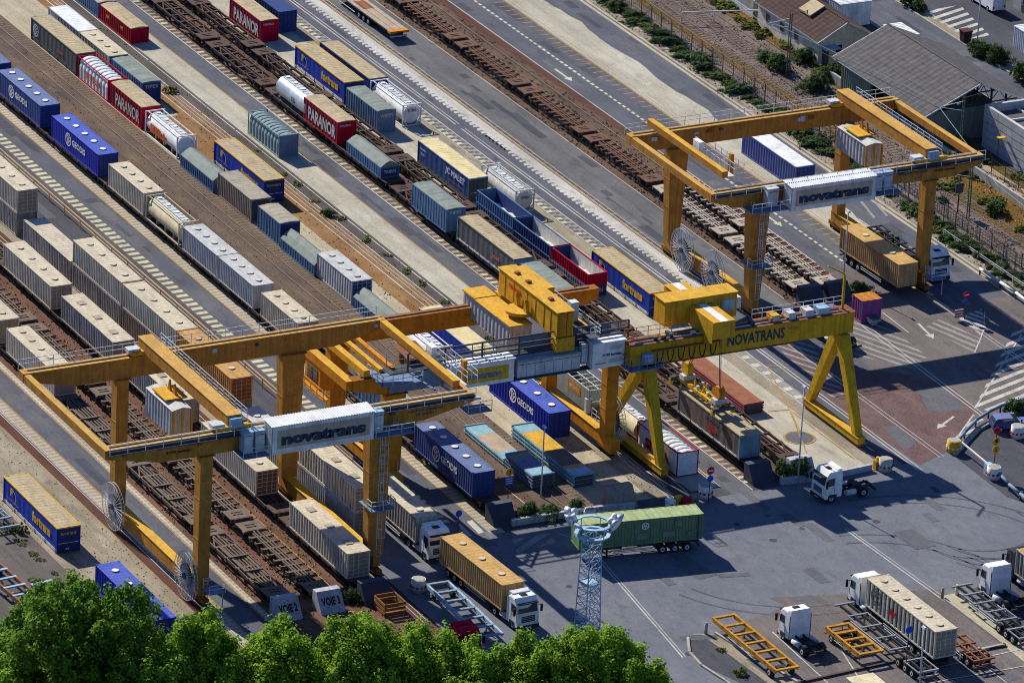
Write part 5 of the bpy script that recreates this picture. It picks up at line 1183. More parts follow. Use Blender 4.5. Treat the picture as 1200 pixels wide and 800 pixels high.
letter(mb, '2×30 tonnes', (32.43-ox, -6.9-oy, ZU+1.15), (0,1,0), (0,0,1), 2.2, .33, 'black', .03); letter(mb, 'konecranes', (32.43-ox, -7.6-oy, ZU+.35), (0,1,0), (0,0,1), 1.2, .2, 'signred', .02)
mb.build('electrical_house', t)
mb = MB(); B(mb, 31.07, 32.3, -24.3, -17.0, ZU, ZU+2.5, 'cleanwhite'); B(mb, 30.4, 32.5, -24.4, -16.9, ZU+2.503, ZU+2.6, 'sheetwhite')
for k in range(7): B(mb, 30.4, 32.5, -24.3+k*1.05, -24.2+k*1.05, ZU+2.6, ZU+2.66, 'lightblue')
B(mb, 32.3, 32.34, -23.6, -17.6, ZU+.4, ZU+1.95, 'swapyellow'); letter(mb, 'novatrans', (32.35-ox, -23.0-oy, ZU+.8), (0,1,0), (0,0,1), 4.6, .75, 'steelblue', .06); mb.build('sign_housing', t)
# trolley
mb = MB(); B(mb, 18.5, 31.6, -11.9, -10.0, 14.6, 17.3, 'yellow'); B(mb, 18.3, 31.7, -12.0, -9.9, 17.303, 17.37, 'yellow'); B(mb, 18.5, 25.0, -9.95, -8.8, 15.6, 17.2, 'yellow')
B(mb, 31.6, 31.75, -11.7, -11.1, 14.7, 17.2, 'orange'); B(mb, 31.6, 31.75, -10.8, -10.2, 14.7, 17.2, 'orange'); B(mb, 30.6, 31.9, -12.0, -9.9, 13.1, 14.55, 'yellow'); B(mb, 17.9, 19.3, -12.0, -9.9, 13.1, 14.55, 'yellow')
letter(mb, 'CRANES', (20.8-ox, -11.93-oy, 16.1), (1,0,0), (0,0,1), 2.8, .45, 'signred', .03)
for x in (23.4, 25.4): mb.prism([(x-ox-.4, 14.9), (x-ox+.4, 14.9), (x-ox, 16.4)], -12.4-oy, -12.0-oy, 'yellow', axis='y')
[B(mb, x_-.03, x_+.03, -11.94, -11.9, 14.65, 17.25, 'gantry_side') for x_ in (20, 21.9, 24.9, 26.8, 28.7, 30.2)]
for x_ in (20.5, 23, 28): B(mb, x_, x_+.5, -11.2, -10.7, 17.37, 17.6, 'rust_deck')
tr = mb.build('trolley', t)
mb = MB(); mb.tube((24.4-ox, -12.3-oy, 14.75), (24.4-ox, -12.3-oy, 15.1), 1.6, 'yellow', 24); mb.build('slewing_ring', tr)
mb = MB(); mb.wavy(16.0-ox, 26.6-ox, -14.6-oy, 11.7, 14.2, -1, .8, .05, 'greycont'); B(mb, 16.1, 26.5, -14.5, -12.1, 11.75, 14.2, 'greycont', 'yellow'); mb.wavy(-14.6-oy, -12.1-oy, 26.6-ox, 11.7, 14.2, 1, .3, .05, 'palecont', axis='y')
for a, b, z in ((15.9, 18.6, 14.35), (18.7, 23.6, 14.28), (23.7, 26.75, 14.35)): B(mb, a, b, -14.75, -12.1, 14.203, z, 'yellow')
mb.build('machine_house', tr)
mb = MB(); B(mb, 22, 33, -8.7, -7.5, 14.5, 14.57, 'darksteel'); railing(mb, (22-ox, -7.5-oy, 14.57), (33-ox, -7.5-oy, 14.57), 1.2, 1.3, 'galv', (1, .66, .33)); railing(mb, (33-ox, -8.7-oy, 14.57), (33-ox, -7.5-oy, 14.57), 1.2, .6); B(mb, 27.5, 28.4, -8.6, -7.7, 14.6, 16.7, 'offwhite'); B(mb, 24, 36, -6.9, -6.1, 12.3, 13.1, 'orange', 'yellow') if False else None
mb.build('trolley_walkway', tr)
mb = MB(); B(mb, 25.5, 31.0, -7.3, -6.2, 13.1, 13.7, 'orange', 'yellow'); mb.build('crab_beam', t)
# yellow A-legged gantry
t = thing('gantry_crane', 'bright yellow single girder gantry crane on A-shaped legs with NOVATRANS lettering', 'gantry crane', (32.6, 10, 0)); ox, oy = 32.6, 10
mb = MB(); B(mb, 31.7, 33.5, -4.2, 22.3, 10.9, 13.2, 'crane_yellow'); B(mb, 31.55, 33.65, -4.3, 22.4, 13.203, 13.27, 'rust_deck'); B(mb, 33.3, 33.5, -3, 15.5, 10.70, 10.80, 'rust_deck')
for y in [-3+k*2.1 for k in range(13)]: B(mb, 33.5, 33.53, y-.04, y+.04, 10.95, 13.15, 'crane_yellow')
B(mb, 32.3, 32.45, -3.5, 21, 13.27, 13.4, 'rail'); B(mb, 33.0, 33.1, -3.5, 21, 13.27, 13.38, 'galv'); mb.build('main_girder', t)
mb = MB(); letter(mb, 'NOVATRANS', (33.55-ox, 7.2-oy, 11.5), (0,1,0), (0,0,1), 6.8, 1.25, 'navy_letters', .02); mb.build('lettering', t)
mb = MB(); letter(mb, 'PORTIQUE', (33.55-ox, 14.4-oy, 12.3), (0,1,0), (0,0,1), 1.3, .28, 'darksteel', 0); mb.build('lettering', t)
def aleg(y, ax, b0, b1, mat, w=.8):
    for bx in (b0, b1):
        mb = MB(); s = .75
        bw, tw = .42, .62
        xb_, xt = bx, ax+(.35 if bx > ax else -.35)
        mb.hexa([(xb_-bw-ox, y-bw-oy, 1.1), (xb_+bw-ox, y-bw-oy, 1.1), (xb_+bw-ox, y+bw-oy, 1.1), (xb_-bw-ox, y+bw-oy, 1.1)], [(xt-tw-ox, y-tw-oy, 10.88), (xt+tw-ox, y-tw-oy, 10.88), (xt+tw-ox, y+tw-oy, 10.88), (xt-tw-ox, y+tw-oy, 10.88)], mat); mb.build('leg', t)
    mb = MB(); B(mb, b0-.9, b1+.9, y-.42, y+.42, .42, 1.1, 'crane_yellow'); B(mb, b0-.9, b1+.9, y-.5, y+.5, 1.103, 1.16, 'yellow'); mb.build('leg_beam', t)
    for x in (b0, b1):
        mb = MB(); mb.box(x-ox-.9, x-ox+.9, y-oy-.3, y-oy+.3, .15, .40, 'gantry_brown')
        for dx in (-.5, .5): mb.tube((x-ox+dx, y-oy-.15, .28), (x-ox+dx, y-oy+.15, .28), .26, 'undergear', 12)
        mb.build('wheel_bogie', t)
aleg(21.1, 33.0, 27.9, 37.8, 'crane_yellow'); aleg(-2.0, 33.0, 25.6, 37.3, 'crane_yellow')
mb = MB(); B(mb, 31.0, 34.6, -4.6, -.8, 10.78, 10.88, 'steelblue')
for p, q in (((34.5, -4.6), (34.5, -.8)), ((31, -4.6), (34.5, -4.6)), ((31, -4.6), (31, -.8))): railing(mb, (p[0]-ox, p[1]-oy, 10.88), (q[0]-ox, q[1]-oy, 10.88), 1.2, .9, 'steelblue')
B(mb, 33.6, 34.3, -2.9, -1.9, 11.3, 12.3, 'lightblue'); mb.build('end_platform', t)
mb = MB()
for k in range(6):
    y = -1.2+k*1.25
    for i in range(8):
        a, b = math.pi*i/8, math.pi*(i+1)/8; mb.beam((33.75-ox, y+.35-.35*math.cos(a)-oy, 12.3-1.3*math.sin(a)), (33.75-ox, y+.35-.35*math.cos(b)-oy, 12.3-1.3*math.sin(b)), .08, .08, 'black')
B(mb, 33.6, 33.9, -1.8, 6.2, 12.4, 12.5, 'rust_deck'); mb.build('festoon_cable', t)
mb = MB(); B(mb, 28.0, 30.3, 1.4, 9.9, 13.3, 16.0, 'yellow'); [B(mb, 30.3, 30.33, y_-.03, y_+.03, 13.3, 16.0, 'gantry_side') for y_ in (2.8, 5.6, 8.0)]; B(mb, 27.9, 30.4, 1.3, 10.0, 16.003, 16.08, 'yellow'); B(mb, 30.31, 30.34, 8.2, 9.6, 14.1, 15.3, 'lightblue'); B(mb, 28.2, 30.0, 9.95, 10.6, 14, 15.2, 'galv'); tr = mb.build('hoist_house', t)
mb = MB(); B(mb, 24.6, 27.9, 4.4, 6.9, 13.6, 15.4, 'yellow'); B(mb, 30.4, 35.4, 4.3, 6.9, 13.4, 15.3, 'yellow'); mb.face([(30.4-ox, 4.28-oy, 13.4), (33.2-ox, 4.28-oy, 12.3), (35.4-ox, 4.28-oy, 13.0), (35.4-ox, 4.28-oy, 15.2)], 'crane_yellow')
for a, b in ((24.6, 27.9), (30.42, 35.42)): B(mb, a, b, 5.2, 6.1, 15.403 if a < 28 else 15.303, 15.44 if a < 28 else 15.34, 'sheetwhite'); B(mb, a, b, 4.3, 5.15, 15.403 if a < 28 else 15.303, 15.43 if a < 28 else 15.33, 'yellow')
mb.build('cross_house', tr)
for (y, w, m_) in ((16.6, 1.0, 'offwhite'), (18.2, 1.3, 'lightblue'), (14.6, .8, 'galv'), (12.6, .9, 'yellow')): mb = MB(); B(mb, 31.9, 33.2, y, y+w, 13.28, 14.0, m_); B(mb, 33.2, 33.22, y+.1, y+w-.1, 13.4, 13.9, 'galv'); mb.build('girder_cabinet', t)
mb = MB(); mb.beam((32.5-ox, 21.4-oy, 13.3), (32.5-ox, 21.4-oy, 17.2), .22, .22, 'yellow'); mb.beam((32.5-ox, 21.4-oy, 17.2), (32.5-ox, 19.3-oy, 18.4), .15, .15, 'yellow'); mb.build('davit', t)
for a_, b_, c_ in ((11, 22, 'galv'), (-4, 1.5, 'orange')): mb = MB(); railing(mb, (31.7-ox, a_-oy, 13.28), (31.7-ox, b_-oy, 13.28), 1.1, 1.2, c_); mb.build('railing', t)
for k in range(14): mb = MB(); y = -3.6+25*random.random(); B(mb, 31.8+random.random()*1.2, 33.1, y, y+random.uniform(.2, .8), 13.28, 13.28+random.uniform(.1, .5), random.choice(('rust_deck', 'orangebox', 'galv', 'curtaingrey'))); mb.build('junction_box', t)
reel(t, 28.6-ox, -3.1-oy, 3.0, 2.7, core='darksteel')
mb = MB()  # spreader hanging over the brown curtain body
sx0, sx1, sy, sz = 25.0, 34.0, 6.9, 4.7
B(mb, sx0, sx1, sy-.6, sy-.3, sz, sz+.35, 'crane_yellow'); B(mb, sx0, sx1, sy+.3, sy+.6, sz, sz+.35, 'crane_yellow')
for x in [sx0+k*1.1 for k in range(9)]: B(mb, x, x+.18, sy-.6, sy+.6, sz+.05, sz+.3, 'crane_yellow')
for x in (sx0-.3, sx1-.2): B(mb, x, x+.5, sy-1.3, sy+1.3, sz-.1, sz+.3, 'darksteel'); B(mb, x, x+.4, sy-1.35, sy-1.0, sz-.5, sz+.1, 'crane_yellow'); B(mb, x, x+.4, sy+1.0, sy+1.35, sz-.5, sz+.1, 'crane_yellow')
for x in (sx0+.8, sx1-1.4): 
    B(mb, x, x+.9, sy-.7, sy+.7, sz+.35, sz+.9, 'galv'); mb.tube((x+.4-ox, sy-.35-oy, sz+1.5), (x+.4-ox, sy+.35-oy, sz+1.5), .75, 'crane_yellow' if x < 29 else 'orange', 14)
for k in range(20): x = random.uniform(sx0, sx1-.6); y = sy+random.uniform(-.9, .8); B(mb, x, x+random.uniform(.2, .6), y, y+random.uniform(.1, .3), sz+.3, sz+random.uniform(.45, .9), random.choice(('crane_yellow', 'darksteel', 'galv', 'orange')))
sp = mb.build('spreader', t)
mb = MB()
for x, xt in ((sx0+1.2, 31.4), (sx0+1.5, 31.7), (sx1-1.0, 33.6), (sx1-.7, 33.9)): mb.tube((x-ox, sy-oy, sz+1.9), (xt-ox, 6.2-oy, 12.9), .045, 'darksteel', 5)
mb.build('hoist_cables', sp)
# ------------------------------------------------------------------ lorries
def wheel(parent, x, y, r=.5, w=.3, name='wheel', rim='galv'):
    mb = MB(); mb.tube((x, y-w/2, r), (x, y+w/2, r), r, 'tyre', 18); o = mb.build(name, parent)
    mb = MB(); mb.tube((x, y-w/2-.02, r), (x, y+w/2+.02, r), r*.52, rim, 14); mb.tube((x, y-w/2-.05, r), (x, y+w/2+.05, r), r*.2, 'chassisblack', 8); mb.build('rim', o); return o
def cab(t, x0, col='cleanwhite', dirn=1, H=3.55, roof_hatch=True, deflector=True):
    "cab with its nose at local +x; x0 rear face"
    L = 2.15; W = 2.45
    S = lambda x: x0+x
    mb = MB()
    side = [(0, 1.0), (0, 3.15), (.5, H-.08), (1.45, H-.1), (1.85, 3.0), (2.05, 2.0), (L, 1.85), (L, .55), (1.75, .45), (1.6, .95), (.7, .95), (.55, .6), (0, .6)]
    for k, (a, b) in enumerate(zip(side, side[1:]+side[:1])):
        for (y0, y1) in ((-W/2+.1, W/2-.1),): mb.face([(S(a[0]), y0, a[1]), (S(a[0]), y1, a[1]), (S(b[0]), y1, b[1]), (S(b[0]), y0, b[1])][::-1], col)
    inner = [(S(x), z) for x, z in side]
    for s in (-1, 1):
        y = s*(W/2-.1); yo = s*W/2
        top = [(0, 3.05), (.45, H-.2), (1.4, H-.22), (1.78, 2.95), (1.98, 2.0), (L-.05, 1.8), (L-.05, .6), (1.7, .5), (1.55, 1.0), (.72, 1.0), (.58, .65), (0, .65)]
        f = [(S(x), yo, z) for x, z in top]
        mb.face(f if s < 0 else f[::-1], col)
        bev = [(0, 3.15), (.5, H-.08), (1.45, H-.1), (1.85, 3.0), (2.05, 2.0), (L, 1.85), (L, .55)]
        tb = top[:7]
        for k in range(6):
            q = [(S(bev[k][0]), y, bev[k][1]), (S(bev[k+1][0]), y, bev[k+1][1]), (S(tb[k+1][0]), yo, tb[k+1][1]), (S(tb[k][0]), yo, tb[k][1])]
            mb.face(q, col)
    o = mb.build('cab', t)
    g = MB(); # windscreen and side windows slightly proud
    g.face([(S(1.835), -1.05, 2.98), (S(2.065), -1.08, 2.02), (S(2.065), 1.08, 2.02), (S(1.875-.02), 1.05, 2.98)], 'glass'); g.build('windscreen', o)
    for s in (-1, 1):
        g = MB(); f = [(S(.95), s*(W/2+.012), 1.95), (S(1.9), s*(W/2+.012), 1.95), (S(1.74), s*(W/2+.012), 2.75), (S(.95), s*(W/2+.012), 2.8)]; g.face(f if s < 0 else f[::-1], 'glass'); g.build('side_window', o)
        g = MB(); g.box(S(1.95), S(2.1), s*(W/2+.3)-.1, s*(W/2+.3)+.1, 1.9, 2.65, 'black'); g.beam((S(1.85), s*W/2, 2.6), (S(2.02), s*(W/2+.3), 2.6), .05, .05, 'black'); g.build('mirror', o)
        g = MB(); g.box(S(L-.02), S(L+.03), s*.95-.2, s*.95+.2, .72, .95, 'lamp_glass'); g.build('headlight', o)
    g = MB(); g.box(S(L-.01), S(L+.02), -.75, .75, 1.05, 1.7, 'black'); 
    for z in (1.2, 1.4, 1.58): g.box(S(L+.02), S(L+.04), -.7, .7, z-.02, z+.02, 'galv')
    g.build('grille', o)
    g = MB(); g.box(S(L-.1), S(L+.09), -1.22, 1.22, .32, .72, 'chassisblack'); g.box(S(L+.09), S(L+.11), -.35, .35, .45, .58, 'offwhite'); g.build('bumper', o)
    g = MB(); g.box(S(1.86), S(2.2), -1.1, 1.1, 2.96, 3.04, 'black'); g.build('sun_visor', o)
    for s in (-1, 1):
        g = MB(); g.box(S(.6), S(1.6), s*(W/2)-.02, s*(W/2)+.02, .66, .98, 'chassisblack'); g.build('step', o)
        g = MB(); g.box(S(.88), S(.91), s*(W/2)-.012, s*(W/2)+.012, 1.1, 2.85, 'chassisblack'); g.box(S(1.95), S(1.98), s*(W/2)-.012, s*(W/2)+.012, 1.1, 1.9, 'chassisblack'); g.box(S(1.0), S(1.15), s*(W/2)-.03, s*(W/2)+.03, 1.72, 1.77, 'chassisblack'); g.build('door', o)
    if roof_hatch: g = MB(); g.box(S(.75), S(1.25), -.35, .35, H-.09, H-.03, 'black'); g.build('roof_hatch', o)
    if deflector:
        g = MB(); g.hexa([(S(.0), -1.1, 3.15), (S(.55), -1.1, H-.09), (S(.55), 1.1, H-.09), (S(0), 1.1, 3.15)], [(S(.0), -1.05, H+.12), (S(.55), -.9, H+.02), (S(.55), .9, H+.02), (S(0), 1.05, H+.12)], col); g.build('wind_deflector', o)
    return o
def tractor(name, label, x, y, z, rz, col='cleanwhite', grp=None, L=5.9, **kw):
    "tractor unit, nose to local +x, origin mid"
    t = thing(name, label, 'lorry', (x, y, z), rz, grp); cab(t, L/2-2.2, col, **kw)
    mb = MB()
    for s in (-1, 1): mb.box(-L/2, L/2-.5, s*.42-.06, s*.42+.06, .72, .98, 'chassisblack')
    for x_ in (-L/2+.1, -L/2+1.6, -.2): mb.box(x_-.06, x_+.06, -.36, .36, .75, .95, 'chassisblack')
    mb.box(-1.9, -1.0, -.5, .5, 1.0, 1.15, 'chassisblack'); mb.box(-L/2-.05, -L/2+.1, -1.15, 1.15, .55, .75, 'chassisblack'); mb.build('chassis', t)
    for s in (-1, 1):
        g = MB(); g.tube((-.85, s*.95, .72), (.35, s*.95, .72), .3, 'galv', 14); g.build('fuel_tank', t)
        g = MB(); 
        for i in range(6):
            a, b = math.pi*(.1+.8*i/6), math.pi*(.1+.8*(i+1)/6); g.face([(-1.75+.62*math.cos(u), v, .5+.62*math.sin(u)) for u, v in ((a, s*.75), (a, s*1.2), (b, s*1.2), (b, s*.75))], 'chassisblack')
        g.build('mudguard', t)
        wheel(t, L/2-1.05, s*1.0, .5); wheel(t, -1.75, s*.95, .5, .5)
    return t
def skeletal(name, label, x, y, z, rz, L=12.2, col='chassisblue', cross=None, axles=3, grp=None, wid=2.4, beams='chassisblue', legs=True, rear=True, deckz=1.15, gooseneck=True):
    t = thing(name, label, 'trailer', (x, y, z), rz, grp); h = L/2
    mb = MB()
    for s in (-1, 1):
        yy = s*(wid/2-.12) if not gooseneck else s*.48
        bw = .07 if gooseneck else .12; mb.box(-h+.2, h-.2, yy-bw, yy+bw, deckz-(.28 if gooseneck else .4), deckz, beams)
    n = 6 if L > 9 else 4
    for i in range(n+1):
        x_ = -h+.15+(L-.3)*i/n; cw = .09 if gooseneck else .16; mb.box(x_-cw, x_+cw, -wid/2, wid/2, deckz-.16, deckz+.012, cross or col)
    if gooseneck:
        for s in (-1, 1):
            for i in range(0, n, 2):
                a = -h+.25+(L-.3)*i/n; b = -h+.05+(L-.3)*(i+1)/n; mb.box(a, b, s*(wid/2-.06)-.05, s*(wid/2-.06)+.05, deckz-.12, deckz-.02, col)
    mb.build('frame', t)
    ax = [-h+1.3+1.3*k for k in range(axles)]
    for a in ax:
        for s in (-1, 1): wheel(t, a, s*(wid/2-.2), .48, .38)
        mb = MB(); mb.tube((a, -wid/2+.4, .48), (a, wid/2-.4, .48), .08, 'chassisblack', 8); mb.box(a-.25, a+.25, -.5, .5, .5, deckz-.3, 'chassisblack'); mb.build('axle', t)
    if legs:
        for s in (-1, 1):
            mb = MB(); mb.box(h-3.0, h-2.85, s*.75-.07, s*.75+.07, .02, deckz-.1, cross or col); mb.box(h-3.1, h-2.75, s*.75-.14, s*.75+.14, 0, .05, 'chassisblack'); mb.build('landing_leg', t)
    if rear:
        mb = MB(); mb.box(-h-.02, -h+.1, -wid/2, wid/2, .5, .65, col); mb.box(-h-.04, -h-.02, -1.1, -.7, .5, .65, 'signred'); mb.box(-h-.04, -h-.02, .7, 1.1, .5, .65, 'signred')
        for s in (-1, 1): mb.box(-h, -h+.08, s*.6-.05, s*.6+.05, .6, deckz-.2, col)
        mb.build('rear_bumper', t)
    mb = MB()
    for s in (-1, 1): mb.box(-1.6, h-3.4, s*(wid/2-.03)-.03, s*(wid/2-.03)+.03, .55, .62, 'galv'); mb.box(-1.6, h-3.4, s*(wid/2-.03)-.03, s*(wid/2-.03)+.03, .8, .87, 'galv')
    if not (beams == 'wood'): mb.build('side_guard', t)
    return t
ZC = 1.18+zz(7)
# containers on lorries
gl = 'lorries loaded with a container'
tractor('tractor_unit', 'white tractor unit under the grey container, left of the yellow brown container lorry', 45.55, -32.9, zz(7), 0, L=5.6)
skeletal('container_trailer', 'container trailer below the grey container beside the gantry leg', 39.3, -33.1, zz(7), 0, 12.4, 'chassisblack', beams='chassisblack', rear=False)
bulk(33.3, -34.3, ZC+.05, 12.3, 'grime', 'grey container on the lorry between gantry leg and pale road', None, nh=4, endmat='palecont', enddoor=False, pitch=.6, depth=.05, roofmat='palecont')
rz = R(2.6); 
tractor('tractor_unit', 'white tractor unit nose towards the tree tops, under the yellow brown container', 62.9, -32.05, zz(7), rz, L=5.4)
skeletal('container_trailer', 'container trailer under the long yellow brown container', 56.3, -32.2, zz(7), rz, 12.2, 'chassisblack', beams='chassisblack', rear=False)
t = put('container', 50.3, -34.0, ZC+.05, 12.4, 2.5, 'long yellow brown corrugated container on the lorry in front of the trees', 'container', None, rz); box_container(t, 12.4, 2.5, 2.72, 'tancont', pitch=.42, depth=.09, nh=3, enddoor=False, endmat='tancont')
t = put('container', -8.1, 45.3, ZC+.05, 12.4, 2.5, 'yellow brown corrugated container on a trailer behind the right gantry leg', 'container', None, R(1.5)); box_container(t, 12.4, 2.5, 2.72, 'tancont', pitch=.42, depth=.09, nh=2, enddoor=False, endmat='tancont')
skeletal('container_trailer', 'trailer under the yellow brown container by the right gantry leg', -1.9, 46.7, zz(7), R(1.5), 12.2, 'chassisblack', beams='chassisblack')
tractor('tractor_unit', 'white tractor unit with dark windscreen behind the right gantry leg', -.6, 52.5, zz(7), 0, L=5.6)
skeletal('container_trailer', 'empty dark trailer behind the white lorry at the right gantry leg', -7.3, 52.5, zz(7), 0, 11.4, 'chassisblack', beams='chassisblack')
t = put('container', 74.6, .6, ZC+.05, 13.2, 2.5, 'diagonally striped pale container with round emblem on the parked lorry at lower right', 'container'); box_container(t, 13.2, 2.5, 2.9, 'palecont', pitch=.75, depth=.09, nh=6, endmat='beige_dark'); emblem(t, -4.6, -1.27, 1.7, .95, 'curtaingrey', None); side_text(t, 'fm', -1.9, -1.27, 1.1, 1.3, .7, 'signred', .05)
skeletal('container_trailer', 'trailer under the striped container at lower right', 81.2, 1.85, zz(7), math.pi, 12.8, 'chassisblack', beams='chassisblack')
tractor('tractor_unit', 'white tractor unit in front of the striped container at lower right', 74.0, 1.85, zz(7), math.pi, L=5.4, roof_hatch=False)
tractor('tractor_unit', 'lone white tractor unit parked between the two orange trailers', 78.6, -8.5, zz(7), math.pi, L=6.2)
tractor('tractor_unit', 'white tractor unit alone by the bushes, its windscreen to the left', 48.6, 13.2, zz(7), -math.pi/2+.05, L=6.4)
tractor('tractor_unit', 'white tractor unit at the right picture edge with blue rear wall', 77.0, 15.3, zz(7), math.pi, L=6.2, roof_hatch=False)
tractor('tractor_unit', 'dark tractor unit behind the white one at the right picture edge', 74.6, 19.6, zz(7), math.pi, 'chassisblack', L=5.8)
t = put('container', 73.8, 18.3, ZC+.05, 12.3, 2.5, 'brown camouflage patterned container at the right picture edge', 'container'); box_container(t, 12.3, 2.5, 2.7, 'grime', pitch=.6, depth=.08, nh=3, roofmat='tancont')
skeletal('container_trailer', 'trailer below the camouflage container at the right edge', 80.0, 19.6, zz(7), math.pi, 12, 'chassisblack', beams='chassisblack')
tractor('tractor_unit', 'dark blue lorry without trailer in the gantry shadow behind the yellow A-leg', 12.9, 40.0-7.2, zz(7), math.pi+.1, 'geodis_dark', L=6.6)
skeletal('container_trailer', 'orange skeletal trailer nearest the grass island', 78.0, -13.6, zz(7), math.pi, 12.8, 'trailer_orange', axles=1, beams='trailer_orange', gooseneck=False, rear=False, deckz=1.25, wid=2.6)
skeletal('container_trailer', 'short orange skeletal trailer right of the lone tractor unit', 80.9, -4.2, zz(7), 0, 6.8, 'trailer_orange', axles=1, beams='trailer_orange', gooseneck=False, deckz=1.25, wid=2.7)
skeletal('container_trailer', 'grey skeletal trailer between the short orange one and the striped container', 81.5, -1.0, zz(7), math.pi, 16.5, 'trailgrey', beams='chassisblack', cross='trailgrey', wid=2.3)
skeletal('container_trailer', 'brown skeletal trailer behind the striped container end', 85.8, 5.4, zz(7), math.pi, 7.5, 'rust_deck', beams='rust_deck', axles=2)
skeletal('container_trailer', 'empty grey trailer in front of the white lorry at the right edge', 80.3, 12.2, zz(7), math.pi, 13, 'trailgrey', beams='chassisblack', cross='trailgrey')
skeletal('container_trailer', 'blue grey skeletal trailer with yellow side beam, left of the yellow brown container', 60.7, -36.4, zz(7), R(-2), 12.8, 'chassisblue', axles=1, beams='lightblue', gooseneck=False, wid=2.5, rear=False)
skeletal('container_trailer', 'blue grey trailer with rusty beam at the lower left edge', 38.0, -75.2, zz(4), R(4), 12, 'lightblue', axles=2, beams='rust_deck', gooseneck=False)
skeletal('container_trailer', 'small light blue trailer beside the big tree', 43.5, -72.0, zz(4), R(5), 7, 'lightblue', axles=2, beams='chassisblue', gooseneck=False)
skeletal('container_trailer', 'dark trailer end cut by the left picture edge', 20.8, -70.4, zz(4), R(2), 12.5, 'lightblue', axles=3, beams='chassisblack')
tractor('tractor_unit', 'dark red tractor cab showing above the tree tops', 67.4, -40.5, zz(7), 0, 'red', L=5.2, roof_hatch=False)
tractor('tractor_unit', 'white cab cut by the lower left picture edge beyond the Fortrans body', 12, -75.5, zz(4), 0, L=5.4)
# green container standing crosswise on a trailer
ang = math.atan2(12.8, 2.0); cx, cy = (50.7+55.1)/2, (-19.7-6.7)/2
t = thing('container', 'long green corrugated container with white round mark on a trailer, crosswise to the tracks', 'container', (cx, cy, ZC+.1), ang)
box_container(t, 13.1, 2.45, 2.75, 'greenbox', pitch=.34, depth=.07, nh=0, enddoor=False)
mb = MB(); mb.tube((.4, -1.24, 2.0), (.4, -1.262, 2.0), .4, 'white', 20); 
for k in range(5): a = 2*math.pi*k/5+.3; mb.tube((.4+.22*math.cos(a), -1.265, 2+.22*math.sin(a)), (.4+.22*math.cos(a), -1.272, 2+.22*math.sin(a)), .09, 'navy_letters', 10)
mb.build('emblem', t)
for (x, z, w, h) in ((-.4, .55, 1.2, .7), (3.5, 1.6, .8, .7), (2.3, .6, 1.3, .6), (4.9, .5, .6, .5)): mb = MB(); mb.box(x, x+w, -1.262, -1.245, z, z+h, 'sheetgreen'); mb.build('paint_patch', t)
mb = MB(); mb.box(6.0, 6.15, -1.275, -1.2, .1, 2.6, 'darksteel'); mb.build('lock_bar', t)
skeletal('container_trailer', 'three axle trailer carrying the long green container', cx, cy, zz(7), ang+math.pi, 12.6, 'chassisblack', beams='chassisblack')
# orange flat trailer at the top
t = put('flat_trailer', -105.0, 28.9, zz(3), 16.0, 2.5, 'flat trailer with pale plank deck and orange end at the top of the grey lane', 'trailer')
mb = MB(); mb.box(-8, 7.2, -1.25, 1.25, 1.1, 1.25, 'darksteel'); mb.box(-8, 7.2, -1.2, 1.2, 1.253, 1.28, 'plank'); mb.box(7.2, 8, -1.27, 1.27, 1.0, 1.3, 'orange'); mb.box(-3.5, -.6, -.7, .7, 1.283, 1.3, 'rust_deck')
for y in (-.5, .5): mb.box(-8, 7.2, y-.03, y+.03, 1.282, 1.30, 'curtainbrown')
mb.build('deck', t)
for a in (-1, .3, 1.6):
    for s in (-1, 1): wheel(t, a, s*.95, .46, .35)
mb = MB(); mb.box(-6.5, -2, -1.22, -1.16, .45, .52, 'galv'); mb.box(-8, 8, -.5, .5, .75, 1.095, 'chassisblack'); mb.box(7.7, 7.9, -1.1, 1.1, .5, .65, 'galv'); mb.build('underframe', t)
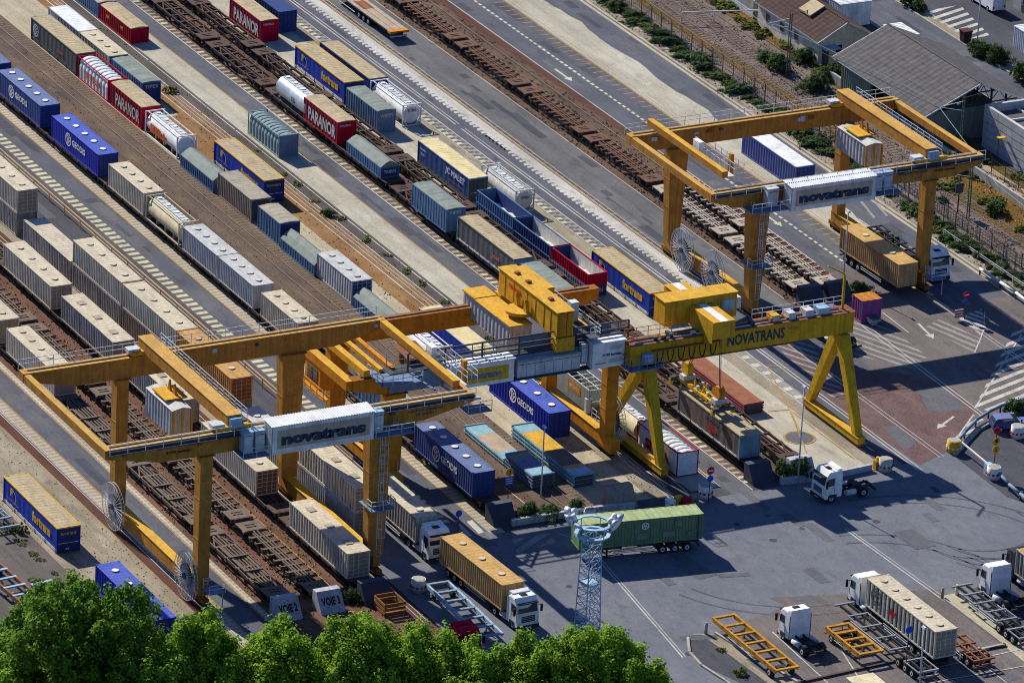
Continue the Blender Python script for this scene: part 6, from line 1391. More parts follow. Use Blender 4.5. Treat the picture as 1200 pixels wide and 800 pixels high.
# ------------------------------------------------------------------ van and car
def car(name, label, cat, x, y, rz, prof, win, col, W, wr=.34, axle=(.9, 3.4), z=0, grp=None):
    t = thing(name, label, cat, (x, y, z), rz, grp); L = max(p[0] for p in prof); mb = MB(); n = len(prof)
    ins = lambda p: (p[0], p[1])
    for s in (-1, 1):
        pts = [(p[0]-L/2, s*(W/2-(0 if p[1] < 1.0 else .12)), p[1]) for p in prof]; mb.face(pts if s > 0 else pts[::-1], col)
    for i in range(n):
        a, b = prof[i], prof[(i+1) % n]; wa = W/2-(0 if a[1] < 1.0 else .12); wb = W/2-(0 if b[1] < 1.0 else .12)
        mb.face([(a[0]-L/2, -wa, a[1]), (a[0]-L/2, wa, a[1]), (b[0]-L/2, wb, b[1]), (b[0]-L/2, -wb, b[1])], col)
    b_ = mb.build('body', t)
    for w in win['side']:
        for s in (-1, 1):
            g = MB(); g.face([(p[0]-L/2, s*(W/2-.10), p[1]) for p in w], 'glass'); g.build('side_window', b_)
    for key in ('front', 'rear'):
        if key in win:
            (x0, z0), (x1, z1) = win[key]; g = MB(); e = .02 if key == 'front' else -.02
            g.face([(x0-L/2+e, -W/2+.2, z0+.02), (x0-L/2+e, W/2-.2, z0+.02), (x1-L/2+e, W/2-.24, z1+.02), (x1-L/2+e, -W/2+.24, z1+.02)], 'glass'); g.build('windscreen' if key == 'front' else 'rear_window', b_)
    for a in axle:
        for s in (-1, 1): wheel(t, a-L/2, s*(W/2-.12), wr, .24)
    for s in (-1, 1):
        g = MB(); g.box(L/2-.02, L/2+.03, s*(W/2-.3)-.16, s*(W/2-.3)+.16, .62, .78, 'lamp_glass'); g.build('headlight', b_)
        g = MB(); g.box(-L/2-.03, -L/2+.02, s*(W/2-.2)-.1, s*(W/2-.2)+.1, .65, .95, 'signred'); g.build('tail_light', b_)
        g = MB(); g.box(L*.18, L*.18+.15, s*(W/2+.1)-.08, s*(W/2+.1)+.08, 1.15 if L < 5 else 1.3, 1.4 if L < 5 else 1.6, 'black'); g.build('mirror', b_)
    return t
vp = [(0, .4), (0, 2.3), (.15, 2.5), (3.9, 2.5), (4.4, 2.1), (4.95, 1.35), (5.75, 1.05), (5.9, .4)]
vx, vy = at(1148, 8)
car('delivery_van', 'white delivery van parked beside the zebra stripes at the top right', 'van', vx, vy+1, math.pi, vp, {'side': [[(3.6, 1.4), (4.75, 1.4), (4.35, 2.0), (3.6, 2.05)]], 'front': ((4.95, 1.38), (4.42, 2.08))}, 'cleanwhite', 2.0, .36, (1.1, 4.7))
cp = [(0, .35), (0, .95), (.25, 1.35), (.6, 1.48), (2.1, 1.5), (2.9, 1.0), (4.1, .85), (4.3, .35)]
cx_, cy_ = at(1184, 502)
car('parked_car', 'dark blue car behind the white and red drum at the right edge', 'car', cx_, cy_, R(75), cp, {'side': [[(.4, 1.02), (2.7, 1.02), (2.1, 1.42), (.6, 1.4)]], 'front': ((2.9, 1.02), (2.15, 1.46)), 'rear': ((.02, 1.0), (.27, 1.36))}, 'geodis_dark', 1.8, .32, (.8, 3.4), zz(5))
# ------------------------------------------------------------------ buildings
def win(parent, x0, x1, y, z0, z1, s=-1, axis='x', frame='white'):
    mb = MB()
    if axis == 'x':
        mb.box(x0-.06, x1+.06, y+s*.03-.03, y+s*.03+.03, z0-.06, z1+.06, frame); o = mb.build('window', parent)
        g = MB(); g.box(x0, x1, y+s*.06-.01, y+s*.06+.02, z0, z1, 'glass'); g.build('pane', o)
    else:
        mb.box(y+s*.03-.03, y+s*.03+.03, x0-.06, x1+.06, z0-.06, z1+.06, frame); o = mb.build('window', parent)
        g = MB(); g.box(y+s*.06-.01, y+s*.06+.02, x0, x1, z0, z1, 'glass'); g.build('pane', o)
def gable(t, x0, x1, y0, y1, z0, ze, zr, wall, roof, over=.5, wallparts=True, ribs=0):
    ym = (y0+y1)/2; mb = MB()
    for s, (ya, yb) in ((0, (y0-over, ym)), (1, (y1+over, ym))):
        zo = ze-over*(zr-ze)/(ym-y0)
        n = max(1, int((x1-x0)/.9)) if ribs else 1
        for i in range(n):
            a = x0-over+(x1-x0+2*over)*i/n; b = x0-over+(x1-x0+2*over)*(i+1)/n; c = (a+b)/2; e = .05 if ribs else 0
            for (u, v, du, dv) in ((a, c, 0, e), (c, b, e, 0)):
                m_ = 8 if ribs else 1
                for j in range(m_):
                    f0, f1 = j/m_, (j+1)/m_; P0 = lambda f: (ya+(yb-ya)*f, zo+(zr-zo)*f)
                    (ya_, za), (yb_, zb) = P0(f0), P0(f1); st = .03 if ribs else 0
                    q = [(u, ya_, za+du+st), (v, ya_, za+dv+st), (v, yb_, zb+dv), (u, yb_, zb+du)]; mb.face(q if s == 0 else q[::-1], roof)
        mb.box(x0-over, x1+over, min(ya, ya+(.1 if s == 0 else -.1)), max(ya, ya+(.1 if s == 0 else -.1)), zo-.14, zo-.01, 'galv')
    for x in (x0-over, x1+over):
        for ya in (y0-over, y1+over): mb.beam((x, ya, ze-over*(zr-ze)/(ym-y0)-.06), (x, ym, zr-.06), .08, .16, 'galv')
    mb.box(x0-over, x1+over, ym-.12, ym+.12, zr+.0, zr+.1, roof)
    mb.build('roof', t)
    if wallparts:
        for y in (y0, y1): mb = MB(); mb.box(x0, x1, y-.12, y+.12, z0, ze-.05, wall); mb.build('wall', t)
        for x in (x0, x1): mb = MB(); mb.prism([(y0+.12, z0), (y1-.12, z0), (y1-.12, ze-.05), (ym, zr-.1), (y0+.12, ze-.05)], x-.12, x+.12, wall); mb.build('wall', t)
# warehouse with grey roof
t = thing('warehouse', 'open sided goods shed with big weathered grey roof beyond the railway', 'shed', (-45, 79.3, 0))
gable(t, -10.8, 9.2, -6.3, 6.9, 0, 4.3, 7.2, 'sheetgreen', 'fibro', .9, False, 1)
mb = MB(); mb.wavy(-10.8, -4, -6.2, 0, 4.2, -1, .5, .06, 'sheetgreen'); mb.build('wall', t)
mb = MB(); mb.wavy(-6.2, 2.4, 9.2, 0, 4.0, 1, .9, .03, 'sheetgreen', axis='y'); mb.build('wall', t)
mb = MB(); mb.box(-10.9, -10.7, -6.2, 6.8, 0, 4.2, 'sheetgreen'); mb.build('wall', t)
mb = MB(); mb.box(-10.6, 9.0, 2.6, 2.8, 0, 4.4, 'sheetgreen'); mb.build('wall', t)
for x in (-3.8, -.6, 2.6, 5.8, 9.0):
    mb = MB(); mb.box(x-.1, x+.1, -6.2, -6.0, 0, 4.2, 'darksteel'); mb.build('column', t)
    mb = MB(); mb.box(x-.1, x+.1, 6.6, 6.8, 0, 4.2, 'darksteel'); mb.build('column', t)
    mb = MB(); mb.beam((x, -6.2, 4.25), (x, 6.8, 4.25), .12, .14, 'darksteel')
    for k in range(6): y = -6.2+13*k/6; mb.beam((x, y, 4.25), (x, y+13/12, 4.25+2.6*(1-abs((y+13/12-.3)/6.8))), .07, .07, 'darksteel'); mb.beam((x, y+13/12, 4.25+2.6*(1-abs((y+13/12-.3)/6.8))), (x, y+13/6, 4.25), .07, .07, 'darksteel')
    mb.build('truss', t)
def crate(x, y, z, a, b, c, m_, lab, g_='goods stored in the shed'):
    mb = MB(); mb.box(-a/2, a/2, -b/2, b/2, .1, c, m_)
    for k in range(5): mb.box(-a/2-.02, a/2+.02, -b/2-.02, b/2+.02, .1+k*(c-.15)/4, .16+k*(c-.15)/4, 'wood')
    for s in (-1, 0, 1): mb.box(-a/2, a/2, s*b*.4-.05, s*b*.4+.05, 0, .1, 'wood')
    o = mb.build('goods_crate', None); o.location = (x, y, z); tag(o, lab, 'crate', g_); return o
for x, m_, lab in ((-46.5, 'beige_dark', 'brown crate in the shed opening, nearest the closed wall'), (-43.8, 'wood', 'wooden crate in the middle of the shed opening'), (-40.2, 'palecont', 'pale slatted crate behind the crane beam'), (-38.6, 'geodis', 'blue stacked goods in the shed beside the pale crate'), (-37.2, 'cream', 'cream crate at the near end of the shed')):
    crate(x, 74.9, zz(1), 1.5, 1.2, 2.0 if m_ != 'wood' else 1.2, m_, lab)
# house with brown tiles
t = thing('house', 'low cream house with brown tiled roof left of the goods shed', 'house', (-69.5, 78.3, 0))
gable(t, -9.6, 5.4, -3.6, 3.5, 0, 3.3, 5.2, 'wallcream', 'tile', .5, True, 1)
win(t, -1.4, -.5, 5.52, 1.3, 2.3, 1, 'y'); win(t, 1.2, 2.4, 5.52, .2, 2.1, 1, 'y', 'galv')
for x in (-7.5, -4, -.5): win(t, x, x+1, -3.72, 1.3, 2.4)
mb = MB(); mb.box(-.4, 3.0, -3.2, -.9, 4.9, 5.0, 'cream') if False else None
mb.hexa([(-2.4, -2.2, 4.3), (.4, -2.2, 4.3), (.4, -.2, 5.3), (-2.4, -.2, 5.3)], [(-2.4, -2.2, 4.5), (.4, -2.2, 4.5), (.4, -.2, 5.5), (-2.4, -.2, 5.5)], 'tarptan'); mb.build('skylight_hatch', t)
mb = MB(); mb.box(5.55, 7.0, -3.6, -1.4, 2.3, 2.4, 'lightblue'); mb.box(6.8, 6.9, -3.5, -3.4, 0, 2.3, 'darksteel'); mb.box(6.8, 6.9, -1.6, -1.5, 0, 2.3, 'darksteel'); mb.build('porch', t)
mb = MB(); mb.box(5.53, 5.6, -3.2, -2.3, 0, 2.1, 'darksteel'); mb.build('door', t)
t = thing('house', 'grey rendered building with pale base at the edge of the orange grass', 'house', (-90.5, 79.6, 0))
gable(t, -7.5, 9.0, -4.2, 4.4, 0, 4.6, 6.2, 'wallconcrete', 'tile', .3, True, 1)
mb = MB(); mb.box(-7.6, 9.1, -4.38, -4.33, 0, .9, 'wallwhite'); mb.build('plinth', t); win(t, -2, -1, -4.32, 2.0, 3.0); win(t, 3, 4, -4.32, 2.0, 3.0)
def portacabin(x, y, L, W, H, label, rz=0, mat='sheetwhite'):
    t = thing('portable_cabin', label, 'cabin', (x, y, zz(1)), rz); mb = MB(); mb.wavy(-L/2, L/2, -W/2, 0, H, -1, .4, .05, mat); mb.wavy(-W/2, W/2, L/2, 0, H, 1, .4, .05, mat, axis='y'); mb.wavy(-L/2, L/2, W/2, 0, H, 1, .4, .05, mat); mb.wavy(-W/2, W/2, -L/2, 0, H, -1, .4, .05, mat, axis='y'); mb.build('wall', t)
    mb = MB(); mb.box(-L/2-.05, L/2+.05, -W/2-.05, W/2+.05, H, H+.12, mat)
    for k in range(int(L/.5)): mb.box(-L/2+.2+k*.5, -L/2+.35+k*.5, -W/2, W/2, H+.12, H+.15, mat)
    mb.build('roof', t); mb = MB(); mb.box(L/2-.02, L/2+.02, -.5, .4, .1, H-.4, 'galv'); mb.build('door', t); return t
portacabin(-78.6, 85.9, 8, 4.4, 3.0, 'white corrugated store behind the tiled house'); portacabin(-88.5, 86.6, 9, 4, 4.2, 'taller grey building behind the white store at the top', 0, 'greycont')
portacabin(-65.4, 87.0, 4.4, 2.5, 2.5, 'white box beyond the ridge of the goods shed'); 
a = at(1200, 62); portacabin(a[0], a[1]+1.2, 5, 2.6, 2.6, 'small white cabin with doors at the right edge of the road')
t = thing('garage', 'blue grey garage with glazed roller door at the top right corner', 'garage', (-67, 113.5, 0)); mb = MB(); mb.box(-7, 7, -5, 5, 0, 4.2, 'greycont'); mb.build('wall', t); mb = MB(); mb.box(-7.3, 7.3, -5.3, 5.3, 4.203, 4.5, 'steelblue'); mb.build('roof', t)
for x in (-5, -.8, 3.2):
    mb = MB(); mb.box(x, x+3, -5.08, -5.003, .1, 3.2, 'darksteel'); mb.build('door', t); win(t, x+.3, x+2.7, -5.08, 1.2, 2.6)
# concrete bunker at the right
t = thing('concrete_store', 'pale concrete walled store at the right edge beside the goods shed', 'building', (-27.5, 82.5, 0))
mb = MB(); mb.box(-5.4, 14, -3.2, -2.8, 0, 5.2, 'greycont')
for k in range(5): mb.box(-5.4, 14, -3.215, -3.2, .95*k+.4, .95*k+.44, 'darksteel')
mb.build('wall', t); mb = MB(); mb.box(-5.8, -5.4, -3.2, 5.5, 0, 5.2, 'greycont'); mb.build('wall', t); mb = MB(); mb.box(-5.4, 14, 5.1, 5.5, 0, 5.2, 'greycont'); mb.build('wall', t)
mb = MB(); mb.box(-5.4, 14, -2.8, 5.1, 4.0, 4.2, 'fibro'); 
for x in (-2, 2, 6, 10): mb.box(x-.1, x+.1, -2.8, 5.1, 4.2, 4.5, 'offwhite')
mb.box(-5.4, 14, 1.0, 1.2, 4.21, 4.45, 'offwhite'); mb.build('roof', t)
mb = MB(); mb.box(-1.0, -.4, -4.3, -3.3, 2.9, 3.0, 'swapyellow'); mb.beam((-.7, -4.2, 0), (-.7, -4.2, 2.9), .1, .1, 'darksteel'); mb.build('awning', t)
mb = MB(); mb.box(-60, 12, -.15, .15, 0, 1.1, 'wallconcrete'); o = mb.build('low_wall'); o.location = (-0, 72.9+.6, 0); tag(o, 'low mossy concrete wall between the railway and the goods shed', 'wall')
# ------------------------------------------------------------------ fences and poles
def fence(name, label, x0, x1, y, h, step, mat='darksteel', mesh=True, z=0, slope=0, cat='fence', rails=(1.0, .5)):
    t = thing(name, label, cat, (x0, y, z)); L = x1-x0; n = int(L/step); mb = MB()
    for k in rails: mb.beam((0, 0, h*k), (L, slope, h*k), .06, .06, mat)
    if mesh:
        for k in range(int(L/.5)):
            u = k*.5; mb.beam((u, slope*u/L, .05), (u, slope*u/L, h-.02), .02, .02, mat)
        for k in (.25, .75): mb.beam((0, 0, h*k), (L, slope, h*k), .025, .025, mat)
    mb.build('mesh_panel' if mesh else 'handrail', t)
    for i in range(n+1): mb = MB(); x = L*i/n; mb.beam((x, slope*x/L, 0), (x, slope*x/L, h+.35 if mesh else h), .08, .08, mat); (mb.beam((x, slope*x/L, h+.35), (x, slope*x/L-.3, h+.7), .06, .06, mat) if mesh else None); mb.build('post', t)
    return t
fence('mesh_fence', 'dark mesh fence with angled post tops between the right lane and the railway', -125, 60, 61.9, 2.1, 2.6)
fence('mesh_fence', 'second mesh fence line close behind the first along the tracks', -40, 60, 63.2, 1.6, 3.2)
fence('guard_rail', 'low brown topped guard rail with posts beside the stacked containers', -68, 24, -30.75, 1.2, 4.2, 'orangebox', False, cat='barrier', rails=(1.0, .93, .86))
fence('guard_rail', 'pale pipe barrier at the kerb beside the no entry sign', -10, 40, 60.2, .8, 2.4, 'galv', False, cat='barrier', rails=(1.0, .7))
fence('rail_fence', 'dark railing in front of the concrete store', -25, 35, 75.6, 1.8, 3.0, 'darksteel', True)
mb = MB(); mb.box(-125, 8, 58.3, 58.62, 0, .22, 'kerbstone'); o = mb.build('kerb'); tag(o, 'long pale kerb between the right lane and the weedy verge', 'kerb')
mb = MB(); mb.box(-120, 120, 95.4, 95.6, 0, .14, 'kerbstone'); o = mb.build('kerb'); tag(o, 'kerb of the public road beyond the goods shed', 'kerb')
mb = MB(); mb.box(-120, 120, 88.3, 88.5, 0, .14, 'kerbstone'); o = mb.build('kerb'); tag(o, 'kerb of the public road on the side of the shed', 'kerb')
def kerbline(pts, label, h=.28, w=.35, mat='kerbstone', name='kerb'):
    mb = MB()
    for p, q in zip(pts, pts[1:]):
        d = Vector((q[0]-p[0], q[1]-p[1], 0)); d.normalize(); e = d*.05; mb.beam((p[0]-e.x, p[1]-e.y, h/2), (q[0]+e.x, q[1]+e.y, h/2), w, h, mat)
    o = mb.build(name); return tag(o, label, 'kerb')
kerbline([(42.8, -22), (43.0, -13), (43.6, -8.5)], 'low concrete edge in front of the leafy planters', .7, .4, 'concrete_block', 'low_wall')
kerbline([(43.8, 8.6), (44.4, 14), (44.0, 19.2)], 'low concrete edge beside the white tractor unit and bushes', .7, .4, 'concrete_block', 'low_wall')
kerbline([at(806, 748), at(808, 765), at(822, 780), at(850, 798), at(880, 820)], 'curved kerb of the dark island at the bottom', .2, .25)
kerbline([at(838, 742), at(880, 768), at(935, 800), at(960, 818)], 'straight kerb between island and the long orange trailer', .2, .25)
kerbline([at(1107, 703), at(1177, 756), at(1140, 764)], 'worn concrete edge beside two short yellow posts', .25, .3)
kerbline([at(1124, 697), at(1195, 751)], 'second worn concrete edge leading to the right picture edge', .25, .3)
kerbline([at(938, 800), at(1005, 785), at(1060, 773), at(1110, 768), at(1178, 757)], 'dark beam laid across behind the parked trailers', .2, .25, 'wagon_dark', 'wheel_stop')
def pole(name, label, cat, x, y, h, lean=0, mat='galv', r=.09, arm=None, head=True, z=0):
    t = thing(name, label, cat, (x, y, z)); mb = MB(); mb.tube((0, 0, 0), (0, 0, h), r, mat, 8, r2=r*.7); mb.build('pole', t)
    if arm: mb = MB(); mb.beam((0, 0, h), (arm[0], arm[1], h+.25), .07, .07, mat); mb.build('arm', t)
    if head: mb = MB(); e = arm or (0, 0); mb.hexa([(e[0]-.35, e[1]-.14, h+.15), (e[0]+.35, e[1]-.14, h+.15), (e[0]+.35, e[1]+.14, h+.15), (e[0]-.35, e[1]+.14, h+.15)], [(e[0]-.25, e[1]-.1, h+.32), (e[0]+.25, e[1]-.1, h+.32), (e[0]+.25, e[1]+.1, h+.32), (e[0]-.25, e[1]+.1, h+.32)], mat); mb.build('lamp_head', t)
    return t
sl = 'slender grey street lamps in the yard'
pole('street_lamp', 'thin street lamp in front of the yellow decked flat racks', 'street lamp', 37.6, -16.0, 7.6)
pole('street_lamp', 'thin street lamp between the white tractor unit and the yellow A-leg', 'street lamp', 44.2, 10.4, 10.6)
pole('street_lamp', 'thin street lamp beside the purple container', 'street lamp', -1.6, 42.2, 8.4)
a = at(1060, 752); pole('street_lamp', 'thin mast with round lamp beside the short orange trailer', 'street lamp', 92.0, -3.4, 7)
a = at(1145, 52); pole('street_lamp', 'street lamp at the crossing near the white van', 'street lamp', a[0], a[1], 6.5, arm=(-1.2, 0))
def catenary(x, y, h, label, span=None):
    t = thing('catenary_mast', label, 'catenary mast', (x, y, 0)); mb = MB()
    for s in (-1, 1): mb.beam((0, s*.16, 0), (0, s*.13, h), .12, .09, 'darksteel')
    for k in range(int(h/.6)): mb.beam((0, -.15, .3+k*.6), (0, .15, .6+k*.6), .04, .04, 'darksteel')
    mb.build('mast', t); mb = MB(); mb.beam((0, 0, h-.6), (0, -3.2, h-.9), .07, .07, 'galv'); mb.beam((0, 0, h-1.8), (0, -3.2, h-.95), .06, .06, 'galv'); mb.tube((0, -.5, h-.85), (0, -.9, h-.87), .09, 'wallconcrete', 8); mb.build('cantilever', t)
    mb = MB(); mb.beam((0, 0, h-.2), (0, 2.2, h+.1), .05, .05, 'darksteel'); mb.tube((0, 2.2, h-.25), (0, 2.2, h+.15), .08, 'darksteel', 8); mb.build('insulator_arm', t); return t
catenary(-61.5, 68.9, 8.2, 'tall lattice catenary mast in front of the tiled house')
catenary(-30.5, 74.6, 7.8, 'dark catenary mast between shed and right gantry')
a = at(1134, 257); catenary(a[0], a[1], 7.0, 'catenary mast on the orange grass right of the gantry girder')
a = at(1122, 249); t = pole('signal_post', 'dark signal post with square board beside the catenary mast', 'signal', a[0], a[1], 6, mat='darksteel', head=False); mb = MB(); mb.box(-.1, .1, -.5, .5, 2.4, 3.6, 'darksteel'); mb.build('signal_board', t)
mb = MB()
for (p, q) in (((-110, 69.2, 6.6), (-61.5, 65.7, 6.9)), ((-61.5, 65.7, 6.9), (-30.5, 71.4, 6.7)), ((-30.5, 71.4, 6.7), (-8.6, 66, 5.9)), ((-8.6, 66, 5.9), (40, 62, 6)), ((-61.5, 65.7, 7.7), (-30.5, 71.4, 7.4))): mb.tube(p, q, .035, 'ventgreen', 5)
o = mb.build('overhead_wire'); tag(o, 'thin overhead contact wires strung between the catenary masts', 'wire')
mb = MB(); mb.beam((-83, 66, 0), (-83, 66, 1.4), .12, .12, 'galv'); mb.beam((-83, 66, 1.4), (-80, 76, 1.5), .12, .12, 'galv'); mb.beam((-82, 70, 0), (-82, 70, 1.45), .12, .12, 'galv'); o = mb.build('pipe_bridge'); tag(o, 'grey overhead pipe crossing the sidings by the rendered building', 'pipe')
# lattice light mast
bx, by = at(687, 752)
t = thing('light_mast', 'light blue lattice mast with ring platform and floodlights behind the tree tops', 'light mast', (bx, by, 0), .15)
HM = 11.4; mb = MB(); w0, w1 = .92, .66
for sx in (-1, 1):
    for sy in (-1, 1): mb.beam((sx*w0, sy*w0, 0), (sx*w1, sy*w1, HM), .10, .10, 'lightblue')
n = 14
for k in range(n):
    z0, z1 = HM*k/n, HM*(k+1)/n; a0 = w0+(w1-w0)*k/n; a1 = w0+(w1-w0)*(k+1)/n
    for (p, q) in (((-1, -1), (1, -1)), ((1, -1), (1, 1)), ((1, 1), (-1, 1)), ((-1, 1), (-1, -1))):
        mb.beam((p[0]*a0, p[1]*a0, z0), (q[0]*a1, q[1]*a1, z1), .055, .055, 'lightblue'); mb.beam((p[0]*a1, p[1]*a1, z1), (q[0]*a1, q[1]*a1, z1), .05, .05, 'lightblue')
        if k % 2: mb.beam((q[0]*a0, q[1]*a0, z0), (p[0]*a1, p[1]*a1, z1), .05, .05, 'lightblue')
mb.build('lattice_tower', t)
mb = MB(); mb.box(-.8, .8, -.8, .8, 6.3, 6.45, 'lightblue'); mb.build('rest_platform', t)
mb = MB()
for zc, r in ((HM+.1, 1.8), (HM+1.2, 1.95)):
    for i in range(12):
        a, b = 2*math.pi*i/12, 2*math.pi*(i+1)/12; q = [(rr*math.cos(u), rr*math.sin(u), zc) for rr, u in ((r-.4, a), (r, a), (r, b), (r-.4, b))]; qt = [(x, y, z+.12) for x, y, z in q]; mb.hexa(q[::-1] if False else q, qt, 'lightblue')
for i in range(6): a = 2*math.pi*i/6; mb.beam((1.8*math.cos(a), 1.8*math.sin(a), HM+.2), (1.85*math.cos(a), 1.85*math.sin(a), HM+1.35), .07, .07, 'lightblue'); mb.beam((.7*math.cos(a), .7*math.sin(a), HM-.4), (1.8*math.cos(a), 1.8*math.sin(a), HM+.1), .08, .08, 'lightblue')
mb.build('ring_platform', t)
for i, (a, tilt) in enumerate(((-2.6, .3), (-1.9, .3), (.9, -.5), (.35, -.6))):
    mb = MB(); c = Vector((2.15*math.cos(a), 2.15*math.sin(a), HM+2.0)); d = Vector((math.cos(a), math.sin(a), -.45)).normalized()
    mb.tube(c, c+d*.55, .3, 'silver', 16, r2=.68); mb.tube(c-d*.4, c, .34, 'cleanwhite', 12, r2=.32); mb.tube(c+d*.56, c+d*.57, .64, 'lamp_glass', 16); mb.beam(c, (c.x*.9, c.y*.9, HM+1.4), .08, .08, 'darksteel'); mb.build('floodlight', t)
# ------------------------------------------------------------------ buffer blocks
def block(x, y, label, text=None, mat='concrete_block', w=2.6):
    t = thing('buffer_block', label, 'buffer stop', (x, y, zz(1))); mb = MB(); mb.hexa([(-.9, -w/2, 0), (1.3, -w/2, 0), (1.3, w/2, 0), (-.9, w/2, 0)], [(-.9, -w/2, 1.9), (-.1, -w/2, 1.9), (-.1, w/2, 1.9), (-.9, w/2, 1.9)], mat); mb.build('concrete_body', t)
    if text:
        d = Vector((-1.4, 0, 1.9)).normalized(); nrm = Vector((1.9, 0, 1.4)).normalized()*.015
        mb = MB(); letter(mb, text, Vector((1.3, -w*.38, 0))+d*.85+nrm, (0,1,0), d, w*.76, .85, 'black', .04); mb.build('lettering', t)
    return t
block(53.6, -52.3, 'white concrete buffer block lettered VOIE 2 at the end of the pocket wagons', 'VOIE 2'); block(53.6, -47.7, 'white concrete buffer block lettered VOIE 3 left of the round bush', 'VOIE 3'); block(53.4, -42.6, 'grey weathered buffer block behind the brown wooden crate', None, 'darkblock', 3.0)
block(41.4, -22.6, 'dark buffer block under the yellow J sign', None, 'darkblock'); block(42.0, -9.3, 'brown and white buffer block with climbing plant beside two white tubs', None, 'beige_dark', 3.0)
block(42.0, 7.0, 'dark buffer block covered with red and white junk by the grey road', None, 'darkblock'); block(42.6, 11.6, 'grey buffer block in the bushes beside the white tractor unit', None, 'concrete_block')
block(2.0, 35.9, 'dark shiny buffer block at the end of the left pale wagon train', None, 'darkblock'); block(2.0, 39.3, 'dark shiny buffer block at the end of the right pale wagon train', None, 'darkblock')
t = thing('wooden_crate', 'brown slatted crate beside the grey weathered buffer block', 'crate', (56.2, -42.3, zz(1)))
mb = MB()
for s in (-1, 1):
    for z in (.25, .7, 1.15): mb.box(-1.2, 1.2, s*1.1-.05, s*1.1+.05, z-.14, z+.14, 'wood'); mb.box(s*1.2-.05, s*1.2+.05, -1.04, 1.04, z-.14, z+.14, 'wood')
mb.box(-1.1, 1.1, -1, 1, .05, .12, 'wood'); mb.build('slats', t)
# drums, signs, bollards, barrier
def drum(x, y, label, mat='white', h=1.15, r=.62, band='signblue', grp='painted drums', z=zz(7)):
    t = thing('painted_drum', label, 'drum', (x, y, z)); mb = MB(); mb.tube((0, 0, 0), (0, 0, h), r, mat, 20); mb.tube((0, 0, h), (0, 0, h+.03), r*.86, 'kerbstone', 20)
    for zc in (.3, .75): mb.tube((0, 0, zc), (0, 0, zc+.06), r+.02, mat, 20)
    mb.build('drum_body', t); mb = MB()
    for k in range(10): a = 2*math.pi*k/10; mb.box(r*math.cos(a)*1.0-.1, r*math.cos(a)*1.0+.1, r*math.sin(a)-.1, r*math.sin(a)+.1, .48, .66, band)
    mb.build('painted_band', t); return t
for (px, py, mat_, bd, lab) in ((490, 692, 'weedwhite', 'browndoor', 'white drum with rust marks between the gantry leg and the blue grey trailer'), (826, 582, 'white', 'signred', 'white and red drum under the no entry sign by the green container'), (1037, 551, 'palecont', 'curtaingrey', 'grey white drum at the kerb end beside the yellow hydrant'),
                            (1117, 529, 'swapyellow', 'white', 'yellow and white drum at the barrier post'), (1164, 560, 'white', 'signred', 'white drum below the signs numbered 1 and 2'), (1192, 512, 'white', 'signred', 'white drum with a small palm plant beside the blue car')):
    a = at(px, py); drum(a[0], a[1], lab, mat_, band=bd, r=.72, h=1.3)
for (px, py, lab) in ((691, 606, 'left white tub beside the brown buffer block'), (707, 610, 'right white tub beside the brown buffer block')):
    a = at(px, py); drum(a[0], a[1], lab, 'white', .9, .55, 'galv', 'white tubs')
def disc_sign(parent, z, r, col, bar=None, txt=None, tcol='white', d=.06):
    mb = MB(); mb.tube((d, 0, z), (d+.04, 0, z), r, col, 20)
    if bar: mb.box(d+.041, d+.05, -r*.7, r*.7, z-r*.18, z+r*.18, bar)
    if txt: letter(mb, txt, (d+.045, -r*.3, z-r*.45), (0,1,0), (0,0,1), r*.6, r*.9, tcol, .03)
    return mb.build('sign_face', parent)
def post(name, label, px, py, h): 
    a = at(px, py); t = thing(name, label, 'road sign', (a[0], a[1], zz(7))); mb = MB(); mb.tube((0, 0, 0), (0, 0, h), .05, 'darksteel', 8); mb.build('post', t); return t
t = post('road_sign', 'round red no entry sign above a blue arrow disc near the green container', 830, 590, 4.0); disc_sign(t, 3.7, .42, 'signred', 'white'); disc_sign(t, 2.8, .36, 'signblue')
t = post('road_sign', 'round red no entry sign with striped board at the right gantry foot', 1130, 374, 3.1); disc_sign(t, 2.9, .42, 'signred', 'white'); disc_sign(t, 2.1, .3, 'signblue'); 
mb = MB()
for k in range(7): mb.box(.06, .1, -1.35, -.25, .25+k*.15, .4+k*.15, 'signred' if k % 2 else 'white')
mb.build('striped_board', t)
t = post('road_sign', 'sign post with red disc above yellow discs numbered 1 and 2', 1164, 556, 5.3); disc_sign(t, 5.0, .42, 'signred', 'bin'); disc_sign(t, 3.8, .42, 'signyellow', txt='1', tcol='black'); disc_sign(t, 2.85, .42, 'signyellow', txt='2', tcol='black')
t = post('road_sign', 'yellow J disc above a blue board in front of the flat racks', 595, 588, 3.6); disc_sign(t, 3.35, .42, 'signyellow', txt='J', tcol='black'); mb = MB(); mb.box(.06, .1, -.45, .45, 1.9, 2.8, 'signblue')
for z in (2.1, 2.35, 2.6): mb.box(.1, .11, -.35, .35, z-.04, z+.05, 'white')
mb.build('board', t)
t = post('road_sign', 'small blue disc sign behind the white lorry cab', 536, 628, 2.8); disc_sign(t, 2.5, .36, 'signblue')
t = post('road_sign', 'small purple disc sign in front of the grey trailer end', 1061, 788, 5.0); disc_sign(t, 4.6, .4, 'signblue')
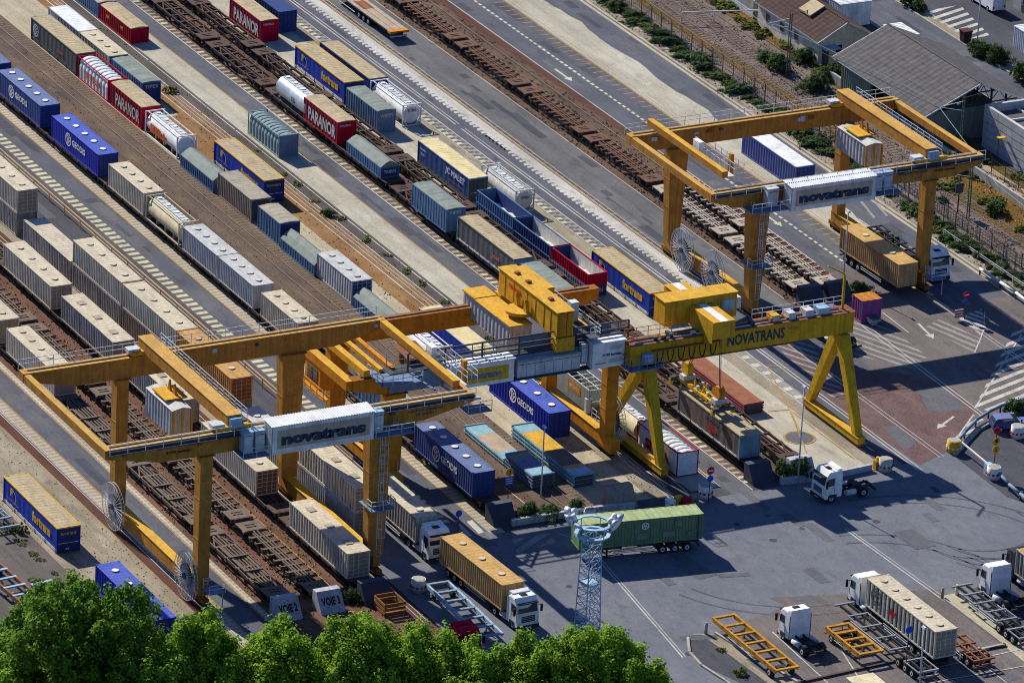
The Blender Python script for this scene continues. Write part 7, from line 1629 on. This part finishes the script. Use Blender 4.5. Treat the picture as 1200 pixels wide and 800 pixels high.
for (px, py, m_, lab) in ((828, 745, 'weed', ''), (1104, 701, 'kerbstone', 'dark stone bollard at the left end of the worn kerbs'), (1121, 697, 'cream', 'pale yellow bollard right of the dark one'), (827, 742, 'kerbstone', 'short dark bollard at the head of the island')):
    if not lab: continue
    a = at(px, py); mb = MB(); mb.tube((0, 0, 0), (0, 0, 1.1), .16, m_, 12); mb.tube((0, 0, 1.1), (0, 0, 1.18), .16, m_, 12, r2=.08); o = mb.build('bollard'); o.location = (a[0], a[1], zz(4)); tag(o, lab, 'bollard')
a0, a1 = at(1126, 530), at(1158, 556)
t = thing('barrier', 'white lifting barrier with blue drive box between yellow drum and sign post', 'barrier', (a1[0], a1[1], zz(7))); mb = MB(); mb.box(-.4, .4, -.35, .35, 0, 1.25, 'lightblue'); mb.build('drive_box', t); mb = MB(); mb.beam((0, 0, 1.1), (a0[0]-a1[0], a0[1]-a1[1], 1.15), .14, .14, 'white'); mb.build('boom', t)
def polyrail(pts, label, mat='steelblue', z=.75, wall=None):
    t = thing('crash_barrier', label, 'barrier', (pts[0][0], pts[0][1], 0)); mb = MB(); o = pts[0]
    for p, q in zip(pts, pts[1:]): mb.tube((p[0]-o[0], p[1]-o[1], z), (q[0]-o[0], q[1]-o[1], z), .17, mat, 8)
    mb.build('beam', t)
    for p in pts: mb = MB(); mb.beam((p[0]-o[0], p[1]-o[1], 0), (p[0]-o[0], p[1]-o[1], z), .15, .15, 'darksteel'); mb.build('post', t)
polyrail([at(1119, 527), at(1130, 514), at(1143, 500), at(1158, 490), at(1172, 483), at(1187, 478), at(1203, 475), at(1230, 468)], 'curved blue crash barrier round the striped corner')
polyrail([at(1170, 562), at(1182, 575), at(1195, 586), at(1212, 600)], 'dark low rail leading right from the sign post')
polyrail([at(1148, 322), at(1172, 338), at(1190, 350), at(1215, 370)], 'pale pipe rail bending towards the right edge', 'galv')
kerbline([at(1119, 533), at(1146, 504), at(1175, 489), at(1210, 480)], 'pale kerb following the curved crash barrier', .3, .5)
a = at(1020, 378); t = thing('bin_bag_cage', 'grey tied waste bundle in front of the purple container', 'waste', (a[0]+.6, a[1], zz(7))); mb = MB()
for k in range(9): mb.box(-.7+random.uniform(0, .4), .3+random.uniform(0, .4), -.6+random.uniform(0, .3), .2+random.uniform(0, .5), .05+.1*k, .2+.1*k, random.choice(('galv', 'curtaingrey', 'greycont')))
mb.build('bundle', t)
a = at(933, 42); 
def wheelie(px, py, lab, m_='bin'):
    a = at(px, py); t = thing('waste_bin', lab, 'bin', (a[0], a[1], .02)); mb = MB(); mb.hexa([(-.45, -.5, .15), (.45, -.5, .15), (.45, .5, .15), (-.45, .5, .15)], [(-.6, -.6, 1.5), (.6, -.6, 1.5), (.6, .6, 1.5), (-.6, .6, 1.5)], m_); mb.build('bin_body', t); mb = MB(); mb.box(-.65, .65, -.65, .65, 1.503, 1.65, 'bin'); mb.build('lid', t)
wheelie(1131, 50, 'dark red waste bin by the road near the hedge')
t = post('hydrant', 'orange yellow hydrant post at the kerb end by the grey white drum', 1028, 549, .1); mb = MB(); mb.box(-.3, .3, -.35, .35, 0, 1.0, 'orange'); mb.tube((0, 0, 1.0), (0, 0, 1.3), .2, 'swapyellow', 10); mb.build('hydrant_body', t); t['category'] = 'hydrant'
a = at(793, 600)
for (px, py, m_, lab) in ((795, 594, 'swapyellow', 'yellow service box among the clutter under the yellow crane'), (803, 596, 'red', 'red service box beside the yellow one'), (785, 598, 'white', 'white striped board leaning by the service boxes'), (813, 592, 'sheetgreen', 'green cabinet left of the white and red drum')):
    a = at(px, py); mb = MB(); mb.box(-.35, .35, -.4, .4, 0, 1.1, m_); mb.box(-.4, .4, -.45, .45, 1.1, 1.18, m_); mb.box(.35, .37, -.2, .2, .3, .8, 'darksteel'); o = mb.build('service_box'); o.location = (a[0], a[1], zz(5)); tag(o, lab, 'box')
# bottom cream lorry roof
t = put('lorry_body', 91.0, -11.0, zz(7), 9, 5.8/2, 'cream lorry roof cut by the bottom picture edge', 'lorry body')
mb = MB(); mb.box(-4.5, 4.5, -1.45, 1.45, .9, 2.7, 'cream'); mb.box(-4.6, 4.6, -1.5, 1.5, 2.703, 2.78, 'cream'); mb.build('body', t)
for a in (-2.5, 2.5):
    for s in (-1, 1): wheel(t, a, s*1.2, .48, .3)
# ------------------------------------------------------------------ vegetation
def crown_mesh(name, rx, ry, rz, nl, leaves, size, mat, seed, cz=0, lr=(.16, .30), rag=1.0, up=.25):
    rnd = random.Random(seed); lobes = []; ph = [rnd.uniform(0, 6) for _ in range(6)]
    for i in range(nl):
        v = Vector((rnd.gauss(0, 1), rnd.gauss(0, 1), rnd.gauss(.15, 1))).normalized()
        if v.z < -.75: v.z = -v.z
        a = math.atan2(v.y, v.x); b = math.asin(max(-1, min(1, v.z)))
        bump = 1+rag*(.13*math.sin(3*a+ph[0])*math.cos(2*b+ph[1])+.09*math.sin(5*a+ph[2]+3*b)+rnd.uniform(-.16, .10))
        k = rnd.choice((.86, .86, .86, .6, .4))*bump
        lobes.append((Vector((v.x*rx*k, v.y*ry*k, v.z*rz*k+cz)), rnd.uniform(*lr)*min(rx, rz)))
    V = []; Fc = []
    for k in range(leaves):
        c, r = lobes[int(rnd.random()*nl)]
        d = Vector((rnd.gauss(0, 1), rnd.gauss(0, 1), rnd.gauss(up, 1))).normalized()
        q = d*r*(rnd.uniform(.3, 1.15) if rnd.random() < .72 else rnd.uniform(1.0, 1.6)); q.z *= 1.2
        p = c+q
        n = (d+Vector((rnd.uniform(-.9, .9), rnd.uniform(-.9, .9), rnd.uniform(-.2, 1.1)))).normalized()
        a = n.cross(Vector((rnd.gauss(0, 1), rnd.gauss(0, 1), rnd.gauss(0, 1)))).normalized(); b = n.cross(a)
        s = size*rnd.uniform(.55, 1.3); i0 = len(V)
        V += [tuple(p-a*s*.5), tuple(p+b*s*.36), tuple(p+a*s*.5), tuple(p-b*s*.36)]; Fc.append((i0, i0+1, i0+2, i0+3))
    me = bpy.data.meshes.new(name); me.from_pydata(V, [], Fc); me.materials.append(MATS[mat]); me.update(); return me
TREES = [crown_mesh('crown', 1, 1, 1, 70, 100, .1, 'leaf', 1)]
def tree(label, x, y, h, r, rzz, mesh, group='broadleaf trees along the bottom edge', name='broadleaf_tree'):
    t = thing(name, label, 'tree', (x, y, 0), random.uniform(0, 6), group)
    o = bpy.data.objects.new('crown', mesh); C.objects.link(o); o.parent = t; o.location = (0, 0, h-rzz); 
    mb = MB(); mb.tube((0, 0, 0), (0.1, 0.05, h*.45), .32, 'wood' if False else 'wagon_dark', 10, r2=.2)
    for i in range(7):
        a = i*.9; mb.tube((0.1, 0.05, h*(.3+.02*i)), (r*.5*math.cos(a), r*.5*math.sin(a), h*(.6+.03*i)), .12, 'wagon_dark', 6, r2=.03)
    mb.build('trunk', t); return t
CM = [crown_mesh('crown', 5.6, 5.6, 6.6, 420, 54000, .34, 'leaf', 11, 0, (.07, .14)), crown_mesh('crown', 4.7, 4.7, 6.2, 320, 42000, .34, 'leaf', 12, 0, (.08, .15)), crown_mesh('crown', 5.2, 5.2, 5.8, 360, 46000, .34, 'leaf', 13, 0, (.075, .145)), crown_mesh('crown', 9.2, 9.2, 8.6, 900, 110000, .38, 'leaf_dark', 14, 0, (.045, .095))]
def tree_at(px, ptop, h, k, label):
    "top of the crown seen at px, ptop"
    h -= (1.3 if k == 3 else .6); x, y = at(px, ptop+(9 if k == 3 else 4), h); rr = (5.6, 4.6, 5.0, 8.4)[k]; rz_ = (6.6, 6.2, 5.6, 8.0)[k]
    # the outline's top lies a little nearer than the centre
    tree(label, x+1.5, y-.8, h-.3, rr, rz_, CM[k])
tree_at(94, 672, 16.2, 3, 'largest and darkest tree, at the left in front of the blue container')
tree_at(240, 708, 14, 1, 'bright green tree between the big dark tree and the VOIE 2 block')
tree_at(330, 724, 12.5, 0, 'bright tree whose crown covers the foot of the VOIE 2 block')
tree_at(425, 712, 13.6, 2, 'bright tree below the VOIE 3 block')
tree_at(500, 726, 12.6, 0, 'bright tree below the red tractor cab')
tree_at(565, 744, 12, 1, 'bright tree below the blue grey trailer')
tree_at(635, 738, 12.4, 0, 'bright tree in front of the yellow brown container lorry')
tree_at(700, 724, 13.6, 2, 'bright tree at the foot of the blue lattice mast')
tree_at(752, 755, 12, 1, 'rightmost bright tree of the bottom row')
tree_at(295, 758, 11, 0, 'lower bright crown between the second and third tree'); tree_at(440, 768, 10.5, 1, 'lower bright crown at the bottom edge, centre left'); tree_at(590, 778, 10, 0, 'lower bright crown at the bottom edge, centre'); tree_at(190, 760, 11, 1, 'lower bright crown beside the big dark tree'); tree_at(20, 745, 11, 2, 'lower bright crown at the lower left picture corner'); tree_at(130, 775, 9.5, 0, 'lower bright crown under the big dark tree'); tree_at(250, 775, 9.5, 2, 'lower bright crown below the second tree'); tree_at(740, 790, 9, 0, 'lowest bright crown at the right end of the row'); tree_at(380, 775, 10, 2, 'lower bright crown under the VOIE blocks'); tree_at(520, 780, 10, 2, 'lower bright crown under the red cab'); tree_at(680, 782, 9.5, 2, 'lower bright crown near the mast foot')
SH = [crown_mesh('foliage', 1.3, 1.3, 1.1, 40, 2200, .26, 'shrub', 21, .6, (.16, .42), 2.2), crown_mesh('foliage', 1.0, 1.0, .5, 40, 900, .22, 'weed', 22, .3), crown_mesh('foliage', 2.2, 2.0, 1.9, 70, 5200, .26, 'shrub', 23, 1.2, (.14, .3), 2.0)]
def shrub(px, py, k, s, label, group=None, name='shrub', world=False):
    a = (px, py) if world else at(px, py)
    o = bpy.data.objects.new(name, SH[k]); C.objects.link(o); o.location = (a[0], a[1], 0); f_ = 1.6 if world else 1.0; o.scale = (s*random.uniform(.75, 1.5)*f_, s*random.uniform(.7, 1.1), s*random.uniform(.55, 1.0)/(1.35 if world else 1)); o.rotation_euler = (0, 0, random.uniform(0, 6)); tag(o, label, 'shrub' if k != 1 else 'weed', group); return o
for (px, py, k, s, lab) in ((942, 72, 2, .9, 'rounded dark shrub at the corner of the tiled house'), (912, 82, 2, .9, 'dark shrub at the foot of the lattice mast'), (895, 70, 0, 1.0, 'small shrub left of the lattice mast'), (975, 92, 0, 1.1, 'grey green bush beside the shed corner'), (955, 105, 2, .8, 'broad bush between siding and shed'),
                            (930, 20+30, 0, .9, 'bush against the house wall'), (985, 120, 0, .8, 'bush by the crane railing'), (618, 607, 2, .75, 'leafy planter bush left of the brown buffer block'), (645, 605, 2, .6, 'second planter bush right beside the first'), (675, 598, 0, .8, 'climbing plant on the brown buffer block'),
                            (935, 560, 2, .7, 'bush in front of the grey buffer block by the white tractor unit'), (918, 552, 0, .9, 'smaller bush behind the white tractor unit'), (413, 703, 2, .55, 'round bush beside the weathered buffer block'), (1008, 342, 2, .6, 'spiky bush behind the purple container'), (1108, 282, 0, .8, 'bush growing at the fence foot behind the right gantry leg'),
                            (1118, 196, 2, .9, 'dark bush below the right girder end'), (1165, 250, 0, .9, 'bush on the yellow grass slope'), (1104, 236, 0, .6, 'small bright bush beside the signal post'), (1145, 62, 2, .7, 'hedge clump behind the red bin'), (1157, 68, 2, .7, 'second hedge clump along the car park'), (1170, 74, 2, .7, 'third hedge clump nearest the road'), (1196, 94, 2, .8, 'hedge at the right edge beyond the road'),
                            (1063, 6, 2, .6, 'hedge beside the zebra stripes'), (1076, 12, 2, .6, 'hedge end nearest the zebra stripes'), (384, 252, 0, .7, 'light green weed bush on the siding by the orange dirt'), (200, 108, 1, .9, 'bright weed on the white line near the blue TIPES box'), (22, 622, 1, 1.1, 'weedy tuft on the cracked slabs beside the lower left Fortrans body'), (1190, 482, 0, .9, 'small palm in the drum by the blue car'), (845, 762, 1, .6, 'weed at the island kerb'), (868, 790, 1, .8, 'larger weed at the island kerb')):
    shrub(px, py, k, s, lab)
rnd = random.Random(5)
for i in range(190):
    x = -120+170*i/190+rnd.uniform(-1, 1); shrub(x, 61.1+rnd.uniform(-.5, .5), 0 if rnd.random() < .6 else 1, rnd.uniform(.35, 1.0), 'low bush on the verge in front of the mesh fence, one of a ragged row', 'bushes along the mesh fence', world=True)
for i in range(90):
    x = rnd.uniform(-100, 40); shrub(x, rnd.choice((rnd.uniform(73, 75), rnd.uniform(76.8, 78.2), rnd.uniform(67.5, 72) if x > -28 else rnd.uniform(72.9, 75))), 1, rnd.uniform(.5, 1.3), 'yellow green weed tuft on the orange verge by the railway', 'weed tufts on the orange verge', 'weed_tuft', True)
for i in range(14):
    shrub(-60+5.4*i+rnd.uniform(-1.5, 1.5), -2.1+rnd.uniform(-.4, .4), 1, rnd.uniform(.3, .6), 'small weed growing in the gravel strip beside the white crane rail', 'weeds in the gravel strip', 'weed_tuft', True)
for i in range(26):
    shrub(10+rnd.uniform(0, 45), -69.2-rnd.expovariate(.35), 1, rnd.uniform(.3, .7), 'weed in a joint of the cracked dark slabs at the lower left', 'weeds in the slab joints', 'weed_tuft', True)
bpy.data.meshes.remove(TREES[0])
# ------------------------------------------------------------------ light, sky, camera
sc = bpy.context.scene
w = bpy.data.worlds.new('World'); sc.world = w; w.use_nodes = True; nt = w.node_tree
bg = nt.nodes['Background']; sky = nt.nodes.new('ShaderNodeTexSky'); sky.sky_type = 'NISHITA'; sky.sun_disc = False
az, el = R(9.5), R(35.3)
sky.sun_elevation = el; sky.sun_rotation = math.atan2(-math.cos(az), -math.sin(az)); sky.air_density = 1.2; sky.dust_density = .4; sky.ozone_density = 4.0
tint = nt.nodes.new('ShaderNodeMix'); tint.data_type = 'RGBA'; tint.blend_type = 'MULTIPLY'; tint.inputs[0].default_value = 1; tint.inputs[7].default_value = (.50, .67, 1.0, 1)
nt.links.new(sky.outputs[0], tint.inputs[6]); nt.links.new(tint.outputs[2], bg.inputs[0]); bg.inputs[1].default_value = .115
ld = bpy.data.lights.new('sun', 'SUN'); ld.energy = 7.5; ld.angle = R(.5); ld.color = (1.0, .93, .80)
lo = bpy.data.objects.new('sun', ld); C.objects.link(lo); lo.location = (0, 0, 100)
d = Vector((math.cos(el)*math.cos(az), math.cos(el)*math.sin(az), -math.sin(el))); lo.rotation_euler = d.to_track_quat('-Z', 'Y').to_euler()
cd = bpy.data.cameras.new('camera'); cam = bpy.data.objects.new('camera', cd); C.objects.link(cam)
cd.sensor_width = 36; cd.lens = F/1200*36; cd.clip_start = 10; cd.clip_end = 6000
M = Matrix((RT, UP, -FW)).transposed().to_4x4(); M.translation = CAM; cam.matrix_world = M
sc.camera = cam
sc.view_settings.view_transform = 'Standard'; sc.view_settings.look = 'None'; sc.view_settings.exposure = 0
sc.cycles.filter_width = 1.0; sc.cycles.max_bounces = 5; sc.cycles.diffuse_bounces = 2; sc.cycles.glossy_bounces = 2
